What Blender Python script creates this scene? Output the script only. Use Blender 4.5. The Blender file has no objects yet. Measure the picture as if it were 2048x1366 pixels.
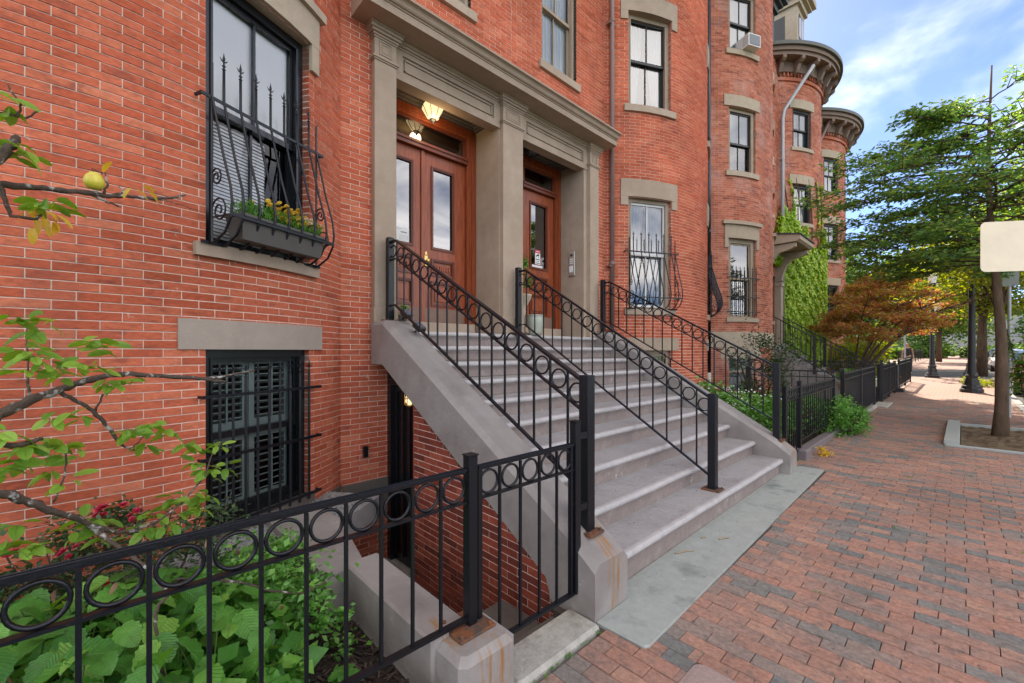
import bpy, math, random
import numpy as np
from mathutils import Matrix, Vector
R = math.radians
C = bpy.context.scene.collection
scene = bpy.context.scene
rnd = random.Random(7)

# ------------------------------------------------------------------ camera
cd = bpy.data.cameras.new('camera'); cam = bpy.data.objects.new('camera', cd); C.objects.link(cam)
YAW = 46.74
cam.location = (0, 0, 1.6); cam.rotation_euler = (R(90), 0, R(YAW))
cd.sensor_width = 36; cd.lens = 14.9; cd.shift_y = 0.0093; cd.clip_start = 0.05; cd.clip_end = 3000
scene.camera = cam
FOC = 848.0
def gz(y):                                     # the pavement climbs gently up the street
    return 0.009 * (min(y, 70.0) - 2.0)
def project(x, y, z):
    zc = -math.sin(R(YAW)) * x + math.cos(R(YAW)) * y
    la = math.cos(R(YAW)) * x + math.sin(R(YAW)) * y
    if zc < 0.1: return None
    return 1024 + FOC * la / zc, 702 - FOC * (z - 1.6) / zc, zc

# ------------------------------------------------------------------ sky and sun
CLOUD_OFF = (215.09, 111.47, 0)  # picked so unseen clouds brighten the facade while the view stays clear
SUN_AZ_LEFT, SUN_EL = 24.0, 40.0               # degrees left of the street direction (+Y), elevation
w = bpy.data.worlds.new('World'); scene.world = w; w.use_nodes = True
nt = w.node_tree; nt.nodes.clear()
def N(t, typ, **kw):
    n = t.nodes.new(typ)
    for k, v in kw.items():
        if k.startswith('i_'):
            key = k[2:]
            key = int(key) if key.isdigit() else key
            n.inputs[key].default_value = v
        else: setattr(n, k, v)
    return n
out = N(nt, 'ShaderNodeOutputWorld'); bg = N(nt, 'ShaderNodeBackground', i_Strength=0.15)
sky = N(nt, 'ShaderNodeTexSky', sky_type='NISHITA', sun_disc=False)
sky.sun_elevation = R(SUN_EL); sky.sun_rotation = R(-SUN_AZ_LEFT)
sky.air_density = 0.4; sky.dust_density = 0.1; sky.ozone_density = 2.6; sky.altitude = 10
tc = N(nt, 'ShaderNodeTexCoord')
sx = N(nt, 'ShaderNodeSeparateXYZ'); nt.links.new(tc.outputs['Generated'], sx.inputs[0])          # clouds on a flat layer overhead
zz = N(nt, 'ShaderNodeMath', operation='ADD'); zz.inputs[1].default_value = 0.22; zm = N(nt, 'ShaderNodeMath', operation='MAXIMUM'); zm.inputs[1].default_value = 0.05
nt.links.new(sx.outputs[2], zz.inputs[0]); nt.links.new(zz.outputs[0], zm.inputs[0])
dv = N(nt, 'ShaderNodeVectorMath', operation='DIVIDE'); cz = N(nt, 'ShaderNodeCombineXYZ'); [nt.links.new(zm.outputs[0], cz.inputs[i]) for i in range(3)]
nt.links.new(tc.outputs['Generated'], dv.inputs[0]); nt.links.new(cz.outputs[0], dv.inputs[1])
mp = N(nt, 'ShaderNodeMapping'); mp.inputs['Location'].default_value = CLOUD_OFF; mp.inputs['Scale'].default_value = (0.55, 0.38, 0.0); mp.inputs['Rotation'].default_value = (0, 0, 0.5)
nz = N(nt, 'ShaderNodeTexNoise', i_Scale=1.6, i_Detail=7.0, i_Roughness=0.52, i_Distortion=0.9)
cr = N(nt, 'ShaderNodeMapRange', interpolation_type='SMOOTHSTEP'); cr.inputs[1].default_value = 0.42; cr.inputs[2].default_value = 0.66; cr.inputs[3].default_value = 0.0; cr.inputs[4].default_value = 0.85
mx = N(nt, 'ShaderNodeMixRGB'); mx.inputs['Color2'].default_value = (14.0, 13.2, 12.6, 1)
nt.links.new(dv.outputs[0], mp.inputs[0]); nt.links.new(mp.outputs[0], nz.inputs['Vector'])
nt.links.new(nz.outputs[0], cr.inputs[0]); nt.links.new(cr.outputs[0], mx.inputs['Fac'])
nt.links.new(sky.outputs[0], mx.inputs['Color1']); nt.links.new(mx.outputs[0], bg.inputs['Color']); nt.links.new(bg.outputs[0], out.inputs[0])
sl = bpy.data.lights.new('sun', 'SUN'); sl.energy = 5.0; sl.angle = R(0.6); sl.color = (1.0, 0.88, 0.70)
so = bpy.data.objects.new('sun', sl); C.objects.link(so); so.location = (0, 0, 30)
sd = Vector((-math.sin(R(SUN_AZ_LEFT)) * math.cos(R(SUN_EL)), math.cos(R(SUN_AZ_LEFT)) * math.cos(R(SUN_EL)), math.sin(R(SUN_EL))))
so.rotation_euler = sd.to_track_quat('Z', 'Y').to_euler()
vs = scene.view_settings; vs.view_transform = 'Standard'; vs.look = 'None'; vs.gamma = 1.0; vs.use_curve_mapping = False
vs.exposure = 1.2
scene.cycles.max_bounces = 6; scene.cycles.diffuse_bounces = 4; scene.cycles.transparent_max_bounces = 12
scene.cycles.use_denoising = True; scene.cycles.caustics_reflective = False; scene.cycles.caustics_refractive = False
scene.cycles.sample_clamp_indirect = 4.0

# ------------------------------------------------------------------ materials
MATS = {}
def mat(name, col=(0.5, 0.5, 0.5), rough=0.6, metal=0.0, spec=0.5, var=0.0, nscale=8.0, bump=0.0, bscale=40.0,
        col2=None, c2scale=3.0, c2lo=0.45, c2hi=0.65, island=0.0, emit=None, estr=0.0, transl=0.0, stretch=(1, 1, 1), coat=0.0, ramp=None, big=0.0):
    """ramp: list of colours picked per loose piece and per object; var: fine brightness mottling; col2: patches"""
    m = bpy.data.materials.new(name); m.use_nodes = True; t = m.node_tree; b = t.nodes['Principled BSDF']; L = t.links.new
    b.inputs['Roughness'].default_value = rough; b.inputs['Metallic'].default_value = metal
    b.inputs['Specular IOR Level'].default_value = spec; b.inputs['Coat Weight'].default_value = coat
    g = N(t, 'ShaderNodeNewGeometry'); mpn = N(t, 'ShaderNodeMapping'); mpn.inputs['Scale'].default_value = stretch
    L(g.outputs['Position'], mpn.inputs[0]); pos = mpn.outputs[0]
    cur = None
    rv = None
    if ramp or island:
        oi = N(t, 'ShaderNodeObjectInfo'); ad = N(t, 'ShaderNodeMath', operation='ADD'); fr = N(t, 'ShaderNodeMath', operation='FRACT')
        L(g.outputs['Random Per Island'], ad.inputs[0]); L(oi.outputs['Random'], ad.inputs[1]); L(ad.outputs[0], fr.inputs[0]); rv = fr.outputs[0]
    if ramp:
        r = N(t, 'ShaderNodeValToRGB'); r.color_ramp.interpolation = 'LINEAR'
        el = r.color_ramp.elements
        while len(el) < len(ramp): el.new(0.5)
        for i, c in enumerate(ramp):
            el[i].position = c[3] if len(c) > 3 else i / (len(ramp) - 1); el[i].color = (*c[:3], 1)
        L(rv, r.inputs[0]); cur = r.outputs[0]
    else:
        rgb = N(t, 'ShaderNodeRGB'); rgb.outputs[0].default_value = (*col, 1); cur = rgb.outputs[0]
    if col2:
        n2 = N(t, 'ShaderNodeTexNoise', i_Scale=c2scale, i_Detail=5.0, i_Roughness=0.6); L(pos, n2.inputs['Vector'])
        mr = N(t, 'ShaderNodeMapRange'); mr.inputs[1].default_value = c2lo; mr.inputs[2].default_value = c2hi
        L(n2.outputs[0], mr.inputs[0]); mxx = N(t, 'ShaderNodeMixRGB'); mxx.inputs['Color2'].default_value = (*col2, 1)
        L(mr.outputs[0], mxx.inputs['Fac']); L(cur, mxx.inputs['Color1']); cur = mxx.outputs[0]
    if big:
        n3 = N(t, 'ShaderNodeTexNoise', i_Scale=.9, i_Detail=4.0, i_Roughness=0.6, i_Distortion=.6); L(g.outputs['Position'], n3.inputs['Vector'])
        mr = N(t, 'ShaderNodeMapRange'); mr.inputs[1].default_value = 0.3; mr.inputs[2].default_value = 0.7; mr.inputs[3].default_value = 1 - big; mr.inputs[4].default_value = 1 + big * .7; L(n3.outputs[0], mr.inputs[0])
        h3 = N(t, 'ShaderNodeHueSaturation'); L(mr.outputs[0], h3.inputs['Value']); L(cur, h3.inputs['Color']); cur = h3.outputs[0]
    if var or island:
        hs = N(t, 'ShaderNodeHueSaturation'); hs.inputs['Value'].default_value = 1.0
        src = None
        if var:
            n1 = N(t, 'ShaderNodeTexNoise', i_Scale=nscale, i_Detail=6.0, i_Roughness=0.65); L(pos, n1.inputs['Vector'])
            mr = N(t, 'ShaderNodeMapRange'); mr.inputs[1].default_value = 0.25; mr.inputs[2].default_value = 0.75
            mr.inputs[3].default_value = 1 - var; mr.inputs[4].default_value = 1 + var; L(n1.outputs[0], mr.inputs[0]); src = mr.outputs[0]
        if island:
            mr2 = N(t, 'ShaderNodeMapRange'); mr2.inputs[3].default_value = 1 - island; mr2.inputs[4].default_value = 1 + island; L(rv, mr2.inputs[0])
            if src is None: src = mr2.outputs[0]
            else:
                ml = N(t, 'ShaderNodeMath', operation='MULTIPLY'); L(src, ml.inputs[0]); L(mr2.outputs[0], ml.inputs[1]); src = ml.outputs[0]
        L(src, hs.inputs['Value']); L(cur, hs.inputs['Color']); cur = hs.outputs[0]
    L(cur, b.inputs['Base Color'])
    if bump:
        nb = N(t, 'ShaderNodeTexNoise', i_Scale=bscale, i_Detail=5.0); L(pos, nb.inputs['Vector'])
        bp = N(t, 'ShaderNodeBump', i_Strength=bump, i_Distance=0.01); L(nb.outputs[0], bp.inputs['Height']); L(bp.outputs[0], b.inputs['Normal'])
    if emit:
        b.inputs['Emission Color'].default_value = (*emit, 1); b.inputs['Emission Strength'].default_value = estr
    if transl:
        tr = N(t, 'ShaderNodeBsdfTranslucent'); hs2 = N(t, 'ShaderNodeHueSaturation', i_Value=1.9, i_Saturation=1.15, i_Hue=0.485); L(cur, hs2.inputs['Color']); L(hs2.outputs[0], tr.inputs[0])
        ms = N(t, 'ShaderNodeMixShader'); ms.inputs[0].default_value = transl
        L(b.outputs[0], ms.inputs[1]); L(tr.outputs[0], ms.inputs[2]); L(ms.outputs[0], t.nodes['Material Output'].inputs[0])
    m['cur'] = ''
    MATS[name] = m
    return m

BR = [(0.38, 0.092, 0.044, 0.0), (0.46, 0.104, 0.050, 0.08), (0.49, 0.120, 0.062, 0.30), (0.515, 0.132, 0.067, 0.60), (0.54, 0.150, 0.078, 0.85), (0.57, 0.185, 0.100, 1.0)]
brick = mat('red_pressed_brick', rough=0.88, spec=0.12, ramp=BR, var=0.30, nscale=26, bump=0.25, bscale=120, col2=(0.21, 0.062, 0.045), c2scale=7.5, c2lo=0.54, c2hi=0.80, stretch=(1, 1, 2.6), big=.23)
brick_far = mat('faded_red_brick', rough=0.85, spec=0.25, ramp=[(0.24, 0.075, 0.052, 0.0), (0.38, 0.11, 0.060, .2), (0.46, 0.145, 0.080, .6), (0.52, 0.20, 0.12, 1.0)], var=0.25, nscale=14, bump=0.2, bscale=100, col2=(0.50, 0.33, 0.28), c2scale=1.3, c2lo=0.50, c2hi=.9, big=.2)
brick_deep = mat('dark_red_brick', rough=0.8, spec=0.25, ramp=[(0.14, 0.035, 0.024, 0.0), (0.23, 0.05, 0.03, .35), (0.30, 0.07, 0.04, .8), (0.34, 0.09, 0.05, 1.0)], var=0.25, nscale=20, bump=0.3, bscale=90)  # darker red tones for the walls under the stoop
mortar = mat('pale_mortar', (0.78, 0.63, 0.52), 0.9, spec=0.1, var=0.12, nscale=12)
mortar_far = mat('dull_mortar', (0.60, 0.42, 0.33), 0.9, spec=0.1, var=0.15, nscale=12)
brown = mat('painted_brownstone', (0.365, 0.280, 0.205), 0.75, spec=0.25, var=0.09, nscale=7, bump=0.25, bscale=70, col2=(0.41, 0.320, 0.240), c2scale=1.4, big=.10)
stone_tan = mat('tan_sandstone', (0.42, 0.34, 0.25), 0.85, spec=0.2, var=0.12, nscale=9, bump=0.3, bscale=60)
greystone = mat('grey_painted_lintel', (0.36, 0.30, 0.245), 0.8, spec=0.2, var=0.08, nscale=9, bump=0.35, bscale=90)
iron = mat('black_painted_iron', (0.005, 0.006, 0.009), 0.36, spec=0.4, bump=0.2, bscale=60, col2=(0.12, 0.045, 0.02), c2scale=16, c2lo=0.70, c2hi=0.76)
ironfar = mat('dull_black_iron', (0.016, 0.016, 0.017), 0.45, spec=0.5)
rust = mat('rusty_steel_plate', (0.085, 0.060, 0.048), 0.85, spec=0.3, col2=(0.20, 0.075, 0.03), c2scale=18, c2lo=0.45, c2hi=0.6, bump=0.6, bscale=80)
wood = mat('varnished_mahogany', (0.29, 0.068, 0.024), 0.34, spec=0.3, coat=0.12, var=0.30, nscale=14, stretch=(3, 3, 0.35), col2=(0.17, 0.036, 0.014), c2scale=6, c2lo=0.45, c2hi=0.75)
wood_dk = mat('dark_mahogany', (0.14, 0.030, 0.012), 0.36, spec=0.3, coat=0.1, var=0.25, nscale=12, stretch=(3, 3, 0.35))
kick = mat('worn_wood_base', (0.20, 0.12, 0.085), 0.6, var=0.15, nscale=10)
brass = mat('aged_brass', (0.55, 0.38, 0.13), 0.3, metal=1.0)
nickel = mat('brushed_nickel', (0.55, 0.50, 0.42), 0.32, metal=0.9)
bluestone = mat('worn_bluestone_slab', (0.345, 0.362, 0.328), 0.8, spec=0.3, var=0.12, nscale=16, bump=0.2, bscale=80, col2=(0.17, 0.19, 0.18), c2scale=2.4, c2lo=0.54, c2hi=0.72)
riserm = mat('brownish_riser_paint', (0.255, 0.205, 0.185), 0.7, spec=0.3, var=0.16, nscale=12, bump=0.6, bscale=40, col2=(0.33, 0.29, 0.26), c2scale=5, c2lo=0.55, c2hi=0.75)
nosem = mat('worn_nosing_paint', (0.45, 0.425, 0.41), 0.5, spec=0.35, var=0.1, nscale=12, bump=0.4, bscale=40, col2=(0.39, 0.37, 0.36), c2scale=9)
steptop = mat('grey_painted_steps', (0.355, 0.338, 0.33), 0.55, spec=0.4, var=0.14, nscale=22, bump=0.4, bscale=55, col2=(0.29, 0.27, 0.265), c2scale=2.6, c2lo=0.45, c2hi=0.7)
cheekm = mat('grey_painted_cheek', (0.30, 0.272, 0.250), 0.6, spec=0.35, var=0.10, nscale=6, bump=0.4, bscale=30, col2=(0.235, 0.205, 0.185), c2scale=2.0, big=.12)
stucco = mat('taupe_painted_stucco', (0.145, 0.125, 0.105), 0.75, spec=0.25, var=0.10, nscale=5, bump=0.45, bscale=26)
curbm = mat('weathered_concrete_curb', (0.40, 0.38, 0.33), 0.9, spec=0.2, var=0.2, nscale=18, bump=0.6, bscale=60, col2=(0.26, 0.24, 0.20), c2scale=6, c2lo=0.5, c2hi=0.7)
granite = mat('rough_granite', (0.33, 0.32, 0.30), 0.85, spec=0.3, var=0.25, nscale=60, bump=0.5, bscale=50)
paver = mat('clay_paver', rough=0.9, spec=0.12, ramp=[(0.180, 0.184, 0.172, 0.0), (0.220, 0.205, 0.182, 0.14), (0.295, 0.220, 0.182, 0.26), (0.355, 0.210, 0.160, 0.5), (0.390, 0.210, 0.152, 0.8), (0.42, 0.250, 0.180, 1.0)],
            var=0.34, nscale=38, bump=0.5, bscale=110, col2=(0.18, 0.155, 0.14), c2scale=13, c2lo=0.50, c2hi=0.78, big=.16)
joint = mat('sandy_joint', (0.10, 0.085, 0.070), 0.95, spec=0.1, var=0.2, nscale=30)
asphalt = mat('asphalt', (0.075, 0.073, 0.07), 0.9, spec=0.3, var=0.18, nscale=30, bump=0.3, bscale=90)
soil = mat('dark_mulch', (0.035, 0.026, 0.020), 0.95, spec=0.2, var=0.6, nscale=45, bump=1.0, bscale=45)
dirt = mat('dry_tree_pit_soil', (0.17, 0.125, 0.08), 0.95, spec=0.1, var=0.35, nscale=28, bump=1.0, bscale=40, col2=(0.09, 0.06, 0.035), c2scale=6)
lawn = mat('grass', (0.07, 0.12, 0.03), 0.9, var=0.3, nscale=10)
gravelm = mat('grey_gravel', rough=0.85, ramp=[(0.12, 0.12, 0.12), (0.42, 0.41, 0.39)], var=0.2)
blackp = mat('glossy_black_paint', (0.010, 0.012, 0.014), 0.25, spec=0.55)
whitep = mat('white_paint', (0.72, 0.72, 0.70), 0.5)
shutterm = mat('pale_shutter_paint', (0.30, 0.36, 0.34), 0.5)
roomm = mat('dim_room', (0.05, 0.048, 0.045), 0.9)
curtainm = mat('white_curtain', (0.90, 0.91, 0.93), 0.9, spec=0.1)
sheer = mat('sheer_grey_curtain', (0.34, 0.37, 0.40), 0.9, spec=0.1)
slatedk = mat('slate_shingle', (0.05, 0.055, 0.06), 0.7, var=0.3, nscale=10)
pipebrown = mat('brown_painted_pipe', (0.20, 0.13, 0.11), 0.45, spec=0.5, var=0.1)
darkgut = mat('dark_copper_gutter', (0.10, 0.10, 0.085), 0.6)
pipegrey = mat('galvanised_pipe', (0.36, 0.37, 0.37), 0.4, metal=0.3, var=0.1)
pipewhite = mat('cream_pvc', (0.62, 0.58, 0.50), 0.5)
boxm_ = mat('dark_resin_planter', (0.075, 0.068, 0.058), 0.55, var=0.15)
celadon = mat('celadon_glazed_pot', (0.40, 0.43, 0.34), 0.25, spec=0.6)
urnm = mat('cast_stone_urn', (0.45, 0.38, 0.28), 0.85, var=0.2, nscale=20)
bark = mat('grey_brown_bark', (0.115, 0.078, 0.052), 0.95, spec=0.1, var=0.5, nscale=14, bump=1.0, bscale=22, stretch=(1, 1, 0.22))
pearbark = mat('lichened_pear_bark', (0.095, 0.068, 0.052), 0.9, spec=0.2, var=0.3, nscale=30, bump=1.0, bscale=60, col2=(0.40, 0.38, 0.34), c2scale=26, c2lo=0.56, c2hi=0.64)
leafpear = mat('pear_leaf', rough=0.32, spec=0.5, ramp=[(0.13, 0.27, 0.03), (0.22, 0.40, 0.045), (0.32, 0.50, 0.07)], var=0.12, nscale=20, transl=0.30)
leafyel = mat('yellowed_pear_leaf', rough=0.4, ramp=[(0.55, 0.36, 0.02), (0.62, 0.46, 0.05)], transl=0.3)
leafbig = mat('broad_garden_leaf', rough=0.42, spec=0.45, ramp=[(0.05, 0.17, 0.022), (0.08, 0.25, 0.034), (0.12, 0.32, 0.045), (0.20, 0.40, 0.06)], var=0.25, nscale=30, transl=0.22)
leafsm = mat('small_garden_leaf', rough=0.4, ramp=[(0.06, 0.17, 0.025), (0.11, 0.29, 0.045), (0.19, 0.39, 0.07)], transl=0.25)
leafdk = mat('dark_shrub_leaf', rough=0.5, ramp=[(0.025, 0.055, 0.018), (0.05, 0.095, 0.03), (0.08, 0.13, 0.04)], transl=0.2)
leaftree = mat('street_tree_leaf', rough=0.4, ramp=[(0.055, 0.13, 0.045), (0.095, 0.20, 0.055), (0.15, 0.27, 0.06), (0.30, 0.38, 0.08)], transl=0.5)  # yellowest tone stands in for leaves caught by the sun
leafmid = mat('park_tree_leaf', rough=0.6, ramp=[(0.045, 0.10, 0.018), (0.08, 0.16, 0.03), (0.14, 0.21, 0.04)], transl=0.45)
leaflime = mat('lime_tree_leaf', rough=0.6, ramp=[(0.12, 0.18, 0.02), (0.20, 0.25, 0.03), (0.30, 0.30, 0.05)], transl=0.5)
leafivy = mat('ivy_leaf', rough=0.45, ramp=[(0.17, 0.31, 0.02), (0.27, 0.43, 0.03), (0.38, 0.53, 0.045), (0.46, 0.56, 0.06)], transl=0.25)
leafmaple = mat('bronze_maple_leaf', rough=0.5, ramp=[(0.22, 0.08, 0.05), (0.36, 0.14, 0.07), (0.48, 0.22, 0.09), (0.42, 0.30, 0.08)], transl=0.45)
drym = mat('dry_brown_leaf', (0.16, 0.085, 0.045), 0.8, island=0.4)
hedge_dk = mat('distant_foliage', (0.05, 0.085, 0.03), 0.9, var=.5, nscale=1.5)
twigm = mat('pale_dead_twig', (0.30, 0.23, 0.15), 0.85, var=0.3, nscale=40)
redfl = mat('crimson_rose_petal', (0.42, 0.012, 0.045), 0.5, island=0.3)
yelfl = mat('yellow_petal', (0.75, 0.50, 0.04), 0.5, island=0.25)
paleyel = mat('cream_petal', (0.75, 0.62, 0.42), 0.5, island=0.2)
pearm = mat('pear_skin', (0.66, 0.56, 0.06), 0.35, spec=0.5, col2=(0.58, 0.38, 0.08), c2scale=20, c2lo=0.55, c2hi=0.75)
stemm = mat('green_stem', (0.10, 0.15, 0.04), 0.6)
signm = mat('sign_sun_tint', (0.82, 0.70, 0.50), 0.5, metal=0.0, var=0.1, nscale=4)  # pale warm colour stands in for sunlight on the plate
glassw = bpy.data.materials.new('window_glass'); glassw.use_nodes = True
def glass(m, ior=1.9, tint=(0.85, 0.9, 0.92), wav=0.0):
    t = m.node_tree; t.nodes.clear(); o = N(t, 'ShaderNodeOutputMaterial'); f = N(t, 'ShaderNodeFresnel', i_IOR=ior)
    tr = N(t, 'ShaderNodeBsdfTransparent'); tr.inputs[0].default_value = (*tint, 1); gl = N(t, 'ShaderNodeBsdfGlossy'); gl.inputs['Roughness'].default_value = 0.02
    ms = N(t, 'ShaderNodeMixShader'); t.links.new(f.outputs[0], ms.inputs[0]); t.links.new(tr.outputs[0], ms.inputs[1]); t.links.new(gl.outputs[0], ms.inputs[2]); t.links.new(ms.outputs[0], o.inputs[0])
    if wav:
        g = N(t, 'ShaderNodeNewGeometry'); nb = N(t, 'ShaderNodeTexNoise', i_Scale=2.5, i_Detail=1.0); bp = N(t, 'ShaderNodeBump', i_Strength=wav, i_Distance=0.05)
        t.links.new(g.outputs['Position'], nb.inputs['Vector']); t.links.new(nb.outputs[0], bp.inputs['Height']); t.links.new(bp.outputs[0], gl.inputs['Normal']); t.links.new(bp.outputs[0], f.inputs['Normal'])
glass(glassw, 2.7, wav=0.03)
glasslow = bpy.data.materials.new('basement_glass'); glasslow.use_nodes = True; glass(glasslow, 1.7, (.96, .97, .98))
glassbase = bpy.data.materials.new('basement_window_glass'); glassbase.use_nodes = True; glass(glassbase, 1.30, (.8, .82, .82))
lampglass = mat('frosted_lamp_glass', (0.8, 0.7, 0.5), 0.4, emit=(1.0, 0.72, 0.36), estr=0.55)
bulbm = mat('lit_bulb', (1, 0.9, 0.7), 0.4, emit=(1.0, 0.75, 0.40), estr=30)

# ------------------------------------------------------------------ mesh helpers
class MB:
    def __init__(s): s.v = []; s.f = []; s.M = None
    def add(s, vs, fs):
        o = len(s.v)
        if s.M is not None: vs = [tuple(s.M @ Vector(p)) for p in vs]
        s.v.extend(vs); s.f.extend([tuple(i + o for i in f) for f in fs])
    def box(s, x0, x1, y0, y1, z0, z1, M=None):
        vs = [(x0, y0, z0), (x1, y0, z0), (x1, y1, z0), (x0, y1, z0), (x0, y0, z1), (x1, y0, z1), (x1, y1, z1), (x0, y1, z1)]
        if M is not None: vs = [tuple(M @ Vector(p)) for p in vs]
        s.add(vs, [(0, 3, 2, 1), (4, 5, 6, 7), (0, 1, 5, 4), (1, 2, 6, 5), (2, 3, 7, 6), (3, 0, 4, 7)]); return s
    def bbox(s, x0, x1, y0, y1, z0, z1, c=0.01):       # box with chamfered vertical and top edges
        a = [(x0 + c, y0), (x1 - c, y0), (x1, y0 + c), (x1, y1 - c), (x1 - c, y1), (x0 + c, y1), (x0, y1 - c), (x0, y0 + c)]
        b = [(x0 + c * 1.7, y0 + c), (x1 - c * 1.7, y0 + c), (x1 - c, y0 + c * 1.7), (x1 - c, y1 - c * 1.7), (x1 - c * 1.7, y1 - c), (x0 + c * 1.7, y1 - c), (x0 + c, y1 - c * 1.7), (x0 + c, y0 + c * 1.7)]
        vs = [(p[0], p[1], z0) for p in a] + [(p[0], p[1], z1 - c) for p in a] + [(p[0], p[1], z1) for p in b]
        fs = [tuple(range(7, -1, -1)), tuple(range(16, 24))]
        for k in (0, 8):
            for i in range(8): j = (i + 1) % 8; fs.append((k + i, k + j, k + 8 + j, k + 8 + i))
        s.add(vs, fs); return s
    def tube(s, pts, r, n=8, cap=True):
        pts = [Vector(p) for p in pts]; m = len(pts)
        rs = r if isinstance(r, (list, tuple)) else [r] * m
        vs = []; up = Vector((0, 0, 1)); prev = None
        for i, p in enumerate(pts):
            d = (pts[min(i + 1, m - 1)] - pts[max(i - 1, 0)])
            d = d.normalized() if d.length > 1e-9 else Vector((0, 0, 1))
            if prev is None:
                a = d.cross(up); a = a.normalized() if a.length > 1e-3 else Vector((1, 0, 0))
            else:
                a = prev - d * prev.dot(d); a = a.normalized() if a.length > 1e-6 else d.orthogonal().normalized()
            prev = a; b = d.cross(a)
            for k in range(n):
                t = 2 * math.pi * (k + 0.5) / n; vs.append(tuple(p + (a * math.cos(t) + b * math.sin(t)) * rs[i]))
        fs = [(i * n + k, i * n + (k + 1) % n, (i + 1) * n + (k + 1) % n, (i + 1) * n + k) for i in range(m - 1) for k in range(n)]
        if cap: fs += [tuple(range(n - 1, -1, -1)), tuple((m - 1) * n + k for k in range(n))]
        s.add(vs, fs); return s
    def bar(s, p, q, w, h=None):                        # square bar between two points
        h = h or w; p = Vector(p); q = Vector(q); d = (q - p).normalized()
        a = d.cross(Vector((0, 0, 1))); a = a.normalized() if a.length > 1e-3 else Vector((1, 0, 0)); b = d.cross(a).normalized()
        vs = [tuple(P + a * w / 2 * i + b * h / 2 * j) for P in (p, q) for i, j in ((-1, -1), (1, -1), (1, 1), (-1, 1))]
        s.add(vs, [(0, 1, 2, 3), (7, 6, 5, 4), (0, 4, 5, 1), (1, 5, 6, 2), (2, 6, 7, 3), (3, 7, 4, 0)]); return s
    def lathe(s, prof, c=(0, 0, 0), n=20, axis='z'):
        vs = []
        for r, z in prof:
            for k in range(n):
                t = 2 * math.pi * k / n; x, y = r * math.cos(t), r * math.sin(t)
                vs.append((c[0] + x, c[1] + y, c[2] + z) if axis == 'z' else ((c[0] + z, c[1] + x, c[2] + y) if axis == 'x' else (c[0] + x, c[1] + z, c[2] + y)))
        m = len(prof)
        fs = [(i * n + k, i * n + (k + 1) % n, (i + 1) * n + (k + 1) % n, (i + 1) * n + k) for i in range(m - 1) for k in range(n)]
        fs += [tuple(range(n - 1, -1, -1)), tuple((m - 1) * n + k for k in range(n))]
        s.add(vs, fs); return s
    def prism(s, poly, lo, hi, axis='y'):               # poly (a, b) in the two other axes
        def P(a, b, t): return (a, t, b) if axis == 'y' else ((t, a, b) if axis == 'x' else (a, b, t))
        n = len(poly); vs = [P(a, b, lo) for a, b in poly] + [P(a, b, hi) for a, b in poly]
        s.add(vs, [tuple(range(n - 1, -1, -1)), tuple(range(n, 2 * n))] + [(i, (i + 1) % n, n + (i + 1) % n, n + i) for i in range(n)]); return s
    def polar(s, c, r0, r1, a0, a1, z0, z1, seg=6):      # curved block; angles in radians about c
        vs = []; 
        for i in range(seg + 1):
            a = a0 + (a1 - a0) * i / seg; x, y = math.cos(a), math.sin(a)
            vs += [(c[0] + r0 * x, c[1] + r0 * y, z0), (c[0] + r1 * x, c[1] + r1 * y, z0), (c[0] + r1 * x, c[1] + r1 * y, z1), (c[0] + r0 * x, c[1] + r0 * y, z1)]
        fs = [(0, 1, 2, 3), tuple(seg * 4 + k for k in (3, 2, 1, 0))]
        for i in range(seg):
            for k in range(4): a = i * 4 + k; b = i * 4 + (k + 1) % 4; fs.append((a, a + 4, b + 4, b))
        s.add(vs, fs); return s
    def ring(s, c, ax_u, ax_v, R0, r, n=18, m=6):
        c = Vector(c); u = Vector(ax_u); v = Vector(ax_v); w_ = u.cross(v); vs = []
        for i in range(n):
            t = 2 * math.pi * i / n; d = u * math.cos(t) + v * math.sin(t)
            for k in range(m):
                q = 2 * math.pi * (k + .5) / m; vs.append(tuple(c + d * (R0 + r * math.cos(q)) + w_ * (r * 1.15 * math.sin(q))))
        s.add(vs, [(i * m + k, ((i + 1) % n) * m + k, ((i + 1) % n) * m + (k + 1) % m, i * m + (k + 1) % m) for i in range(n) for k in range(m)]); return s

ORG = {}
def mesh_of(name, mb, m, smooth=False):
    me = bpy.data.meshes.new(name); me.from_pydata(mb.v, [], mb.f); me.update()
    if m is not None: me.materials.append(m)
    if smooth: me.polygons.foreach_set('use_smooth', [True] * len(me.polygons))
    return me
def obj(name, mb, m, parent=None, smooth=False, kind=None, label=None, cat=None, group=None):
    org = ORG.get(parent.name, (0, 0, 0)) if parent else (0, 0, 0)
    if any(org): mb.v = [(a - org[0], b - org[1], c - org[2]) for a, b, c in mb.v]
    o = bpy.data.objects.new(name, mesh_of(name, mb, m, smooth)); C.objects.link(o)
    if parent: o.parent = parent; ORG[o.name] = org
    if kind: o['kind'] = kind
    if label: o['label'] = label
    if cat: o['category'] = cat
    if group: o['group'] = group
    return o
def thing(name, label, cat, loc=(0, 0, 0), group=None):
    o = bpy.data.objects.new(name, None); C.objects.link(o); o.location = loc; ORG[o.name] = tuple(loc)
    o.empty_display_size = 0.2
    o['label'] = label; o['category'] = cat
    if group: o['group'] = group
    return o
def inst(name, me, loc, parent, rot=None, scale=None):   # one more piece sharing mesh data; loc in world space
    o = bpy.data.objects.new(name, me); C.objects.link(o)
    org = ORG.get(parent.name, (0, 0, 0)) if parent else (0, 0, 0)
    o.location = (loc[0] - org[0], loc[1] - org[1], loc[2] - org[2])
    if rot: o.rotation_euler = rot
    if scale: o.scale = scale
    if parent: o.parent = parent
    return o
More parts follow.
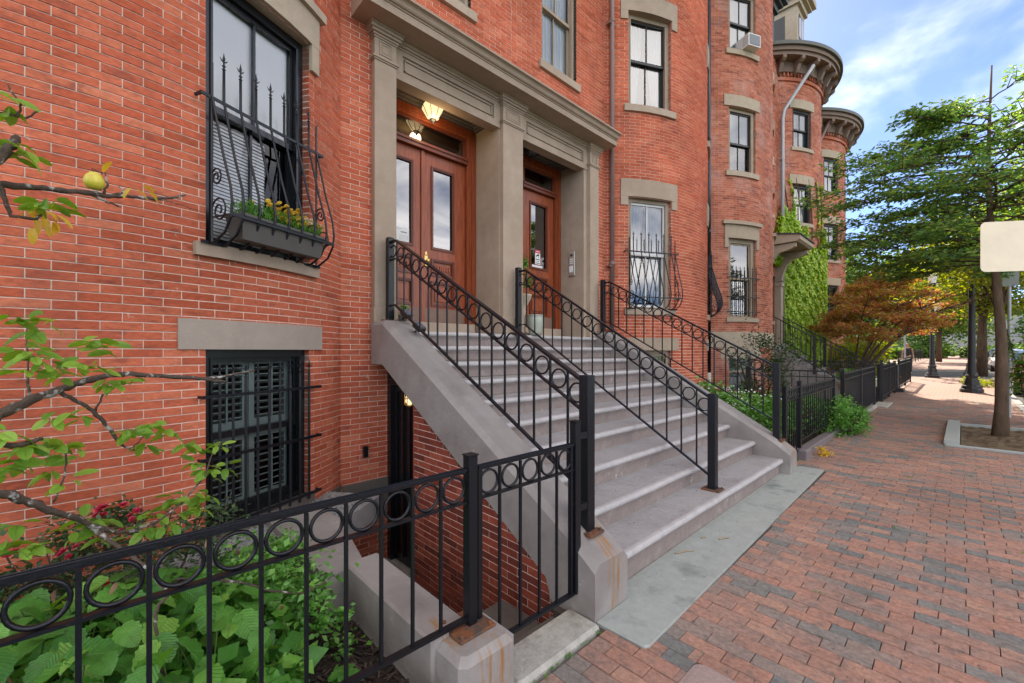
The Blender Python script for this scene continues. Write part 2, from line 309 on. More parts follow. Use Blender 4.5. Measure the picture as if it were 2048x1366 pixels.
def dup_tree(root, loc, label, rotz=0, group=None):
    r = root.copy(); C.objects.link(r); r.location = loc; r.rotation_euler = (0, 0, rotz); r['label'] = label
    if group: r['group'] = group
    for ch in list(root.children):
        c = ch.copy(); C.objects.link(c); c.parent = r
        for g in list(ch.children):
            d = g.copy(); C.objects.link(d); d.parent = c
    return r

# rust run-off below the newel bases: streaks that belong to the painted stone
def rust_streaks(m, boxes):
    t = m.node_tree; b = t.nodes['Principled BSDF']; src = b.inputs['Base Color'].links[0].from_socket; g = N(t, 'ShaderNodeNewGeometry'); sp = N(t, 'ShaderNodeSeparateXYZ'); t.links.new(g.outputs['Position'], sp.inputs[0])
    mpn = N(t, 'ShaderNodeMapping'); mpn.inputs['Scale'].default_value = (9, 34, 3.2); nz_ = N(t, 'ShaderNodeTexNoise', i_Scale=1.0, i_Detail=3.0); t.links.new(g.outputs['Position'], mpn.inputs[0]); t.links.new(mpn.outputs[0], nz_.inputs['Vector'])
    for (x0, x1, y0, y1, z0, z1) in boxes:
        cur = None
        for k, (a, c) in enumerate(((x0, x1), (y0, y1), (z0, z1))):
            mr = N(t, 'ShaderNodeMath', operation='SUBTRACT'); mr.inputs[1].default_value = (a + c) / 2; t.links.new(sp.outputs[k], mr.inputs[0])
            ab = N(t, 'ShaderNodeMath', operation='ABSOLUTE'); t.links.new(mr.outputs[0], ab.inputs[0]); r = N(t, 'ShaderNodeMapRange', interpolation_type='SMOOTHSTEP'); h = (c - a) / 2
            r.inputs[1].default_value = h; r.inputs[2].default_value = h * .55; t.links.new(ab.outputs[0], r.inputs[0])
            if cur is None: cur = r.outputs[0]
            else: ml = N(t, 'ShaderNodeMath', operation='MULTIPLY'); t.links.new(cur, ml.inputs[0]); t.links.new(r.outputs[0], ml.inputs[1]); cur = ml.outputs[0]
        nr = N(t, 'ShaderNodeMapRange'); nr.inputs[1].default_value = .44; nr.inputs[2].default_value = .62; t.links.new(nz_.outputs[0], nr.inputs[0])
        ml = N(t, 'ShaderNodeMath', operation='MULTIPLY'); t.links.new(cur, ml.inputs[0]); t.links.new(nr.outputs[0], ml.inputs[1])
        mxn = N(t, 'ShaderNodeMixRGB'); mxn.inputs['Color2'].default_value = (.30, .15, .05, 1); t.links.new(ml.outputs[0], mxn.inputs['Fac']); t.links.new(src, mxn.inputs['Color1']); src = mxn.outputs[0]
    t.links.new(src, b.inputs['Base Color'])
rust_streaks(cheekm, [(-1.75, -1.40, 2.17, 2.36, -.05, .52), (-1.60, -1.38, 1.12, 1.36, -.1, .32), (-1.75, -1.40, 6.22, 6.42, .1, .52), (-1.8, -1.5, 1.08, 1.16, .1, .34)])
rust_streaks(steptop, [(-1.80, -1.52, 4.20, 4.42, .1, .26)])

darkcor = mat('dark_brown_cornice_paint', (0.20, 0.135, 0.10), 0.7, var=.12, nscale=6)
# leaf veins in the leaf's own coordinates (base at 0, tip at 1)
def veins(m, n=9.0, amt=.45):
    t = m.node_tree; b = t.nodes['Principled BSDF']; src = b.inputs['Base Color'].links[0].from_socket; tcn = N(t, 'ShaderNodeTexCoord'); sp = N(t, 'ShaderNodeSeparateXYZ'); t.links.new(tcn.outputs['Object'], sp.inputs[0])
    ay = N(t, 'ShaderNodeMath', operation='ABSOLUTE'); t.links.new(sp.outputs[1], ay.inputs[0]); m1 = N(t, 'ShaderNodeMath', operation='MULTIPLY'); m1.inputs[1].default_value = .95; t.links.new(ay.outputs[0], m1.inputs[0])
    sb = N(t, 'ShaderNodeMath', operation='SUBTRACT'); t.links.new(sp.outputs[0], sb.inputs[0]); t.links.new(m1.outputs[0], sb.inputs[1]); m2 = N(t, 'ShaderNodeMath', operation='MULTIPLY'); m2.inputs[1].default_value = n; t.links.new(sb.outputs[0], m2.inputs[0])
    pp = N(t, 'ShaderNodeMath', operation='PINGPONG'); pp.inputs[1].default_value = .5; t.links.new(m2.outputs[0], pp.inputs[0])
    r1 = N(t, 'ShaderNodeMapRange', interpolation_type='SMOOTHSTEP'); r1.inputs[1].default_value = .14; r1.inputs[2].default_value = 0; t.links.new(pp.outputs[0], r1.inputs[0])
    r2 = N(t, 'ShaderNodeMapRange', interpolation_type='SMOOTHSTEP'); r2.inputs[1].default_value = .022; r2.inputs[2].default_value = .004; t.links.new(ay.outputs[0], r2.inputs[0])
    mxn = N(t, 'ShaderNodeMath', operation='MAXIMUM'); t.links.new(r1.outputs[0], mxn.inputs[0]); t.links.new(r2.outputs[0], mxn.inputs[1]); m3 = N(t, 'ShaderNodeMath', operation='MULTIPLY'); m3.inputs[1].default_value = amt; t.links.new(mxn.outputs[0], m3.inputs[0])
    c = N(t, 'ShaderNodeMixRGB'); c.inputs['Color2'].default_value = (.24, .40, .10, 1); t.links.new(m3.outputs[0], c.inputs['Fac']); t.links.new(src, c.inputs['Color1']); t.links.new(c.outputs[0], b.inputs['Base Color'])
    bp = N(t, 'ShaderNodeBump', i_Strength=.8, i_Distance=.004); bp.invert = True; t.links.new(mxn.outputs[0], bp.inputs['Height']); t.links.new(bp.outputs[0], b.inputs['Normal'])
leafbigv = leafbig.copy(); leafbigv.name = 'broad_garden_leaf_veined'; veins(leafbigv)
leafpearv = leafpear.copy(); leafpearv.name = 'pear_leaf_veined'; veins(leafpearv, 11, .25)
glassmid = bpy.data.materials.new('bay_window_glass'); glassmid.use_nodes = True; glass(glassmid, 1.5, (.99, .99, 1.0))

# peeled flecks: small spots where the paint or face has come away
def flecks(m, scale, lo, hi, colour, amt=1.0, stretch=(1, 1, 1)):
    t = m.node_tree; b = t.nodes['Principled BSDF']; src = b.inputs['Base Color'].links[0].from_socket; g = N(t, 'ShaderNodeNewGeometry'); mpn = N(t, 'ShaderNodeMapping'); mpn.inputs['Scale'].default_value = stretch
    nz_ = N(t, 'ShaderNodeTexNoise', i_Scale=scale, i_Detail=6.0, i_Roughness=.72); t.links.new(g.outputs['Position'], mpn.inputs[0]); t.links.new(mpn.outputs[0], nz_.inputs['Vector'])
    r = N(t, 'ShaderNodeMapRange'); r.inputs[1].default_value = lo; r.inputs[2].default_value = hi; r.inputs[4].default_value = amt; t.links.new(nz_.outputs[0], r.inputs[0])
    c = N(t, 'ShaderNodeMixRGB'); c.inputs['Color2'].default_value = (*colour, 1); t.links.new(r.outputs[0], c.inputs['Fac']); t.links.new(src, c.inputs['Color1']); t.links.new(c.outputs[0], b.inputs['Base Color'])
flecks(steptop, 7, .655, .675, (.50, .46, .40), .8); flecks(steptop, 4, .62, .72, (.16, .12, .09), .6)
flecks(riserm, 8, .64, .66, (.52, .48, .42), .8); flecks(riserm, 3, .60, .70, (.15, .12, .10), .6)
flecks(cheekm, 6, .66, .68, (.46, .43, .38), .7); flecks(cheekm, 2.2, .58, .75, (.17, .15, .13), .5, (1, 1, .35))
flecks(brick, 9, .67, .70, (.62, .47, .38), .7); flecks(brick, 1.6, .56, .74, (.22, .075, .055), .45, (1, 1, .5))
flecks(paver, 24, .63, .67, (.075, .07, .065), .75); flecks(paver, 12, .68, .70, (.5, .46, .42), .6); flecks(paver, 1.1, .55, .75, (.17, .14, .125), .5)
flecks(bluestone, 14, .65, .69, (.12, .13, .12), .6); flecks(bluestone, 5, .68, .70, (.6, .58, .52), .5)
flecks(brown, 3, .58, .78, (.22, .17, .125), .45, (1, 1, .25)); flecks(greystone, 3, .58, .78, (.24, .20, .165), .4, (1, 1, .4))
flecks(iron, 30, .68, .70, (.20, .09, .045), .8); flecks(brick_far, 2.0, .56, .74, (.18, .07, .055), .45, (1, 1, .5))
# ------------------------------------------------------------------ ground
RUN = 0.0575; PIT = 0.206
def sheet(name, x0, x1, y0, y1, dz, m, ny=1, kind='structure', hole=None):
    mb = MB(); ys = sorted(set([y0, y1] + [y for y in (70.0,) if y0 < y < y1]))
    for a, b in zip(ys[:-1], ys[1:]):
        mb.add([(x0, a, gz(a) + dz), (x1, a, gz(a) + dz), (x1, b, gz(b) + dz), (x0, b, gz(b) + dz)], [(0, 1, 2, 3)])
    return obj(name, mb, m, kind=kind)
g = MB()
def gq(x0, x1, y0, y1):
    ys = sorted(set([y0, y1] + [y for y in (70.0,) if y0 < y < y1]))
    for a, b in zip(ys[:-1], ys[1:]):
        g.add([(x0, a, gz(a) - .14), (x1, a, gz(a) - .14), (x1, b, gz(b) - .14), (x0, b, gz(b) - .14)], [(0, 1, 2, 3)])
gq(-900, -4.6, -300, 1500); gq(-1.75, 900, -300, 1500); gq(-4.6, -1.75, -300, .95); gq(-4.6, -1.75, 2.6, 1500)
obj('ground', g, lawn, kind='structure')
sheet('road', 1.15, 11.5, -40, 30.5, -.11, asphalt)
sheet('side_street', -60, 60, 30.6, 40.0, -.10, asphalt)
sheet('far_road', 1.15, 11.5, 40.1, 260, -.11, asphalt)
sheet('opposite_pavement', 11.7, 15, -40, 30, .0, joint)
pv = MB()
def pq(x0, x1, y0, y1): pv.add([(x0, y0, gz(y0) - .011), (x1, y0, gz(y0) - .011), (x1, y1, gz(y1) - .011), (x0, y1, gz(y1) - .011), (x0, y0, gz(y0) - .3), (x1, y0, gz(y0) - .3), (x1, y1, gz(y1) - .3), (x0, y1, gz(y1) - .3)], [(0, 1, 2, 3), (0, 4, 5, 1), (1, 5, 6, 2), (2, 6, 7, 3), (3, 7, 4, 0)])
pq(-1.75, 1.0, 2.0, 9.78); pq(-1.41, 1.0, -3, 2.0); pq(-1.75, -0.2, 9.78, 12.9); pq(-1.75, 1.0, 12.9, 18.0)
pavement = obj('pavement', pv, joint, kind='structure')
# beyond 18 m the bricks are too small to tell apart: brick pattern in the material
fp = bpy.data.materials.new('far_paving'); fp.use_nodes = True; t = fp.node_tree; b = t.nodes['Principled BSDF']; b.inputs['Roughness'].default_value = .85
gg = N(t, 'ShaderNodeNewGeometry'); bt = N(t, 'ShaderNodeTexBrick', i_Scale=1.0); bt.inputs['Color1'].default_value = (.36, .20, .15, 1); bt.inputs['Color2'].default_value = (.28, .18, .15, 1); bt.inputs['Mortar'].default_value = (.1, .08, .07, 1)
bt.inputs['Brick Width'].default_value = .206; bt.inputs['Row Height'].default_value = .103; bt.inputs['Mortar Size'].default_value = .006
t.links.new(gg.outputs['Position'], bt.inputs['Vector']); t.links.new(bt.outputs[0], b.inputs['Base Color'])
fq = MB(); fq.add([(-2.6, 18, gz(18) - .004), (1.0, 18, gz(18) - .004), (1.0, 30.5, gz(30.5) - .004), (-2.6, 30.5, gz(30.5) - .004)], [(0, 1, 2, 3)])
fq.add([(-6, 40, gz(40) - .004), (1.0, 40, gz(40) - .004), (1.0, 70, gz(70) - .004), (-6, 70, gz(70) - .004)], [(0, 1, 2, 3)])
fq.add([(-6, 70, gz(70) - .004), (1.0, 70, gz(70) - .004), (1.0, 200, gz(70) - .004), (-6, 200, gz(70) - .004)], [(0, 1, 2, 3)])
obj('far_pavement', fq, fp, kind='structure')
kb = MB()
for a in range(-2, 16): 
    y = a * 2.0; kb.box(1.0, 1.14, y + .005, y + 1.995, gz(y) - .3, gz(y + 1) + .004)
kb.box(-2.6, 1.0, 30.38, 30.54, -.1, gz(30.4) + .01); kb.box(-6, 1.0, 40.0, 40.15, -.1, gz(40) + .02)
for a in range(21, 60): kb.box(1.0, 1.14, a * 2.0 + .005, a * 2 + 1.995, gz(a * 2) - .3, gz(a * 2 + 1) + .004)
obj('kerb', kb, granite, kind='structure')

# pavers --------------------------------------------------------------
PC = .0985; PL = .221; pvb = MB(); pl = []
def skip_paver(x0, x1, y0, y1):
    if x1 > -.21 and y1 > 9.78 and y0 < 12.93: return True           # tree pit and its curbs
    return False
for i in range(int((18 - .9) / PC)):
    y0 = .9 + i * PC; off = (i % 2) * PL / 2 + rnd.uniform(-.012, .012)
    x = -1.75 - off
    while x < 1.0:
        x0, x1 = x, x + PL; x += PL
        lim = -1.40 if y0 < 2.08 else (-1.62 + (0.0 if y0 < 6.9 else .02))
        x0 = max(x0, lim); x1 = min(x1, 1.0)
        if 2.06 <= y0 < 6.725 and y0 + PC < 6.725: x0 = max(x0, -1.20 + .0 if y0 > 4.3 else -1.168)
        if x1 > -.215 and y0 + PC > 9.79 and y0 < 12.91:                   # bricks stop at the pit curbs
            x1 = min(x1, -.214)
        if x0 < -1.19 and y0 < 2.06 < y0 + PC and x1 - x0 > .03:
            if 2.062 - y0 > .02: pl.append((x0, x1, y0, 2.062))
            continue
        if x0 < -1.19 and y0 < 6.725 < y0 + PC and x1 - x0 > .03:
            if y0 + PC - 6.726 > .02: pl.append((x0, x1, 6.726, y0 + PC))
            continue
        if x1 - x0 < .03 or skip_paver(x0, x1, y0, y0 + PC): continue
        if y0 < 2.187 and y0 + PC > 1.788:                                # bricks are cut round the utility cover
            for p, q in ((x0, min(x1, -.938)), (max(x0, -.692), x1)):
                if q - p > .025: pl.append((p, q, y0, y0 + PC))
            p, q = max(x0, -.938), min(x1, -.692)
            if q - p > .02:
                if y0 + PC > 2.20: pl.append((p, q, 2.188, y0 + PC))
                if y0 < 1.775: pl.append((p, q, y0, 1.787))
            continue
        pl.append((x0, x1, y0, y0 + PC))
def vis(p): return p and -10 < p[0] < 2060 and -10 < p[1] < 1380
pl.sort(key=lambda q: (project((q[0] + q[1]) / 2, q[2], 0) or (0, 0, 99))[2] + (0 if vis(project((q[0] + q[1]) / 2, q[2], 0)) else 50))
pm = MB(); hx, hy = (PL - .0045) / 2, (PC - .0045) / 2; pm.bbox(-hx, hx, -hy, hy, -.05, 0, .0022); pme = mesh_of('paver', pm, paver)
tilt = math.atan(.009)
for k, (x0, x1, y0, y1) in enumerate(pl):
    cx, cy = (x0 + x1) / 2, (y0 + y1) / 2; z = gz(cy) + rnd.uniform(-.0026, .0026) - .003 * math.sin(cx * 2.3 + cy * 1.1) * math.sin(cy * .9)
    if k < 296:
        inst('paver', pme, (cx, cy, z), pavement, (tilt + rnd.uniform(-.013, .013), rnd.uniform(-.010, .010), rnd.uniform(-.012, .012)), ((x1 - x0) / PL, (y1 - y0) / PC, 1))
    else:
        h = .0022; a0, a1, b0, b1 = x0 + h, x1 - h, y0 + h, y1 - h; dz = rnd.uniform(-.0015, .0015)
        vs = [(a0, b0, z - .012), (a1, b0, z - .012), (a1, b1, z - .012), (a0, b1, z - .012), (a0, b0, z + dz - .0004), (a1, b0, z - dz - .0004), (a1, b1, z + .0004 - dz), (a0, b1, z + .0004 + dz)]
        pvb.add(vs, [(4, 5, 6, 7), (0, 1, 5, 4), (1, 2, 6, 5), (2, 3, 7, 6), (3, 0, 4, 7)])
obj('paver_field', pvb, paver, pavement, kind='stuff')

# ------------------------------------------------------------------ brick walls
def brick_wall(parent, surf, s0, s1, z0, z1, openings, mb_mat, mo_mat, name='wall', indiv=0, topf=None, pitch=PIT, off=0.0, jd=.11):
    wallm = MB(); bm_ = MB(); items = []
    n = int(round((z1 - z0) / RUN)); j = .0034; rr = random.Random(len(name) * 37 + int(s0 * 100) % 97 + 3)
    def quad(m_, a, b, za, zb, d):
        p, q = surf(a, d), surf(b, d); m_.add([(p[0], p[1], za), (q[0], q[1], za), (q[0], q[1], zb), (p[0], p[1], zb)], [(0, 1, 2, 3)])
    for i in range(n):
        za = z0 + i * RUN; zb = za + RUN; zm = (za + zb) / 2
        iv = [(s0, s1, False, False)]
        for (a, b, c, d) in openings:
            if c < zm < d:
                nv = []
                for (p, q, l, r) in iv:
                    if q <= a or p >= b: nv.append((p, q, l, r)); continue
                    if p < a: nv.append((p, a, l, True))
                    if q > b: nv.append((b, q, True, r))
                iv = nv
        o = off + (i % 2) * pitch / 2
        for (p, q, l, r) in iv:
            k = math.floor((p - o) / pitch); a = p
            cuts = [p]
            while True:
                k += 1; c = o + k * pitch
                if c >= q - .02: break
                if c > p + .02: cuts.append(c)
            cuts.append(q)
            for e, (a, b) in enumerate(zip(cuts[:-1], cuts[1:])):
                if topf and zb > topf((a + b) / 2): continue
                quad(wallm, a, b, za, zb, -.003)
                le = l and e == 0; re = r and e == len(cuts) - 2
                if re: pa, pb = surf(b, -.003), surf(b, -jd); wallm.add([(pa[0], pa[1], za), (pb[0], pb[1], za), (pb[0], pb[1], zb), (pa[0], pa[1], zb)], [(0, 1, 2, 3)])
                if le: pa, pb = surf(a, -.003), surf(a, -jd); wallm.add([(pa[0], pa[1], za), (pa[0], pa[1], zb), (pb[0], pb[1], zb), (pb[0], pb[1], za)], [(0, 1, 2, 3)])
                items.append((a + (0 if le else j), b - (0 if re else j), za + j, zb - j, le, re))
    wo = obj(name, wallm, mo_mat, parent)
    sc = []
    if indiv:
        for idx, it in enumerate(items):
            if it[4] or it[5]: continue
            x, y = surf((it[0] + it[1]) / 2, 0); pr = project(x, y, (it[2] + it[3]) / 2)
            if vis(pr): sc.append((pr[2], idx))
        sc.sort(); chosen = {q[1] for q in sc[:indiv]}
        fm = MB(); L0 = pitch - 2 * j; H0 = RUN - 2 * j; c = .0016
        fm.add([(-L0/2, 0, -H0/2), (L0/2, 0, -H0/2), (L0/2, 0, H0/2), (-L0/2, 0, H0/2), (-L0/2, -.010, -H0/2), (L0/2, -.010, -H0/2), (L0/2, -.010, H0/2), (-L0/2, -.010, H0/2),
                (-L0/2 + c, -.0118, -H0/2 + c), (L0/2 - c, -.0118, -H0/2 + c), (L0/2 - c, -.0118, H0/2 - c), (-L0/2 + c, -.0118, H0/2 - c)],
               [(8, 9, 10, 11), (4, 5, 9, 8), (5, 6, 10, 9), (6, 7, 11, 10), (7, 4, 8, 11), (0, 1, 5, 4), (1, 2, 6, 5), (2, 3, 7, 6), (3, 0, 4, 7)])
        fme = mesh_of('brick', fm, mb_mat)
    else: chosen = set()
    for idx, (a, b, za, zb, le, re) in enumerate(items):
        pr = rr.uniform(-.0012, .0012)
        if idx in chosen:
            p, q = surf(a, 0), surf(b, 0); ang = math.atan2(q[1] - p[1], q[0] - p[0]); m = surf((a + b) / 2, -.0100 + pr)
            inst('brick', fme, (m[0], m[1], (za + zb) / 2), wo, (rr.uniform(-.006, .006), rr.uniform(-.003, .003), ang), ((b - a) / (pitch - 2 * j), 1, 1)); continue
        da = jd if le else .012; db = jd if re else .012
        p, q, pb, qb = surf(a, pr), surf(b, pr), surf(a, -da), surf(b, -db)
        vs = [(p[0], p[1], za), (q[0], q[1], za), (q[0], q[1], zb), (p[0], p[1], zb), (pb[0], pb[1], za), (qb[0], qb[1], za), (qb[0], qb[1], zb), (pb[0], pb[1], zb)]
        bm_.add(vs, [(0, 1, 2, 3), (4, 0, 3, 7), (1, 5, 6, 2), (3, 2, 6, 7), (4, 5, 1, 0)])
    if bm_.v: obj('brickwork', bm_, mb_mat, wo, kind='stuff')
    return wo
BRAD = 2.85
def bow_surf(c): return lambda s, d: (c[0] + (BRAD + d) * math.cos(s / BRAD), c[1] + (BRAD + d) * math.sin(s / BRAD))
def flat_surf(x): return lambda s, d: (x + d, s)
def frameM(c, phi, d=0.0, z=0.0):                   # local x right, y into the wall, z up
    n = Vector((math.cos(phi), math.sin(phi), 0)); tt = Vector((-n.y, n.x, 0)); o = Vector((c[0], c[1], z)) + n * d
    return Matrix(((tt.x, -n.x, 0, o.x), (tt.y, -n.y, 0, o.y), (0, 0, 1, o.z), (0, 0, 0, 1)))
def drape(mb, x0, x1, z0, z1, y, amp=.018, waves=6, n=40, pinch=0.0, side=1):
    vs = []; rows = 8
    for r in range(rows + 1):
        v = r / rows; z = z0 + (z1 - z0) * v
        for i in range(n + 1):
            u = i / n; wd = 1 - pinch * (1 - v) ** 1.2 if v < .98 else 1
            x = x0 + (x1 - x0) * u * wd if side > 0 else x1 - (x1 - x0) * (1 - u) * wd
            vs.append((x, y + amp * math.sin(u * waves * 2 * math.pi + v * .6), z))
    mb.add(vs, [(r * (n + 1) + i, r * (n + 1) + i + 1, (r + 1) * (n + 1) + i + 1, (r + 1) * (n + 1) + i) for r in range(rows) for i in range(n)])
def window(parent, M, w, h, fm=brown, style='curtain', muntin=True, fw=.055, dep=.06, split=.5, glassm=None, sash_m=None):
    glassm = glassm or glassw; sash_m = sash_m or fm
    f = MB(); f.M = M; W = w / 2
    f.box(-W, -W + fw, dep, dep + .13, 0, h); f.box(W - fw, W, dep, dep + .13, 0, h); f.box(-W + fw, W - fw, dep, dep + .13, h - fw, h); f.box(-W + fw, W - fw, dep, dep + .15, 0, .045)
    f.box(-W + fw, -W + fw + .016, dep - .012, dep + .03, .045, h - fw); f.box(W - fw - .016, W - fw, dep - .012, dep + .03, .045, h - fw)
    wn = obj('window', f, fm, parent); a = fw + .001; sw = .042; zm = h * split
    for nm, z0, z1, y in (('sash', zm - .02, h - fw, dep + .035), ('sash', .045, zm + .02, dep + .075)):
        s = MB(); s.M = M
        s.box(-W + a, -W + a + sw, y, y + .035, z0, z1); s.box(W - a - sw, W - a, y, y + .035, z0, z1)
        s.box(-W + a + sw, W - a - sw, y, y + .035, z1 - .04, z1); s.box(-W + a + sw, W - a - sw, y, y + .035, z0, z0 + .05)
        if muntin: s.box(-.010, .010, y + .004, y + .031, z0 + .05, z1 - .04)
        obj('sash', s, sash_m, wn)
        for xa, xb in (((-W + a + sw, -.010), (.010, W - a - sw)) if muntin else ((-W + a + sw, W - a - sw),)):
            p = MB(); p.M = M; p.add([(xa, y + .018, z0 + .05), (xb, y + .018, z0 + .05), (xb, y + .018, z1 - .04), (xa, y + .018, z1 - .04)], [(0, 1, 2, 3)]); obj('pane', p, glassm, wn)
    r = MB(); r.M = M; yb = dep + .9; y0 = dep + .131
    X = W + .15
    r.add([(-X, y0, -.1), (X, y0, -.1), (X, yb, -.1), (-X, yb, -.1), (-X, y0, h + .1), (X, y0, h + .1), (X, yb, h + .1), (-X, yb, h + .1)], [(0, 1, 2, 3), (4, 7, 6, 5), (1, 5, 6, 2), (0, 3, 7, 4), (3, 2, 6, 7)])
    obj('room_shell', r, roomm, wn)
    c = MB(); c.M = M; y = dep + .135
    if style == 'curtain':
        drape(c, -W + fw, -.02, 0.05, h - .06, y, pinch=.45, side=1); drape(c, .02, W - fw, 0.05, h - .06, y, pinch=.45, side=-1); obj('curtain', c, curtainm, wn)
    elif style == 'drawn':
        drape(c, -W + fw, W - fw, 0.05, h - .06, y, waves=11, n=70); obj('curtain', c, curtainm, wn)
    elif style == 'sheer':
        drape(c, -W + fw, W - fw, 0.05, h - .06, y, waves=9, n=60, amp=.01); obj('curtain', c, sheer, wn)
    elif style == 'halfshade':
        drape(c, -W + fw, W - fw, h * .48, h - .06, y, waves=7, n=50, amp=.008); obj('curtain', c, curtainm, wn)
    elif style == 'blind':
        for k in range(int((h - .1) / .028)):
            z = .05 + k * .028; c.add([(-W + fw, y - .008, z), (W - fw, y - .008, z), (W - fw, y + .006, z + .025), (-W + fw, y + .006, z + .025)], [(0, 1, 2, 3)])
        obj('venetian_blind', c, curtainm, wn)
    elif style == 'backed_blind':
        drape(c, -W + fw, W - fw, h * split - .02, h - .06, dep + .09, waves=3, n=20, amp=.002); obj('added_sash_backing', c, curtainm, wn)  # white sheet added so the upper glass reads bright like reflected sky
        c = MB(); c.M = M
        for k in range(int((h * split - .08) / .028)):
            z = .05 + k * .028; c.add([(-W + fw, y - .008, z), (W * .35, y - .008, z), (W * .35, y + .006, z + .025), (-W + fw, y + .006, z + .025)], [(0, 1, 2, 3)])
        obj('venetian_blind', c, curtainm, wn)
    elif style == 'shutter':
        for k, (xa, xb) in enumerate(((-W + fw + .005, -.004), (.004, W - fw - .005))):
            for (za, zb) in ((.05, zm - .02), (zm + .02, h - fw)):
                s = MB(); s.M = M
                s.box(xa, xa + .05, y, y + .028, za, zb); s.box(xb - .05, xb, y, y + .028, za, zb); s.box(xa + .05, xb - .05, y, y + .028, za, za + .06); s.box(xa + .05, xb - .05, y, y + .028, zb - .06, zb)
                s.box((xa + xb) / 2 - .006, (xa + xb) / 2 + .006, y - .03, y - .018, za + .06, zb - .06)
                z = za + .075
                while z < zb - .08:
                    s.add([(xa + .05, y - .016, z + .012), (xb - .05, y - .016, z + .012), (xb - .05, y + .040, z - .012), (xa + .05, y + .040, z - .012), (xa + .05, y - .016, z + .020), (xb - .05, y - .016, z + .020), (xb - .05, y + .040, z - .004), (xa + .05, y + .040, z - .004)],
                          [(3, 2, 1, 0), (4, 5, 6, 7), (0, 1, 5, 4), (2, 3, 7, 6)]); z += .058
                obj('shutter', s, shutterm, wn)
    return wn
def arc_stone(parent, c, phi, w, z0, z1, out=.02, inn=.10, ext=.0, m=brown, name='lintel', seg=6):
    ha = (w / 2 + ext) / BRAD; mb = MB(); mb.polar(c, BRAD - inn, BRAD + out, phi - ha, phi + ha, z0, z1, seg); return obj(name, mb, m, parent)
WW = .92; HA = WW / 2 / BRAD
def op(phi, z0, z1): return ((phi - HA) * BRAD, (phi + HA) * BRAD, z0, z1)
CH = BRAD * math.cos(HA) + .0                     # chord distance of the window plane
XW = -4.5

# =============================== house A (nearest, left) ===============================
hA = thing('brick_row_house', 'nearest red brick row house with rounded bay, black window frames and double front door', 'row house', (-8, 0, 0), 'brick row houses with rounded bays')
c1 = (-6.515, -.265); ph = R(24.6)
ops = [op(ph, .28, 1.61), op(ph, 2.38, 4.44), op(-ph, .28, 1.61), op(-ph, 2.38, 4.44)]
brick_wall(hA, bow_surf(c1), -BRAD * R(45), BRAD * R(45), -.80, 5.6, ops, brick, mortar, name='bay_wall', indiv=298)
for P in (ph, -ph):
    Mb = frameM(c1, P, CH, .28); window(hA, Mb, WW, 1.33, blackp, 'shutter', muntin=False, fw=.06, dep=.05, glassm=glassbase)
    Mb = frameM(c1, P, CH, 2.38); window(hA, Mb, WW, 2.06, blackp, 'backed_blind', muntin=True, fw=.075, dep=.07, split=.52, glassm=glassmid)
    arc_stone(hA, c1, P, WW, 1.612, 1.83, .015, .1, .17, greystone); arc_stone(hA, c1, P, WW, 2.285, 2.38, .05, .1, .08, brown, 'sill')
    arc_stone(hA, c1, P, WW, 4.44, 4.72, .035, .12, .10, stone_tan); arc_stone(hA, c1, P, WW, 4.72, 4.80, .075, .1, .15, stone_tan, 'drip_mould')
    for s in (-1, 1):
        mb = MB(); hw = (WW / 2 + .05) / BRAD; mb.polar(c1, BRAD - .1, BRAD + .033, P + s * hw - .05 / BRAD, P + s * hw + .05 / BRAD, 4.20, 4.438, 2); obj('lintel_ear', mb, stone_tan, hA)
    arc_stone(hA, c1, P, WW, .19, .28, .03, .1, .04, stucco, 'sill')
up = MB(); up.polar(c1, 2.6, BRAD, R(-45), R(45), 5.6, 12.2, 24); obj('upper_bay', up, brick_far, hA)
# entry wall, left half
owA = [(2.2, 6.3, 1.80, 5.19), (2.3, 4.3, -.8, 1.80), (2.62, 3.48, 6.12, 8.1)]
brick_wall(hA, flat_surf(XW), 1.745, 4.22, -.80, 9.02, owA, brick, mortar, name='entry_wall', indiv=290)
Mf = frameM((XW, 3.05), 0, 0, 6.12); window(hA, Mf, .86, 2.0, brown, 'drawn', fw=.05, glassm=glasslow)
mb = MB(); mb.box(XW - .1, XW + .05, 2.55, 3.55, 6.0, 6.12); obj('sill', mb, brown, hA)
band = MB(); band.polar(c1, BRAD - .1, BRAD + .018, R(-45), R(44.6), -.12, .19, 24); obj('base_course', band, stucco, hA)
band = MB(); band.box(XW - .1, XW + .018, 1.77, 2.3, -.10, .17); obj('base_course', band, stucco, hA)
# =============================== house B ===============================
hB = thing('brick_row_house', 'second brick row house with curtained rounded bay and the single mahogany front door', 'row house', (-8, 7.5, 0), 'brick row houses with rounded bays')
owB = [(2.2, 6.3, 1.80, 5.19), (4.3, 6.2, -.8, 1.80), (4.87, 5.74, 6.12, 8.1)]
brick_wall(hB, flat_surf(XW), 4.222, 6.545, -.80, 9.02, owB, brick, mortar, name='entry_wall', indiv=290)
Mf = frameM((XW, 5.305), 0, 0, 6.12); window(hB, Mf, .87, 2.0, brown, 'drawn', fw=.05, glassm=glasslow)
mb = MB(); mb.box(XW - .1, XW + .05, 4.80, 5.80, 6.0, 6.12); obj('sill', mb, brown, hB)
c2 = (-6.515, 8.555); p2 = R(26.5)
ops = [op(s, a, b) for s in (-p2, p2) for a, b in ((.28, 1.61), (2.38, 4.44), (6.12, 7.85))]
brick_wall(hB, bow_surf(c2), -BRAD * R(45), BRAD * R(45), 0.0, 9.2, ops, brick, mortar, name='bay_wall', indiv=298)
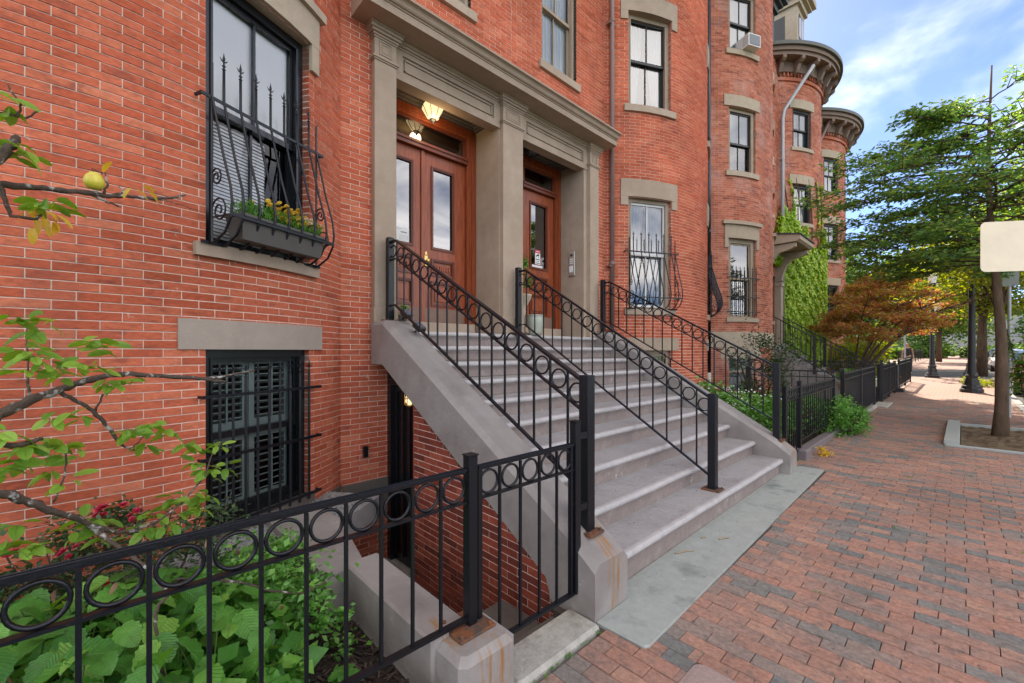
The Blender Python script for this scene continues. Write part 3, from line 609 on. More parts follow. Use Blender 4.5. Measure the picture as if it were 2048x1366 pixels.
for P in (-p2, p2):
    window(hB, frameM(c2, P, CH, .28), WW, 1.33, brown, 'sheer', fw=.06)
    window(hB, frameM(c2, P, CH, 2.38), WW, 2.06, brown, 'curtain', fw=.07, dep=.06, sash_m=whitep, split=.5)
    window(hB, frameM(c2, P, CH, 6.12), WW, 1.73, brown, 'curtain', fw=.07, dep=.07, split=.52, sash_m=ironfar)
    arc_stone(hB, c2, P, WW, 1.612, 1.85, .015, .1, .2, brown)
    arc_stone(hB, c2, P, WW, 2.27, 2.38, .05, .1, .08, brown, 'sill'); arc_stone(hB, c2, P, WW, 6.00, 6.12, .05, .1, .09, brown, 'sill')
    arc_stone(hB, c2, P, WW, 4.44, 4.76, .025, .12, .15, brown); arc_stone(hB, c2, P, WW, 7.85, 8.18, .025, .12, .15, brown)
    for s in (-1, 1):
        for zz in (4.44, 7.85):
            mb = MB(); hw = (WW / 2 + .08) / BRAD; mb.polar(c2, BRAD - .1, BRAD + .023, P + s * hw - .07 / BRAD, P + s * hw + .07 / BRAD, zz - .16, zz - .002, 2); obj('lintel_ear', mb, brown, hB)
up = MB(); up.polar(c2, 2.6, BRAD, R(-45), R(45), 9.2, 12.2, 24); obj('upper_bay', up, brick_far, hB)
mb = MB(); mb.box(XW - .3, XW, 10.56, 10.9, 0, 12.2); obj('party_pier', mb, brick_far, hB)
# =============================== house C ===============================
hC = thing('brick_row_house', 'third brick row house with faded bay, stone band and bracketed door canopy', 'row house', (-8, 14, 0), 'brick row houses with rounded bays')
c3 = (-6.515, 13.18); p3 = R(-24.5)
mb = MB(); mb.box(XW - .3, XW, 10.9, 11.175, 0, 12.2); obj('party_pier', mb, brick_far, hC)
ops = [op(s, a, b) for s in (p3, -p3) for a, b in ((.45, 1.66), (2.46, 4.53), (6.27, 7.95), (9.42, 11.0))]
brick_wall(hC, bow_surf(c3), -BRAD * R(45), BRAD * R(45), 0.0, 11.8, ops, brick_far, mortar_far, name='bay_wall')
for P in (p3, -p3):
    window(hC, frameM(c3, P, CH, .45), WW, 1.21, brown, 'blind'); window(hC, frameM(c3, P, CH, 2.46), WW, 2.07, stone_tan, 'sheer', fw=.10, muntin=False)
    window(hC, frameM(c3, P, CH, 6.27), WW, 1.68, stone_tan, 'halfshade', fw=.08, split=.46, sash_m=ironfar); window(hC, frameM(c3, P, CH, 9.42), WW, 1.58, brown, 'drawn', fw=.08, sash_m=ironfar)
    arc_stone(hC, c3, P, WW, 2.36, 2.46, .05, .1, .08, stone_tan, 'sill'); arc_stone(hC, c3, P, WW, 6.14, 6.27, .05, .1, .09, stone_tan, 'sill'); arc_stone(hC, c3, P, WW, 9.29, 9.42, .05, .1, .09, stone_tan, 'sill')
    arc_stone(hC, c3, P, WW, 4.53, 4.88, .03, .12, .12, stone_tan); arc_stone(hC, c3, P, WW, 4.88, 4.97, .09, .1, .19, stone_tan, 'drip_mould')
    arc_stone(hC, c3, P, WW, 7.95, 8.24, .03, .12, .14, stone_tan); arc_stone(hC, c3, P, WW, 1.40, 1.69, .012, .12, .22, stone_tan)
    for s in (-1, 1):
        mb = MB(); hw = (WW / 2 + .07) / BRAD; mb.polar(c3, BRAD - .1, BRAD + .028, P + s * hw - .05 / BRAD, P + s * hw + .05 / BRAD, 4.28, 4.528, 2); obj('lintel_ear', mb, stone_tan, hC)
mb = MB(); mb.polar(c3, BRAD - .1, BRAD + .02, R(-45), R(45), 1.69, 2.10, 24); obj('stone_band', mb, stone_tan, hC)
mb = MB(); mb.polar(c3, BRAD - .2, BRAD + .03, R(-45), R(45), 11.8, 12.3, 24); obj('frieze', mb, brick_far, hC)
owC = [(15.7, 16.9, 1.5, 4.2), (15.75, 16.55, 6.3, 8.0), (15.75, 16.55, 9.4, 10.9)]
brick_wall(hC, flat_surf(XW), 15.185, 17.29, 0, 12.0, owC, brick_far, mortar_far, name='entry_wall')
for z, h in ((6.3, 1.7), (9.4, 1.5)):
    window(hC, frameM((XW, 16.15), 0, 0, z), .8, h, brown, 'drawn'); mb = MB(); mb.box(XW - .1, XW + .06, 15.68, 16.62, z - .12, z); obj('sill', mb, stone_tan, hC)
    mb = MB(); mb.box(XW - .1, XW + .05, 15.68, 16.62, z + h, z + h + .28); obj('lintel', mb, stone_tan, hC)
# =============================== houses D, E ===============================
def bracketed_cornice(parent, c, z0, m1=brown, m2=brown, flat=None):
    mb = MB(); mb.polar(c, BRAD - .1, BRAD + .06, R(-52), R(52), z0 - .62, z0 - .50, 28); obj('string_course', mb, brick_far, parent)
    mb = MB()
    for k in range(38):
        a = R(-50 + k * 100 / 37); mb.polar(c, BRAD, BRAD + .09, a - .009, a + .009, z0 - .48, z0 - .36, 1)
    obj('dentil_band', mb, brick_far, parent)
    mb = MB(); mb.polar(c, BRAD - .1, BRAD + .12, R(-52), R(52), z0 - .35, z0, 28); obj('frieze', mb, m1, parent)
    mb = MB(); mb.polar(c, BRAD - .1, BRAD + .50, R(-55), R(55), z0, z0 + .12, 30); mb.polar(c, BRAD - .1, BRAD + .57, R(-55), R(55), z0 + .121, z0 + .30, 30); obj('eave', mb, m1, parent)
    mb = MB(); mb.polar(c, BRAD + .56, BRAD + .66, R(-55), R(55), z0 + .26, z0 + .38, 30); obj('gutter', mb, darkgut, parent)
    br = MB(); br.prism([(0, 0), (.38, 0), (.38, -.10), (.30, -.16), (.22, -.17), (.18, -.26), (.10, -.42), (0, -.46)], -.06, .06, 'y'); bme = mesh_of('bracket', br, m2)
    for k in range(9):
        a = R(-46 + k * 92 / 8); inst('bracket', bme, (c[0] + (BRAD + .12) * math.cos(a), c[1] + (BRAD + .12) * math.sin(a), z0 - .002), parent, (0, 0, a))
def dormer(parent, x, y, z0, wd=1.5, h=1.9, m=stone_tan):
    mb = MB(); mb.box(x - 1.6, x, y - wd / 2, y + wd / 2, z0, z0 + h); obj('dormer_wall', mb, m, parent)
    mb = MB(); mb.box(x - 1.7, x + .22, y - wd / 2 - .22, y + wd / 2 + .22, z0 + h, z0 + h + .12); mb.box(x - 1.7, x + .34, y - wd / 2 - .34, y + wd / 2 + .34, z0 + h + .121, z0 + h + .34)
    mb.box(x - 1.6, x + .1, y - wd / 2 - .1, y + wd / 2 + .1, z0 + h - .22, z0 + h - .002); obj('dormer_cornice', mb, m, parent)
    mb = MB(); mb.box(x - .02, x + .012, y - wd * .28, y + wd * .28, z0 + .25, z0 + h - .45); obj('dormer_window', mb, blackp, parent)
    for k in (-1, 1):
        mb = MB(); mb.box(x + .013, x + .02, y + k * wd * .135 - .16, y + k * wd * .135 + .16, z0 + .32, z0 + h - .52); obj('pane', mb, glassd, parent)
    mb = MB(); mb.box(x - 1.1, x - .4, y - wd / 2 - .012, y - wd / 2 - .001, z0 + .25, z0 + h - .45); obj('dormer_window', mb, blackp, parent)
glassd = mat('dark_reflective_glass', (0.10, 0.13, 0.16), 0.06, spec=1.0)
def far_house(label, c, yw0, yw1, ywx, zs, zc, style, y_mid, brickm=brick_far):
    h = thing('brick_row_house', label, 'row house', (-8, y_mid, 0), 'brick row houses with rounded bays')
    P = R(-25); ops = [op(s, a, b) for s in (P, -P) for a, b in zs]
    brick_wall(h, bow_surf(c), -BRAD * R(45), BRAD * R(45), 0, zc - .6, ops, brickm, mortar_far, name='bay_wall')
    for s in (P, -P):
        for (a, b), st in zip(zs, style):
            window(h, frameM(c, s, CH, a), WW, b - a, ironfar, st, fw=.09); arc_stone(h, c, s, WW, a - .12, a, .05, .1, .08, stone_tan, 'sill'); arc_stone(h, c, s, WW, b, b + .32, .03, .12, .13, stone_tan)
    if yw1 > yw0: brick_wall(h, flat_surf(XW), yw0, yw1, 0, zc, [], brickm, mortar_far, name='entry_wall')
    mb = MB(); mb.polar(c, BRAD - .1, BRAD, R(-45), R(45), zc - .6, zc, 24); obj('upper_wall', mb, brickm, h)
    bracketed_cornice(h, c, zc + .1, darkcor, darkcor)
    return h
c4 = (-6.515, 19.3); c5 = (-6.515, 24.25)
hD = far_house('fourth brick row house with ivy covered rounded bay under a bracketed cornice', c4, 21.31, 21.8, XW, [(2.5, 4.5), (6.2, 7.6), (8.9, 10.3)], 11.75, ['sheer', 'curtain', 'curtain'], 19.5)
hE = far_house('farthest brick row house with rounded bay glimpsed beyond the ivy covered one', c5, 21.8, 22.24, XW, [(2.5, 4.5), (5.6, 7.2), (8.6, 10.1)], 11.4, ['sheer', 'sheer', 'drawn'], 24.4)
dormer(hD, -4.25, 19.2, 13.2, 1.0, 1.65); dormer(hC, -4.55, 16.4, 12.0, 1.2, 1.7, slatedk)
for h, c, z in ((hD, c4, 11.9), (hE, c5, 11.9), (hC, c3, 12.3)):
    mb = MB(); mb.lathe([(2.2, 0), (1.9, 1.2), (1.8, 1.25), (.5, 1.6)], (c[0], c[1], z + .1), 20); obj('mansard', mb, slatedk, h)
# masonry bodies and roofs behind the fronts
for h, y0, y1, zt in ((hA, -2.4, 4.22, 12.2), (hB, 4.222, 10.88, 12.2), (hC, 10.882, 17.28, 12.3), (hD, 17.282, 21.79, 11.9), (hE, 21.792, 26.4, 11.9)):
    mb = MB(); mb.box(-14, XW - .32, y0, y1, zt - .02, zt + .10); obj('roof', mb, slatedk, h)
    mb = MB(); mb.box(-14.2, -13.9, y0, y1, -.2, zt - .03); obj('rear_wall', mb, brick_far, h)
for h, c, zt in ((hA, c1, 12.2), (hB, c2, 12.2), (hC, c3, 12.3), (hD, c4, 11.9), (hE, c5, 11.9)):
    mb = MB(); mb.polar(c, .2, BRAD, R(-60), R(60), zt - .02 + .12, zt + .16, 16); obj('bay_roof', mb, slatedk, h)
for h, y in ((hA, -2.4), (hE, 26.4)):
    mb = MB(); mb.box(-13.9, XW, y - .15, y + .15, -.2, 11.85); obj('end_wall', mb, brick_far, h)
mb = MB(); mb.box(XW - .45, XW - .25, 1.8, 6.5, 9.05, 12.1); obj('upper_wall', mb, brick_far, hB)
# ivy-side: sealed lower floor behind the entrance recess
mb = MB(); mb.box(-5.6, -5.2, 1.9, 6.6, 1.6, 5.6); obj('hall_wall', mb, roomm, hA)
# ------------------------------------------------------------------ portico round the two doors
po = thing('entrance_portico', 'taupe painted portico with three pilasters and a moulded cornice framing both front doors', 'portico', (-4.6, 4.2, 1.84))
XP = -4.42; ZL = 1.84; ZT = 5.19
def pilaster(y0, y1):
    mb = MB(); mb.box(-4.62, XP, y0, y1, ZL, 5.10); p = obj('pilaster', mb, brown, po)
    mb = MB(); mb.bbox(-4.63, XP + .016, y0 - .014, y1 + .014, ZL + .001, 2.08, .006); obj('plinth', mb, brown, p)
    mb = MB()
    for k, (e, za, zb) in enumerate(((.012, 4.815, 4.832), (.024, 4.832, 4.853), (.014, 4.853, 4.866))): mb.box(-4.63, XP + e, y0 - e, y1 + e, za, zb)
    obj('necking', mb, brown, p)
    mb = MB()
    for e, za, zb in ((.010, 5.055, 5.075), (.022, 5.075, 5.10), (.042, 5.10, 5.13), (.058, 5.13, 5.165), (.068, 5.165, ZT - .001)): mb.box(-4.63, XP + e, y0 - e, y1 + e, za, zb)
    obj('capital', mb, brown, p)
    m = .055; a, b, za, zb = y0 + m, y1 - m, 4.885, 5.04     # sunk square panel: two nested raised fillets
    mb = MB()
    for e, t_, pr in ((0, .012, .008), (.03, .008, .005)):
        aa, bb, z0, z1 = a + e, b - e, za + e, zb - e
        if bb - aa < .03: continue
        mb.box(XP + .0005, XP + pr, aa, bb, z1 - t_, z1); mb.box(XP + .0005, XP + pr, aa, bb, z0, z0 + t_); mb.box(XP + .0005, XP + pr, aa, aa + t_, z0 + t_, z1 - t_); mb.box(XP + .0005, XP + pr, bb - t_, bb, z0 + t_, z1 - t_)
    obj('panel_moulding', mb, brown, p)
for y0, y1 in ((2.09, 2.35), (3.99, 4.38), (6.02, 6.27)): pilaster(y0, y1)
for y0, y1 in ((2.33, 3.995), (4.375, 6.03)):
    XL = -4.475; mb = MB()
    mb.box(-4.64, XL, y0, y1, 4.75, 4.845); mb.box(-4.64, XL, y0, y1, 5.045, 5.10); mb.box(-4.64, XL, y0, y0 + .13, 4.845, 5.045); mb.box(-4.64, XL, y1 - .13, y1, 4.845, 5.045)
    mb.box(-4.64, XL - .022, y0 + .13, y1 - .13, 4.845, 5.045); lb = obj('frieze_beam', mb, brown, po)
    mb = MB(); e = .03; a, b, za, zb = y0 + .13 + e, y1 - .13 - e, 4.845 + e, 5.045 - e
    mb.box(XL - .0215, XL - .005, a, b, zb - .012, zb); mb.box(XL - .0215, XL - .005, a, b, za, za + .012); mb.box(XL - .0215, XL - .005, a, a + .012, za, zb); mb.box(XL - .0215, XL - .005, b - .012, b, za, zb); obj('panel_moulding', mb, brown, lb)
    mb = MB()
    for e, za, zb in ((.012, 5.10, 5.12), (.03, 5.12, 5.15), (.045, 5.15, ZT - .001)): mb.box(-4.64, XL + e, y0 + .05, y1 - .05, za, zb)
    obj('bed_moulding', mb, brown, lb)
mb = MB(); mb.prism([(-4.6, 5.19), (-4.15, 5.19), (-4.15, 5.272), (-4.138, 5.276), (-4.138, 5.288), (-4.118, 5.294), (-4.106, 5.308), (-4.100, 5.325), (-4.088, 5.343), (-4.068, 5.352), (-4.052, 5.356), (-4.052, 5.378), (-4.49, 5.43), (-4.6, 5.43)], 1.86, 6.43, 'y'); obj('cornice', mb, brown, po)
for nm, x0, x1, y0, y1 in (('jamb', -5.06, -4.49, 2.10, 2.21), ('jamb', -5.06, -4.49, 3.97, 4.40), ('jamb', -5.06, -4.49, 5.93, 6.25)):
    mb = MB(); mb.box(x0, x1, y0, y1, ZL - .1, 5.0); obj(nm, mb, brown, po)
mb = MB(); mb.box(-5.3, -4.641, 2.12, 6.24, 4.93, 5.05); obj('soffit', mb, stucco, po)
for (y0, y1) in ((2.21, 3.97), (4.40, 5.93)):                     # coffer mouldings under the soffit
    mb = MB()
    for e, z in ((.0, .07), (.045, .045), (.09, .02)):
        a, b, c_, d = -5.06 + e, -4.642 - e, y0 + e, y1 - e; tt = .04
        mb.box(a, a + tt, c_, d, 4.93 - z, 4.929); mb.box(b - tt, b, c_, d, 4.93 - z, 4.929); mb.box(a + tt, b - tt, c_, c_ + tt, 4.93 - z, 4.929); mb.box(a + tt, b - tt, d - tt, d, 4.93 - z, 4.929)
    obj('coffer_moulding', mb, stucco, po)
# ------------------------------------------------------------------ doors
glassdoor = bpy.data.materials.new('door_glass'); glassdoor.use_nodes = True; glass(glassdoor, 3.4, (.25, .25, .24), .02)
def door_leaf(house, y0, y1, handle=None, m=wood, gy=None):
    XD = -5.05; zb, zt = 2.0, 4.33; st = .13; w_ = y1 - y0
    gy0, gy1 = gy or (y0 + .16, y1 - .20); gz0, gz1 = 3.03, 4.14
    mb = MB(); mb.box(XD - .05, XD, y0, gy0, zb, zt); mb.box(XD - .05, XD, gy1, y1, zb, zt); mb.box(XD - .05, XD, gy0, gy1, gz1, zt); mb.box(XD - .05, XD, gy0, gy1, 2.86, gz0); mb.box(XD - .05, XD, gy0, gy1, zb, 2.24)
    mb.box(XD - .05, XD, gy0, gy1, 2.55, 2.66); mb.box(XD - .05, XD - .022, gy0, gy1, 2.66, 2.86); mb.box(XD - .05, XD - .022, gy0, gy1, 2.24, 2.55)
    d = obj('door', mb, m, house)
    mb = MB(); mb.add([(XD - .02, gy0, gz0), (XD - .02, gy1, gz0), (XD - .02, gy1, gz1), (XD - .02, gy0, gz1)], [(0, 1, 2, 3)]); obj('pane', mb, glassdoor, d)
    for za, zb_ in ((gz0, gz1), (2.66, 2.86), (2.24, 2.55)):
        mb = MB()
        for e, t_, pr in ((-.022, .022, .016), (0, .016, .006)):
            a, b, z0, z1 = gy0 + e, gy1 - e, za + e, zb_ - e
            mb.box(XD + .0005, XD + pr, a, b, z1 - t_, z1); mb.box(XD + .0005, XD + pr, a, b, z0, z0 + t_); mb.box(XD + .0005, XD + pr, a, a + t_, z0 + t_, z1 - t_); mb.box(XD + .0005, XD + pr, b - t_, b, z0 + t_, z1 - t_)
        obj('moulding', mb, wood_dk, d)
    mb = MB(); mb.bbox(XD - .0215, XD - .004, gy0 + .05, gy1 - .05, 2.29, 2.50, .006); obj('panel', mb, m, d)
    mb = MB(); mb.box(XD - .0215, XD - .012, gy0 + .035, gy1 - .035, 2.70, 2.82); n = 7
    for k in range(n): yy = gy0 + .06 + k * (gy1 - gy0 - .12) / (n - 1); mb.bbox(XD - .012, XD + .004, yy - .014, yy + .014, 2.725, 2.795, .004)
    obj('carved_panel', mb, m, d)
    mb = MB(); mb.box(XD + .0005, XD + .006, y0 + .01, y1 - .01, 2.005, 2.19); obj('kick_plate', mb, kick, d)
    if handle:
        mb = MB(); mb.prism([(handle + .024 * math.cos(a), 2.86 + (.11 if math.sin(a) > 0 else .11) * math.sin(a)) for a in [k * math.pi / 10 for k in range(20)]], XD + .0005, XD + .012, 'x')
        mb.lathe([(.012, 0), (.012, .03), (.026, .04), (.031, .055), (.024, .07), (.006, .075)], (XD + .01, handle, 2.83), 14, 'x'); mb.lathe([(.014, 0), (.014, .008), (.004, .012)], (XD + .01, handle, 2.92), 12, 'x'); obj('handle', mb, brass, d, smooth=False)
    return d
dl = door_leaf(hA, 2.35, 3.068, gy=(2.50, 2.91)); dr = door_leaf(hA, 3.072, 3.79, handle=3.125, gy=(3.23, 3.575)); dB = door_leaf(hB, 4.97, 5.77, gy=(5.18, 5.585))
mb = MB(); mb.box(-5.05, -5.028, 3.045, 3.095, 2.0, 4.33); obj('astragal', mb, wood, dr)
for h, y0, y1, a, b in ((hA, 2.21, 3.97, 2.35, 3.79), (hB, 4.80, 5.93, 4.97, 5.77)):
    mb = MB(); X0, X1 = -5.10, -5.0
    mb.box(X0, X1, y0, a - .012, 1.99, 4.86); mb.box(X0, X1, b + .012, y1 - .002, 1.99, 4.86); mb.box(X0, X1, a - .012, b + .012, 4.72, 4.86)
    for e in (.03, .07): mb.box(X1, X1 + .012, b + .012 + e, b + .032 + e, 1.99, 4.86); mb.box(X1, X1 + .012, a - .032 - e, a - .012 - e, 1.99, 4.86); mb.box(X1, X1 + .012, a - .012, b + .012, 4.72 + e, 4.74 + e)
    fr = obj('door_frame', mb, wood, h)
    mb = MB(); mb.box(-5.08, -4.985, a - .012, b + .012, 4.335, 4.385); mb.box(-5.08, -4.97, a - .012, b + .012, 4.385, 4.42); obj('transom_bar', mb, wood_dk, fr)
    mb = MB(); mb.box(-5.07, -5.02, a - .012, a + .05, 4.42, 4.72); mb.box(-5.07, -5.02, b - .05, b + .012, 4.42, 4.72); mb.box(-5.07, -5.02, a + .05, b - .05, 4.68, 4.72); obj('transom_sash', mb, wood_dk, fr)
    mb = MB(); mb.add([(-5.04, a, 4.42), (-5.04, b, 4.42), (-5.04, b, 4.68), (-5.04, a, 4.68)], [(0, 1, 2, 3)]); obj('transom_pane', mb, glassdoor, fr)
    mb = MB(); mb.box(-5.17, -4.93, a - .1, b + .1, 1.841, 1.99); obj('threshold', mb, brown, fr)
ink = mat('black_print', (0.02, 0.02, 0.02), .6); redp = mat('red_print', (0.5, 0.03, 0.05), .5); paper = mat('white_paper', (0.78, 0.78, 0.76), .7)
nt1 = thing('paper_notice', 'white paper notice taped inside the left glass of the double door', 'notice', (-5.06, 2.7, 3.07))
mb = MB(); mb.box(-5.066, -5.065, 2.54, 2.88, 3.06, 3.235); sh = obj('sheet', mb, paper, nt1)
def scrawl(parent, x, y0, y1, z, h, m, seed, gap=.5):        # print too small to read: broken dark strokes
    r_ = random.Random(seed); mb = MB(); y = y0
    while y < y1 - .004:
        wd = r_.uniform(.5, 1.5) * h
        mb.box(x, x + .0005, y, min(y + wd, y1), z, z + h * r_.uniform(.6, 1)); y += wd + h * gap * r_.uniform(.3, 1)
    obj('small_print', mb, m, parent)
greyp = mat('grey_print', (.30, .30, .30), .7)
scrawl(nt1, -5.0645, 2.66, 2.76, 3.205, .005, greyp, 1); scrawl(nt1, -5.0645, 2.60, 2.67, 3.165, .016, ink, 2); scrawl(nt1, -5.0645, 2.755, 2.85, 3.165, .014, ink, 3)
for k in range(5): scrawl(nt1, -5.0645, 2.56, 2.70, 3.13 - k * .013, .003, greyp, 10 + k); scrawl(nt1, -5.0645, 2.73, 2.87, 3.13 - k * .013, .003, greyp, 20 + k)
nt2 = thing('security_notice', 'red and white camera notice on the glass of the single front door', 'notice', (-5.06, 5.4, 3.04))
mb = MB(); mb.box(-5.066, -5.065, 5.31, 5.45, 3.10, 3.36); obj('sheet', mb, paper, nt2)
mb = MB(); mb.box(-5.0645, -5.064, 5.31, 5.45, 3.30, 3.36); mb.box(-5.0645, -5.064, 5.31, 5.45, 3.10, 3.108); mb.box(-5.0645, -5.064, 5.31, 5.316, 3.108, 3.30); mb.box(-5.0645, -5.064, 5.444, 5.45, 3.108, 3.30); obj('red_band', mb, redp, nt2)
scrawl(nt2, -5.0635, 5.335, 5.425, 3.322, .016, paper, 5, .25); scrawl(nt2, -5.0645, 5.335, 5.43, 3.185, .020, ink, 6, .3); scrawl(nt2, -5.0645, 5.35, 5.41, 3.155, .014, ink, 7, .3); scrawl(nt2, -5.0645, 5.33, 5.43, 3.122, .018, ink, 8, .3)
mb = MB(); mb.prism([(5.335, 3.232), (5.40, 3.262), (5.418, 3.258), (5.42, 3.283), (5.385, 3.29), (5.335, 3.25)], -5.0645, -5.0638, 'x'); mb.box(-5.0645, -5.0638, 5.395, 5.405, 3.22, 3.262); obj('camera_emblem', mb, ink, nt2)
mb = MB(); mb.box(-5.066, -5.065, 5.24, 5.50, 3.045, 3.09); obj('lower_strip', mb, paper, nt2)
# ceiling lamps
def ceiling_lamp(x, y, z, lit, r=.15):
    if lit:
        th = thing('ceiling_lantern', 'lit faceted glass ceiling lantern above the double door', 'lamp', (x, y, z))
        mb = MB(); mb.lathe([(.07, 0), (.07, -.02), (.03, -.03)], (x, y, z), 12); obj('canopy', mb, brass, th)
        mb = MB(); mb.lathe([(r * .72, -.03), (r, -.10), (r * .55, -.22), (r * .28, -.25)], (x, y, z), 8); obj('glass_shade', mb, lampglass, th)
        mb = MB()
        for k in range(8):
            a = 2 * math.pi * k / 8; P = [(x + q * 1.02 * math.cos(a), y + q * 1.02 * math.sin(a), z + h) for q, h in ((r * .72, -.03), (r, -.10), (r * .55, -.22), (r * .28, -.25))]
            mb.tube(P, .0045, 4)
        mb.lathe([(r * .30, -.245), (r * .32, -.26), (.02, -.275), (.008, -.30)], (x, y, z), 10); obj('frame_ribs', mb, iron, th)
    else:
        th = thing('bulkhead_lamp', 'unlit black caged bulkhead lamp above the single door', 'lamp', (x, y, z))
        mb = MB(); mb.lathe([(.135, 0), (.14, -.03), (.12, -.045)], (x, y, z), 18); obj('base', mb, iron, th)
        mb = MB(); mb.lathe([(.11, -.045), (.105, -.09), (.07, -.135), (.02, -.15)], (x, y, z), 16); obj('dome', mb, glassd, th)
        mb = MB()
        for k in range(4):
            a = math.pi * k / 4; mb.tube([(x + .125 * math.cos(a) * s, y + .125 * math.sin(a) * s, z + h) for s, h in ((1, -.045), (.93, -.10), (.6, -.15), (0, -.168), (-.6, -.15), (-.93, -.10), (-1, -.045))], .006, 5)
        mb.ring((x, y, z - .105), (1, 0, 0), (0, 1, 0), .115, .006, 18, 5); obj('cage', mb, iron, th)
ceiling_lamp(-4.83, 3.10, 4.925, True); ceiling_lamp(-4.80, 4.97, 4.925, False)
lp = bpy.data.lights.new('lantern_light', 'POINT'); lp.energy = 2.5; lp.color = (1, .70, .38); lp.shadow_soft_size = .08; lo = bpy.data.objects.new('lantern_light', lp); C.objects.link(lo); lo.location = (-4.80, 3.10, 4.60)
# intercom
ic = thing('intercom_panel', 'brushed metal intercom panel on the right jamb beside the single door', 'intercom', (-4.74, 5.92, 3.1))
mb = MB(); mb.bbox(-4.80, -4.66, 5.895, 5.929, 2.93, 3.36, .004); obj('plate', mb, nickel, ic)
mb = MB(); mb.lathe([(.022, 0), (.022, -.006), (.014, -.008)], (-4.73, 5.894, 3.29), 16, 'y'); obj('speaker', mb, ink, ic)
mb = MB(); mb.box(-4.775, -4.70, 5.886, 5.894, 2.99, 3.10); obj('button_block', mb, paper, ic)
for k in range(3):
    mb = MB(); mb.box(-4.77, -4.69, 5.888, 5.894, 3.14 + k * .035, 3.158 + k * .035); obj('name_plate', mb, paper, ic)

# ------------------------------------------------------------------ stoop
st = thing('front_stoop', 'broad grey painted stone stoop of ten steps rising to both front doors', 'stoop', (-2.9, 4.3, 0))
X1, Z1, TR, RI = -1.545, .235, .314, .178; YA, YB = 2.40, 6.15
prof = []
for k in range(7): a = -math.pi / 2 + math.pi * k / 6; prof.append((.028 * math.cos(a), -.030 + .028 * math.sin(a)))
for i in range(10):
    xn, z = X1 - TR * i, Z1 + RI * i; last = i == 9
    xb = xn - TR - .05 if not last else -5.0
    # tread with a round nosing, scotia, riser
    poly = [(xb, z - .05), (xn - .03, z - .058)] + [(xn - .028 + px, z - .03 + pz + .03 - .0 + 0) for px, pz in prof] + [(xb, z - .002)]
    poly = [(xb, z - .056), (xn - .028, z - .056)] + [(xn - .028 + .028 * math.cos(a), z - .028 + .028 * math.sin(a)) for a in [(-math.pi / 2 + math.pi * k / 6) for k in range(1, 7)]] + [(xn - .045, z), (xb, z)]
    mb = MB(); nseg = 14; ys = [YA + (YB - YA) * k / nseg for k in range(nseg + 1)]; n = len(poly); rr = random.Random(i)
    vs = []
    for y in ys:
        dz = rr.uniform(-.0025, .0025); dx = rr.uniform(-.003, .002)
        for (a, b) in poly: vs.append((a + (dx if a > xn - .2 else 0), y, b + (dz if a > xn - .2 else 0)))
    fs = [(k * n + q, k * n + (q + 1) % n, (k + 1) * n + (q + 1) % n, (k + 1) * n + q) for k in range(nseg) for q in range(n)]; mb.add(vs, fs)
    s = obj('step', mb, steptop, st); s.data.materials.append(nosem)
    for pg in s.data.polygons:
        if pg.center.x + ORG[st.name][0] > xn - .045 and pg.center.z > z - .07 - ORG[st.name][2] and abs(pg.normal.y) < .5 and pg.area < .02: pg.material_index = 1
    zb = z - RI if i else -.2
    mb = MB(); mb.box(xn - .12, xn - .042, YA, YB, zb - .03, z - .0565); mb.box(xn - .042, xn - .028, YA, YB, z - .072, z - .0565); mb.box(xn - .042, xn - .036, YA, YB, z - .086, z - .072); obj('riser', mb, riserm, s)
def cheek(y0, y1, name='cheek_wall'):
    stn = [(-4.42, 1.925, 1.46), (-4.16, 1.925, 1.46), (-1.86, .590, .13), (-1.70, .497, -.30), (-1.64, .458, -.30), (-1.47, .335, -.30)]
    ch = .045; mb = MB(); vs = []
    for x, zt, zb in stn: vs += [(x, y0, zb), (x, y1, zb), (x, y1, zt - ch), (x, y1 - ch, zt), (x, y0 + ch, zt), (x, y0, zt - ch)]
    m = len(stn); fs = [(i * 6 + k, i * 6 + (k + 1) % 6, (i + 1) * 6 + (k + 1) % 6, (i + 1) * 6 + k) for i in range(m - 1) for k in range(6)] + [(5, 4, 3, 2, 1, 0), tuple((m - 1) * 6 + k for k in range(6))]
    mb.add(vs, fs); return obj(name, mb, cheekm, st)
cheek(2.05, 2.399); cheek(6.151, 6.45)
# brick side wall under the stoop with the passage at its left
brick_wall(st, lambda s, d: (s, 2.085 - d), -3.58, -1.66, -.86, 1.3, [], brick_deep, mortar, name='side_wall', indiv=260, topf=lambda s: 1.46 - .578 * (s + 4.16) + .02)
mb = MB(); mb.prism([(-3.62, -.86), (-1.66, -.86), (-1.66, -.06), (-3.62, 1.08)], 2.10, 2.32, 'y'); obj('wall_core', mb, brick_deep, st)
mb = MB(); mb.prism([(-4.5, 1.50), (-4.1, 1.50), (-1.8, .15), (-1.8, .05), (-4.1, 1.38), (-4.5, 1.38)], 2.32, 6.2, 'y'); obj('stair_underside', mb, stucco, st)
# right side wall under the stoop
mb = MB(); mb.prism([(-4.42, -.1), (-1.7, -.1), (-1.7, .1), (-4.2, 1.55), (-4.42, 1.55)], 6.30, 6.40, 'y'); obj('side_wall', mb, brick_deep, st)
mb = MB(); mb.prism([(-4.42, -.8), (-1.7, -.8), (-1.7, .1), (-4.42, 1.5)], 2.62, 2.70, 'y'); obj('inner_wall', mb, stucco, st)

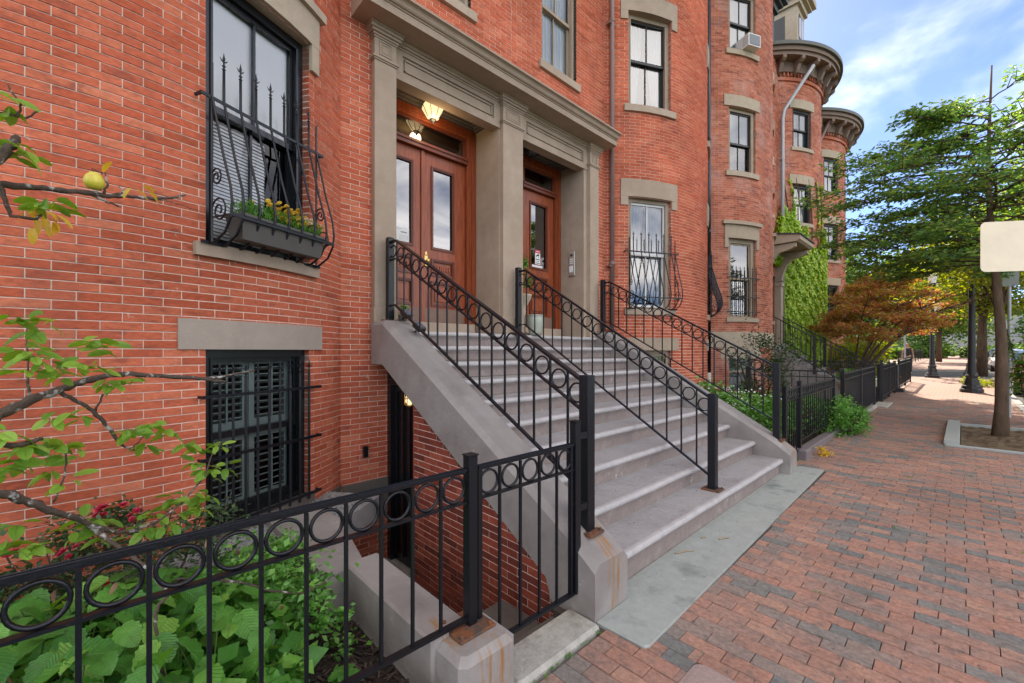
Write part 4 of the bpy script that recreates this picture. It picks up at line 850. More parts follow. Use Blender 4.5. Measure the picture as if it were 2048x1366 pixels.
# areaway -------------------------------------------------------------
sheetm = MB(); sheetm.box(-4.6, -1.6, .9, 2.7, -.86, -.76); obj('areaway_floor', sheetm, curbm, kind='structure')
for i in range(4):
    mb = MB(); mb.bbox(-2.0 - .30 * (i + 1), -1.66 - .30 * i, 1.27, 2.07, -.8, -.03 - .18 * (i + 1) + .0, .008); obj('areaway_step', mb, stucco, kind='structure')
aw = thing('retaining_wall', 'low grey rendered retaining wall between the sunken areaway and the front garden', 'wall', (-2.6, 1.1, -.8))
mb = MB(); mb.bbox(-2.60, -1.62, 1.035, 1.25, -.82, .30, .012); obj('main_run', mb, cheekm, aw)
mb = MB(); mb.prism([(-3.92, .90), (-2.61, .93), (-2.61, 1.17), (-3.45, 1.34), (-3.95, 1.30)], -.82, .245, 'z'); obj('bay_run', mb, cheekm, aw)
gp = thing('gate_pier_block', 'chipped grey stone block under the rusty gate post plate', 'stone block', (-1.58, 1.2, 0))
mb = MB(); mb.bbox(-1.76, -1.43, 1.06, 1.385, -.3, .285, .03); obj('block', mb, cheekm, gp)
th_ = thing('gate_threshold', 'rust stained concrete threshold below the low iron gate', 'threshold', (-1.5, 1.7, 0))
mb = MB(); mb.bbox(-1.66, -1.425, 1.39, 2.045, -.4, .028, .018); obj('slab', mb, curbm, th_)
mb = MB(); mb.box(-1.76, -1.67, 1.30, 2.045, -.5, -.06); obj('riser', mb, stucco, th_)
# basement door under the stoop
bd = thing('basement_door', 'black iron security door in the dark opening under the stoop', 'door', (-4.05, 2.3, -.76))
mb = MB(); mb.box(-4.5, -4.42, 2.28, 2.36, -.76, 1.44); mb.box(-3.68, -3.60, 2.28, 2.36, -.76, 1.3); mb.box(-4.42, -3.68, 2.28, 2.36, 1.22, 1.40); obj('frame', mb, blackp, bd)
mb = MB(); mb.box(-4.41, -3.69, 2.33, 2.36, -.74, 1.21); lf = obj('leaf', mb, blackp, bd)
for k in range(5):
    mb = MB(); x = -4.33 + k * .14; mb.box(x - .008, x + .008, 2.305, 2.325, -.66, 1.15); obj('bar', mb, iron, lf)
mb = MB(); mb.box(-4.499, -4.2, 2.37, 2.6, -.76, 1.4); obj('jamb_wall', mb, blackp, bd)
bl = thing('bulkhead_lantern', 'small lit caged lantern hanging under the stoop by the basement door', 'lamp', (-3.86, 2.2, 1.2))
mb = MB(); mb.lathe([(.05, 0), (.05, -.025), (.02, -.03)], (-3.86, 2.2, 1.19), 12); obj('base', mb, iron, bl)
mb = MB(); mb.lathe([(.025, -.03), (.04, -.06), (.042, -.11), (.02, -.14)], (-3.86, 2.2, 1.19), 12); obj('bulb_glass', mb, lampglass, bl)
mb = MB()
for k in range(6): a = k * math.pi / 3; mb.tube([(-3.86 + .05 * math.cos(a), 2.2 + .05 * math.sin(a), 1.19 + h) for h in (-.02, -.13)] + [(-3.86, 2.2, 1.03)], .004, 4)
mb.ring((-3.86, 2.2, 1.12), (1, 0, 0), (0, 1, 0), .051, .004, 14, 4); obj('cage', mb, brass, bl)
sk = thing('wall_socket_box', 'small black electrical box on the brick beside the basement door', 'socket box', (-4.49, 2.0, .5))
mb = MB(); mb.bbox(-4.499, -4.455, 1.985, 2.035, .44, .56, .004); mb.box(-4.455, -4.448, 1.995, 2.025, .46, .49); mb.box(-4.455, -4.448, 1.995, 2.025, .51, .54); obj('cover', mb, blackp, sk)

# bluestone slabs -----------------------------------------------------
def slab(name, pts, z, m, lab):
    mb = MB(); n = len(pts); c = Vector((sum(p[0] for p in pts) / n, sum(p[1] for p in pts) / n)); ins = [(Vector(p) + (c - Vector(p)).normalized() * .008) for p in pts]
    vs = [(p[0], p[1], -.06) for p in pts] + [(p[0], p[1], gz(p[1]) + z - .008) for p in pts] + [(p.x, p.y, gz(p.y) + z) for p in ins]
    mb.add(vs, [tuple(range(2 * n, 3 * n))] + [(i, (i + 1) % n, n + (i + 1) % n, n + i) for i in range(n)] + [(n + i, n + (i + 1) % n, 2 * n + (i + 1) % n, 2 * n + i) for i in range(n)])
    return obj(name, mb, m, label=lab, cat='stone slab', group='bluestone slabs at the foot of the stoop')
slab('bluestone_slab', [(-1.585, 2.40), (-1.468, 2.395), (-1.468, 2.065), (-1.17, 2.075), (-1.155, 2.10), (-1.195, 4.36), (-1.585, 4.36)], .016, bluestone, 'nearer worn bluestone slab at the foot of the steps with twigs on it')
slab('bluestone_slab', [(-1.585, 4.366), (-1.195, 4.366), (-1.235, 6.72), (-1.50, 6.72), (-1.585, 6.15)], .016, bluestone, 'farther bluestone slab at the foot of the steps below the middle handrail')
# utility cover
uc = thing('utility_cover', 'pinkish concrete utility box cover set in the brick pavement', 'utility cover', (-.8, 1.98, 0))
mb = MB(); 
def rrect(x0, x1, y0, y1, r, n=5): return [(cx + r * math.cos(a0 + math.pi / 2 * k / n), cy + r * math.sin(a0 + math.pi / 2 * k / n)) for cx, cy, a0 in ((x1 - r, y1 - r, 0), (x0 + r, y1 - r, math.pi / 2), (x0 + r, y0 + r, math.pi), (x1 - r, y0 + r, 1.5 * math.pi)) for k in range(n + 1)]
conc = mat('pinkish_concrete', (.34, .25, .22), .9, var=.2, nscale=60, bump=.4, bscale=120)
mb.prism(rrect(-.935, -.695, 1.79, 2.185, .05), -.05, .006, 'z'); obj('rim', mb, conc, uc)
mb = MB(); mb.prism(rrect(-.912, -.718, 1.813, 2.162, .035), .0065, .0105, 'z'); obj('lid', mb, conc, uc)
# ------------------------------------------------------------------ iron railings and fences
def post_cap(mb, x, y, z, w): mb.box(x - w / 2 - .003, x + w / 2 + .003, y - w / 2 - .003, y + w / 2 + .003, z, z + .006)
def stair_rail(label, ya, yb, xa, xb, za0, zb0, ua, ub, low, plate=False, hgt=None):
    """xa/ya lower end, xb/yb upper end; za0/zb0 bottoms of posts; ua/ub top rail heights; low = height of the bottom rail under the top rail"""
    th = thing('stair_railing', label, 'railing', (xa, ya, za0), 'iron ring railings of the front steps')
    Y = lambda x: ya + (yb - ya) * (x - xa) / (xb - xa)
    xf = xb + .14                                          # short level piece by the upper post
    Zt = lambda x: ub if x < xf else ub + (ua - ub) * (x - xf) / (xa - xf)
    for x, z0, z1, pw in ((xa, za0, ua + .05, .075), (xb, zb0, ub + .05, .07)):
        mb = MB(); mb.bbox(x - pw / 2, x + pw / 2, Y(x) - pw / 2, Y(x) + pw / 2, z0, z1, .004); p = obj('post', mb, iron, th)
        mb = MB(); mb.bbox(x - .085, x + .085, Y(x) - .075, Y(x) + .075, z0 - .002, z0 + .014, .003)
        for i in (-1, 1):
            for j in (-1, 1): mb.lathe([(.011, 0), (.011, .01), (.004, .013)], (x + i * .066, Y(x) + j * .056, z0 + .014), 6)
        obj('base_plate', mb, rust, p)
    def rail(nm, off, w, h):
        mb = MB(); P = [(xa, Y(xa), Zt(xa) - off), (xf, Y(xf), Zt(xf) - off), (xb, Y(xb), Zt(xb) - off)]
        for p, q in zip(P[:-1], P[1:]): mb.bar(p, q, w, h)
        obj(nm, mb, iron, th)
    rail('top_rail', 0, .040, .011); rail('top_rail_web', .012, .022, .014); rail('lower_rail', .200, .028, .012)
    mb = MB(); mb.bar((xa, Y(xa), Zt(xa) - low), (xf - .02, Y(xf), Zt(xf) - low + .02), .030, .014); mb.bar((xf - .02, Y(xf), Zt(xf) - low + .02), (xb, Y(xb), Zt(xb) - low + .02), .030, .014); obj('bottom_rail', mb, iron, th)
    n = int(round((xa - xb) / .1555)); sp = (xa - xb) / n
    bm_ = MB(); bm_.box(-.0065, .0065, -.0065, .0065, -low + .004, -.02); bme = mesh_of('baluster', bm_, iron)
    rg = MB(); rg.ring((0, 0, 0), (1, 0, 0), (0, 0, 1), .0625, .0068, 24, 6); rme = mesh_of('ring', rg, iron, True)
    for k in range(n):
        x = xb + (k + .0) * sp
        if k > 0: inst('baluster', bme, (x, Y(x), Zt(x)), th)
        xm = x + sp / 2; inst('ring', rme, (xm, Y(xm), Zt(xm) - .112), th)
    return th
rl = stair_rail('left ring patterned iron handrail on the near cheek wall, joined to the gate', 2.225, 2.225, -1.66, -4.33, .44, 1.925, 1.395, 2.80, .72)
stair_rail('middle ring patterned iron handrail dividing the steps, its lower post on the first step', 4.30, 4.20, -1.685, -4.33, .235, 1.837, 1.13, 2.735, .78)
stair_rail('right ring patterned iron handrail on the far cheek wall of the stoop', 6.30, 6.27, -1.66, -4.33, .44, 1.925, 1.40, 2.80, .72)
def ring_fence(label, y0, y1, zb, zt, posts, n, x=-1.62, cat='fence', x1=None, endp=(True, True), nm='ring_fence', mt=iron, group='low iron ring fences', slope=True, ringr=.0575):
    th = thing(nm, label, cat, (x, y0, zb), group)
    x1 = x if x1 is None else x1
    X = lambda y: x + (x1 - x) * (y - y0) / (y1 - y0)
    dz = lambda y: gz(y) - gz(y0) if slope else 0
    for nm_, z, w, h in (('top_rail', zt, .034, .009), ('top_rail_web', zt - .010, .020, .010), ('middle_rail', zt - .153, .026, .011), ('bottom_rail', zb, .030, .016)):
        mb = MB(); mb.bar((X(y0), y0, z), (X(y1), y1, z + dz(y1)), w, h); obj(nm_, mb, mt, th)
    for dx_ in (-.009, .009):
        mb = MB(); mb.tube([(X(y0) + dx_, y0, zt + .0052), (X(y1) + dx_, y1, zt + .0052 + dz(y1))], .0045, 6); obj('rail_bead', mb, mt, th)
    for y, a, b, pw in posts:
        mb = MB(); mb.bbox(X(y) - pw / 2, X(y) + pw / 2, y - pw / 2, y + pw / 2, a, b, .003); post_cap(mb, X(y), y, b, pw); obj('post', mb, mt, th)
    sp = (y1 - y0) / n
    pm_ = MB(); pm_.box(-.0065, .0065, -.0065, .0065, zb, zt - .02); pme_ = mesh_of('picket', pm_, mt)
    rg = MB(); rg.ring((0, 0, 0), (0, 1, 0), (0, 0, 1), ringr, .0068, 24, 6); rme = mesh_of('ring', rg, mt, True)
    for k in range(n + 1):
        y = y0 + k * sp
        if 0 < k < n: inst('picket', pme_, (X(y), y, dz(y)), th)
        if k < n: inst('ring', rme, (X(y + sp / 2), y + sp / 2, zt - .083 + dz(y)), th)
    return th
ring_fence('near low iron fence with a row of rings in front of the garden plants', -1.36, 1.225, .325, 1.035, [(1.25, .285, 1.10, .052), (-1.36, .1, 1.1, .05)], 18, slope=False)
pl1 = thing('post_plate', 'rusty square steel plate bolted on the stone block under the gate post', 'steel plate', (-1.62, 1.22, .285))
mb = MB(); mb.bbox(-1.72, -1.53, 1.13, 1.335, .286, .298, .003)
obj('plate', mb, rust, pl1)
for i, j in ((-1.70, 1.15), (-1.55, 1.15), (-1.70, 1.315), (-1.55, 1.315)):
    mb = MB(); mb.lathe([(.012, 0), (.012, .01), (.004, .013)], (i, j, .298), 6); obj('bolt', mb, rust, pl1)
gt = ring_fence('small iron ring gate between the near fence and the stoop, rusted along its bottom rail', 1.29, 2.03, .13, 1.035, [(2.055, .13, 1.17, .05)], 5, cat='gate', nm='iron_gate', slope=False)
mb = MB(); mb.box(-1.66, -1.60, 2.075, 2.15, 1.06, 1.10); mb.box(-1.66, -1.60, 2.075, 2.15, .62, .66); obj('hinge', mb, iron, gt)
mb = MB(); mb.box(-1.632, -1.608, 1.29, 1.315, .13, 1.03); mb.box(-1.632, -1.608, 2.0, 2.02, .13, 1.03); obj('stile', mb, iron, gt)
ring_fence('small iron ring gate on the far side of the stoop', 6.50, 7.20, .17, 1.08, [(6.50, .02, 1.12, .05)], 6, cat='gate', nm='iron_gate', ringr=.048)
ring_fence('iron ring fence in front of the leafy bed beyond the stoop', 7.26, 9.62, .30, 1.08, [(7.24, .20, 1.16, .05), (9.64, .1, 1.14, .045)], 18, ringr=.05)
def bar_fence(label, y0, y1, x0=-1.60, x1=-1.60, h=1.03, n=30, zb=.14, posts=3, top=.12, back=None, m=ironfar, group='plain barred iron fences up the street'):
    th = thing('barred_fence', label, 'fence', (x0, y0, gz(y0)), group)
    P = lambda t: (x0 + (x1 - x0) * t, y0 + (y1 - y0) * t, gz(y0 + (y1 - y0) * t))
    for nm_, z, w, hh in (('top_rail', h, .04, .03), ('second_rail', h - top, .03, .02), ('bottom_rail', zb, .03, .02)):
        a, b = P(0), P(1); mb = MB(); mb.bar((a[0], a[1], a[2] + z), (b[0], b[1], b[2] + z), w, hh); obj(nm_, mb, m, th)
    pk = MB(); pk.box(-.007, .007, -.007, .007, zb, h); me = mesh_of('picket', pk, m); pp = MB(); pp.box(-.03, .03, -.03, .03, 0, h + .06); pme_ = mesh_of('post', pp, m)
    for k in range(n + 1): a = P(k / n); inst('picket', me, a, th)
    for k in range(posts): a = P(k / (posts - 1)); inst('post', pme_, a, th)
    return th
bar_fence('tall barred iron fence panel beyond the bed with a projecting shrub', 10.35, 14.6, n=34, h=1.08)
bar_fence('short barred iron fence return running back to the second house', 10.35, 10.36, -1.60, -3.3, n=12, h=1.12, posts=2)
bar_fence('barred iron fence by the pale paving slab in front of the maple', 16.2, 19.6, n=28, h=1.05)
bar_fence('barred iron fence return behind the maple tree', 16.2, 16.21, -1.6, -3.6, n=14, h=1.15, posts=2)
bar_fence('farthest barred fence up the row near the bollard', 21.0, 26.0, n=34, h=1.05)
# second stoop, railings and canopy of the third house
s2 = thing('side_stoop', 'narrow stone stoop leading up to the canopied door of the third house', 'stoop', (-3.2, 16.3, 0))
for i in range(9):
    mb = MB(); mb.box(-4.5, -1.9 - .28 * i, 15.7, 16.95, gz(16) + .0 + .19 * i - (.2 if i == 0 else 0), gz(16) + .19 * (i + 1) - .001); obj('step', mb, cheekm, s2)
for i, (y, lab) in enumerate(((15.62, 'near black handrail of the narrow stoop beside the ivy'), (17.02, 'far black handrail of the narrow stoop beside the ivy'))):
    th = thing('stoop_handrail', lab, 'railing', (-1.8, y, .1), 'plain handrails of the second stoop')
    for nm_, o in (('handrail', 1.0), ('bottom_rail', .16)):
        mb = MB(); mb.bar((-1.75, y, .12 + o), (-4.4, y, 1.85 + o), .04, .03); obj(nm_, mb, ironfar, th)
    for x in (-1.75, -3.1, -4.4): mb = MB(); z = .12 + (-1.75 - x) / 2.65 * 1.73; mb.box(x - .035, x + .035, y - .035, y + .035, z - .1, z + 1.08); obj('post', mb, ironfar, th)
    b_ = MB(); b_.box(-.008, .008, -.008, .008, .16, 1.0); bme = mesh_of('baluster', b_, ironfar)
    for k in range(1, 20): x = -1.75 - 2.65 * k / 20; inst('baluster', bme, (x, y, .12 + (-1.75 - x) / 2.65 * 1.73), th)
cn = thing('door_canopy', 'cream bracketed wooden canopy over the door half hidden by ivy', 'canopy', (-4.4, 16.3, 4.9))
mb = MB(); mb.prism([(-4.5, 5.42), (-3.42, 5.20), (-3.42, 5.06), (-3.50, 5.0), (-4.5, 5.0)], 15.35, 17.1, 'y'); obj('roof', mb, stone_tan, cn)
mb = MB(); mb.prism([(-4.5, 5.44), (-3.38, 5.215), (-3.38, 5.19), (-4.5, 5.40)], 15.30, 17.15, 'y'); obj('roof_edge', mb, slatedk, cn)
for y in (15.5, 16.95):
    mb = MB(); mb.prism([(-4.5, 4.98), (-3.55, 4.98), (-3.55, 4.86), (-3.75, 4.78), (-4.0, 4.72), (-4.15, 4.55), (-4.25, 4.3), (-4.3, 4.05), (-4.5, 4.0)], y - .07, y + .07, 'y'); obj('bracket', mb, stone_tan, cn)
    mb = MB(); mb.box(-4.5, -4.3, y - .12, y + .12, 1.8, 3.99); mb.box(-4.5, -4.27, y - .15, y + .15, 3.85, 3.98); obj('pilaster', mb, stone_tan, cn)
mb = MB(); mb.box(-4.62, -4.5, 15.7, 16.9, 1.85, 4.1); obj('door', mb, wood_dk, hC)
# ------------------------------------------------------------------ window grilles
def spear():
    mb = MB(); mb.lathe([(.0065, 0), (.014, .006), (.0065, .014), (.0065, .022), (.014, .030), (.0065, .038), (.006, .07), (.010, .082), (.005, .105), (.001, .13)], (0, 0, 0), 8)
    for s in (-1, 1): mb.tube([(0, 0, .062), (s * .016, 0, .066), (s * .030, 0, .086)], [.006, .005, .001], 5)
    return mesh_of('spear_tip', mb, iron, True)
SP = spear()
def Lp(M, x, y, z): return tuple(M @ Vector((x, y, z)))
def belly_grille(label, M, w, bars, zc_, ztop, bel=.215, m=iron, group='bulging iron window grilles', tips=True):
    loc = Lp(M, 0, 0, 0); th = thing('window_grille', label, 'window grille', loc, group); H = w / 2; o_ = -.05
    prof = [(o_, ztop - .13), (o_, zc_ + .02), (o_ - .015, zc_ - .04), (o_ - bel * .55, zc_ - .42), (o_ - bel * .92, zc_ - .66), (o_ - bel, zc_ - .78), (o_ - bel * .93, zc_ - .88), (o_ - bel * .65, zc_ - .98), (o_ - .03, zc_ - 1.04), (o_ + .02, zc_ - 1.045)]
    for k in range(bars):
        x = -H + .095 + k * (w - .19) / (bars - 1); mb = MB(); mb.tube([Lp(M, x, y, z) for y, z in prof], .0095, 6, True); obj('bar', mb, m, th, smooth=True)
        if tips: t_ = Lp(M, x, o_, ztop - .135); inst('spear_tip', SP, t_, th, (0, 0, math.atan2(M[1][0], M[0][0])))
    for s in (-1, 1):
        x = s * (H - .01)
        mb = MB(); mb.tube([Lp(M, x, y, z) for y, z in [(o_, zc_ + .25)] + prof[1:]], .009, 6); mb.bar(Lp(M, x, o_, zc_ + .25), Lp(M, x, o_, zc_ - 1.04), .014); obj('side_frame', mb, m, th)
        for (cz, r0, cy) in ((zc_ - .58, .062, -.10), (zc_ - .82, .085, -.13)):                # scrolls in the side panel
            pts = []
            for q in range(34):
                a = q / 33 * 2 * math.pi * 1.7; rr = r0 * (1 - q / 33 * .82); pts.append(Lp(M, x, cy + rr * math.cos(a), cz + rr * math.sin(a) * 1.15))
            mb = MB(); mb.tube(pts, .0065, 5); obj('scroll', mb, m, th, smooth=True)
    for z, yy, ext in ((zc_, o_, .07), (zc_ - .86, o_ - bel * .96, -.01), (zc_ - 1.04, o_ + .02, .05)):
        mb = MB(); mb.bar(Lp(M, -H - ext, yy, z), Lp(M, H + ext, yy, z), .012, .022); obj('cross_bar', mb, m, th)
    for s in (-1, 1): 
        mb = MB(); mb.bar(Lp(M, s * (H + .06), o_, zc_), Lp(M, s * (H + .06), .02, zc_), .014, .02); mb.bar(Lp(M, s * (H - .01), o_ - bel * .96, zc_ - .86), Lp(M, s * (H - .01), o_, zc_ - .86), .010); obj('bracket', mb, m, th)
    return th
M1 = frameM(c1, ph, CH + .03, 0)
belly_grille('black bulging iron grille with spear tips around the flower box window', M1, .95, 7, 3.42, 3.80)
M2 = frameM(c2, -p2, CH + .03, 0); belly_grille('slender bulging iron grille on the curtained bay window beyond the downpipe', M2, 1.0, 6, 3.42, 3.80)
M2b = frameM(c2, p2, CH + .03, 0); belly_grille('bulging iron grille seen edge on at the far side of the second bay', M2b, 1.0, 6, 3.42, 3.80)
def flat_grille(label, M, w, bars, z0, z1, crosses, m=iron, tips=True, off=-.035, scroll=False):
    th = thing('window_grille', label, 'window grille', Lp(M, 0, 0, z0), 'flat iron window grilles'); H = w / 2
    for k in range(bars):
        x = -H + .06 + k * (w - .12) / (bars - 1); mb = MB(); mb.bar(Lp(M, x, off, z0), Lp(M, x, off, z1), .017); obj('bar', mb, m, th)
        if tips: inst('spear_tip', SP, Lp(M, x, off, z1 - .005), th, (0, 0, math.atan2(M[1][0], M[0][0])))
    for z in crosses:
        mb = MB(); mb.bar(Lp(M, -H - .07, off - .008, z), Lp(M, H + .07, off - .008, z), .012, .024)
        for s in (-1, 1): mb.bar(Lp(M, s * (H + .06), off, z), Lp(M, s * (H + .06), .01, z), .014, .02)
        obj('cross_bar', mb, m, th)
    if scroll:
        mb = MB()
        for s in (-1, 1):
            for cz, sg in ((z0 + .95, 1), (z0 + .30, -1)):
                mb.tube([Lp(M, s * (.05 - .045 * math.cos(q / 12 * 4.5) * (1 - q / 16)) , off - .012, cz + sg * .05 * math.sin(q / 12 * 4.5) * (1 - q / 16)) for q in range(13)], .006, 4)
            mb.tube([Lp(M, s * a_, off - .012, z0 + b_) for a_, b_ in ((.01, .95), (.06, .80), (.0, .62), (.06, .45), (.01, .30))], .006, 4)
        obj('scrollwork', mb, m, th)
    return th
flat_grille('flat barred iron grille with spear tips over the shuttered basement window of the nearest bay', M1, .92, 9, .26, 1.40, (1.27, .82, .31))
flat_grille('barred grille on the basement window beyond the stoop', M2, .92, 7, .3, 1.45, (1.25, .5), tips=False)
M3 = frameM(c3, p3, CH + .03, 0); flat_grille('flat iron grille with heart shaped scrollwork on the faded bay window', M3, .94, 7, 2.50, 3.68, (3.50, 3.0, 2.62), m=ironfar, scroll=True)
# ------------------------------------------------------------------ downpipes
def pipe(label, pts, r, m, joints, mj=None):
    th = thing('downpipe', label, 'downpipe', pts[-1]); mb = MB(); mb.tube(pts, r, 12); obj('tube', mb, m, th, smooth=True)
    for p in joints:
        mb = MB(); mb.lathe([(r * 1.02, -.03), (r * 1.18, -.028), (r * 1.18, .028), (r * 1.02, .03)], p, 12); mb.box(p[0] - .08, p[0] + .02, p[1] - r * 1.9, p[1] + r * 1.9, p[2] - .07, p[2] - .045); obj('collar', mb, mj or m, th)
    return th
pipe('brown square shouldered downpipe in the corner right of the portico', [(-4.36, 6.60, 12), (-4.36, 6.60, 1.95)], .042, pipebrown, [(-4.36, 6.60, 5.6), (-4.36, 6.60, 3.2), (-4.36, 6.60, 7.6)])
pdw = pipe('black downpipe between the second and third bays', [(-4.36, 10.87, 12), (-4.36, 10.87, 1.05)], .055, blackp, [(-4.36, 10.87, 6.9), (-4.36, 10.87, 4.6)])
mb = MB(); mb.tube([(-4.36, 10.87, 1.06), (-4.36, 10.87, .75), (-4.26, 10.80, .52), (-3.9, 10.6, .30)], .06, 12); obj('elbow', mb, pipewhite, pdw, smooth=True)
pipe('grey galvanised downpipe beside the ivy covered bay', [(-3.55, 17.75, 11.55), (-3.75, 17.65, 11.2), (-4.30, 17.22, 10.1), (-4.34, 17.18, 9.8), (-4.34, 17.18, .4)], .058, pipegrey, [(-4.34, 17.18, 8.4), (-4.34, 17.18, 5.6)])
pipe('dark downpipe between the ivy bay and the farthest bay', [(-3.9, 22.4, 11.5), (-4.3, 21.9, 10.2), (-4.34, 21.8, 9.8), (-4.34, 21.8, .4)], .055, pipebrown, [(-4.34, 21.8, 7.4)])
# air conditioner
ac = thing('air_conditioner', 'white window air conditioner sticking out of the top window of the faded bay', 'air conditioner', Lp(M3, 0, -.2, 9.45))
mb = MB(); mb.M = M3; mb.box(-.08, .32, -.24, .18, 9.44, 9.75); obj('casing', mb, whitep, ac)
mb = MB(); mb.M = M3; mb.box(-.05, .29, -.252, -.2405, 9.47, 9.72); obj('rear_grille', mb, mat('grey_grille', (.18, .19, .20), .6), ac)
mb = MB(); mb.M = M3
for k in range(7): mb.box(-.0812, -.0802, -.22, -.05, 9.48 + k * .034, 9.49 + k * .034)
obj('side_louvre', mb, MATS['grey_grille'], ac)
# ------------------------------------------------------------------ foliage helpers
RS = np.random.RandomState(11)
def unit(v): return v / np.maximum(np.linalg.norm(v, axis=-1, keepdims=True), 1e-9)
def leaf_cloud(name, pts, size, m, parent, up=None, wr=.5, dirs=None, jitter=.6, kind='stuff', tri=False, **kw):
    """pointed, folded leaves (two triangles pairs) at many points; dirs = growth direction, up = face normal bias"""
    pts = np.asarray(pts, float); n = len(pts)
    if n == 0: return None
    d = RS.normal(size=(n, 3)); d[:, 2] *= .5
    if dirs is not None: d = np.asarray(dirs) + jitter * unit(d)
    d = unit(d); nb = unit(RS.normal(size=(n, 3)) * .55 + (np.array([0, 0, 1.]) if up is None else np.asarray(up)))
    s = unit(np.cross(d, nb)); nn = unit(np.cross(s, d)); L = size * RS.uniform(.65, 1.25, (n, 1)); W = L * wr / 2
    base = pts; tip = pts + d * L - nn * L * .12; a = pts + d * L * .45 + s * W + nn * W * .25; b = pts + d * L * .45 - s * W + nn * W * .25
    v = np.stack([base, a, tip, b], 1).reshape(-1, 3)
    org = ORG.get(parent.name, (0, 0, 0)) if parent else (0, 0, 0); v = v - np.array(org)
    me = bpy.data.meshes.new(name); me.vertices.add(4 * n); me.vertices.foreach_set('co', v.astype(np.float32).ravel())
    me.loops.add(6 * n); me.polygons.add(2 * n); i = np.arange(n)[:, None] * 4
    me.loops.foreach_set('vertex_index', np.hstack([i + 0, i + 1, i + 2, i + 0, i + 2, i + 3]).ravel().astype(np.int32))
    me.polygons.foreach_set('loop_start', np.arange(0, 6 * n, 3, dtype=np.int32)); me.update(calc_edges=True); me.materials.append(m)
    o = bpy.data.objects.new(name, me); C.objects.link(o)
    if parent: o.parent = parent
    if kind: o['kind'] = kind
    for k, q in kw.items(): o[k] = q
    return o
def blob_pts(c, r, n, clumps=14, fill=.55, flat=.0, seed=0):
    """leaf points gathered into clumps on and inside an uneven ellipsoid"""
    rs = np.random.RandomState(seed); cc = unit(rs.normal(size=(clumps, 3))) * rs.uniform(fill, 1.0, (clumps, 1)); cc[:, 2] = np.where(cc[:, 2] < -flat if flat else False, -flat, cc[:, 2])
    k = rs.randint(0, clumps, n); p = cc[k] + rs.normal(size=(n, 3)) * rs.uniform(.10, .24, (clumps, 1))[k]
    return np.array(c) + p * np.array(r)
def pebble(sd=0, n=6):
    mb = MB(); r_ = random.Random(sd); mb.lathe([(.3, -.35), (.9 * r_.uniform(.8, 1.1), -.1), (.8, .2), (.3, .38)], (0, 0, 0), n); return mb

# large oval leaf with a folded midrib and curled tip, base at the origin, along +X
def leaf_mesh(name, m, width=.55, heart=False, curl=.18, ser=0.0):
    n = 10; mb = MB(); vs = []
    for i in range(n + 1):
        u = i / n; wd = width / 2 * (math.sin(math.pi * min(1, u * .92 + .04)) ** (.75 if not heart else .6)) * ((1.25 - .55 * u) if heart else 1)
        if i in (0, n): wd = .004 if not (heart and i == 0) else .10
        if ser and 0 < i < n: wd *= 1 + ser * (1 if i % 2 else -1)
        z = -curl * u * u; x = u - (.06 if heart and i == 0 else 0)
        cor = .014 * (1 if i % 2 else -1) if heart else 0; vs += [(x - (.06 if heart and i <= 1 else 0), -wd, z + wd * .36 + cor - .12 * wd * (u > .5)), (x, 0, z), (x - (.06 if heart and i <= 1 else 0), wd, z + wd * .30 + cor)]
    mb.add(vs, [f for i in range(n) for f in ((i * 3, i * 3 + 1, i * 3 + 4, i * 3 + 3), (i * 3 + 1, i * 3 + 2, i * 3 + 5, i * 3 + 4))])
    return mesh_of(name, mb, m, True)
LP = [leaf_mesh('leaf', leafpearv, .50, curl=c) for c in (.12, .28)]; LY = leaf_mesh('leaf', leafyel, .45, curl=.3); LB = [leaf_mesh('leaf', leafbigv, .82, True, c, .07) for c in (.10, .22, .34)]; LD = leaf_mesh('leaf', drym, .5, curl=.8)
def at(u, v, X):
    k = (u - 1024) / FOC; Y = X * (.686 + .728 * k) / (.686 * k - .728); zc = -.728 * X + .686 * Y
    return Vector((X, Y, 1.6 - (v - 702) * zc / FOC))
def put_leaf(me, p, d, size, parent, roll=0.0, tilt=0.0):
    d = Vector(d).normalized(); q = d.to_track_quat('X', 'Z').to_matrix().to_4x4() @ Matrix.Rotation(roll, 4, 'X')
    return inst('leaf', me, p, parent, q.to_euler(), (size, size, size))
r5 = random.Random(5)
# ------------------------------------------------------------------ pear tree trained in front of the nearest bay
pt = thing('pear_tree', 'lichen spotted pear tree branches reaching in from the left with leaves and one pear', 'fruit tree', (-2.9, -.75, 0))
mb = MB(); mb.tube([(-2.9, -.78, -.1), (-2.88, -.74, .6), (-2.85, -.76, 1.3), (-2.8, -.72, 2.0), (-2.75, -.74, 2.7)], [.075, .065, .055, .045, .03], 10); trk = obj('trunk', mb, pearbark, pt, smooth=True)
def branch(pix, X0, X1, r0, r1, start=None):
    P = [at(u, v, X0 + (X1 - X0) * i / max(1, len(pix) - 1)) for i, (u, v) in enumerate(pix)]
    Q = []
    if start: P = [Vector(start)] + P
    for a, b in zip(P[:-1], P[1:]):
        for k in range(4):
            t_ = k / 4; q = a.lerp(b, t_); q += Vector((r5.uniform(-1, 1), r5.uniform(-1, 1), r5.uniform(-1, 1))) * .004; Q.append(q)
    Q.append(P[-1]); n = len(Q); rad = [(r0 + (r1 - r0) * i / (n - 1)) * r5.uniform(.84, 1.18) for i in range(n)]
    mb = MB(); mb.tube(Q, rad, 8); return obj('branch', mb, pearbark, pt, smooth=True)
branch([(-30, 366), (40, 371), (100, 378), (170, 384), (215, 391), (262, 393), (310, 399), (350, 393), (368, 390)], -2.55, -2.75, .014, .005, (-2.78, -.74, 2.4))
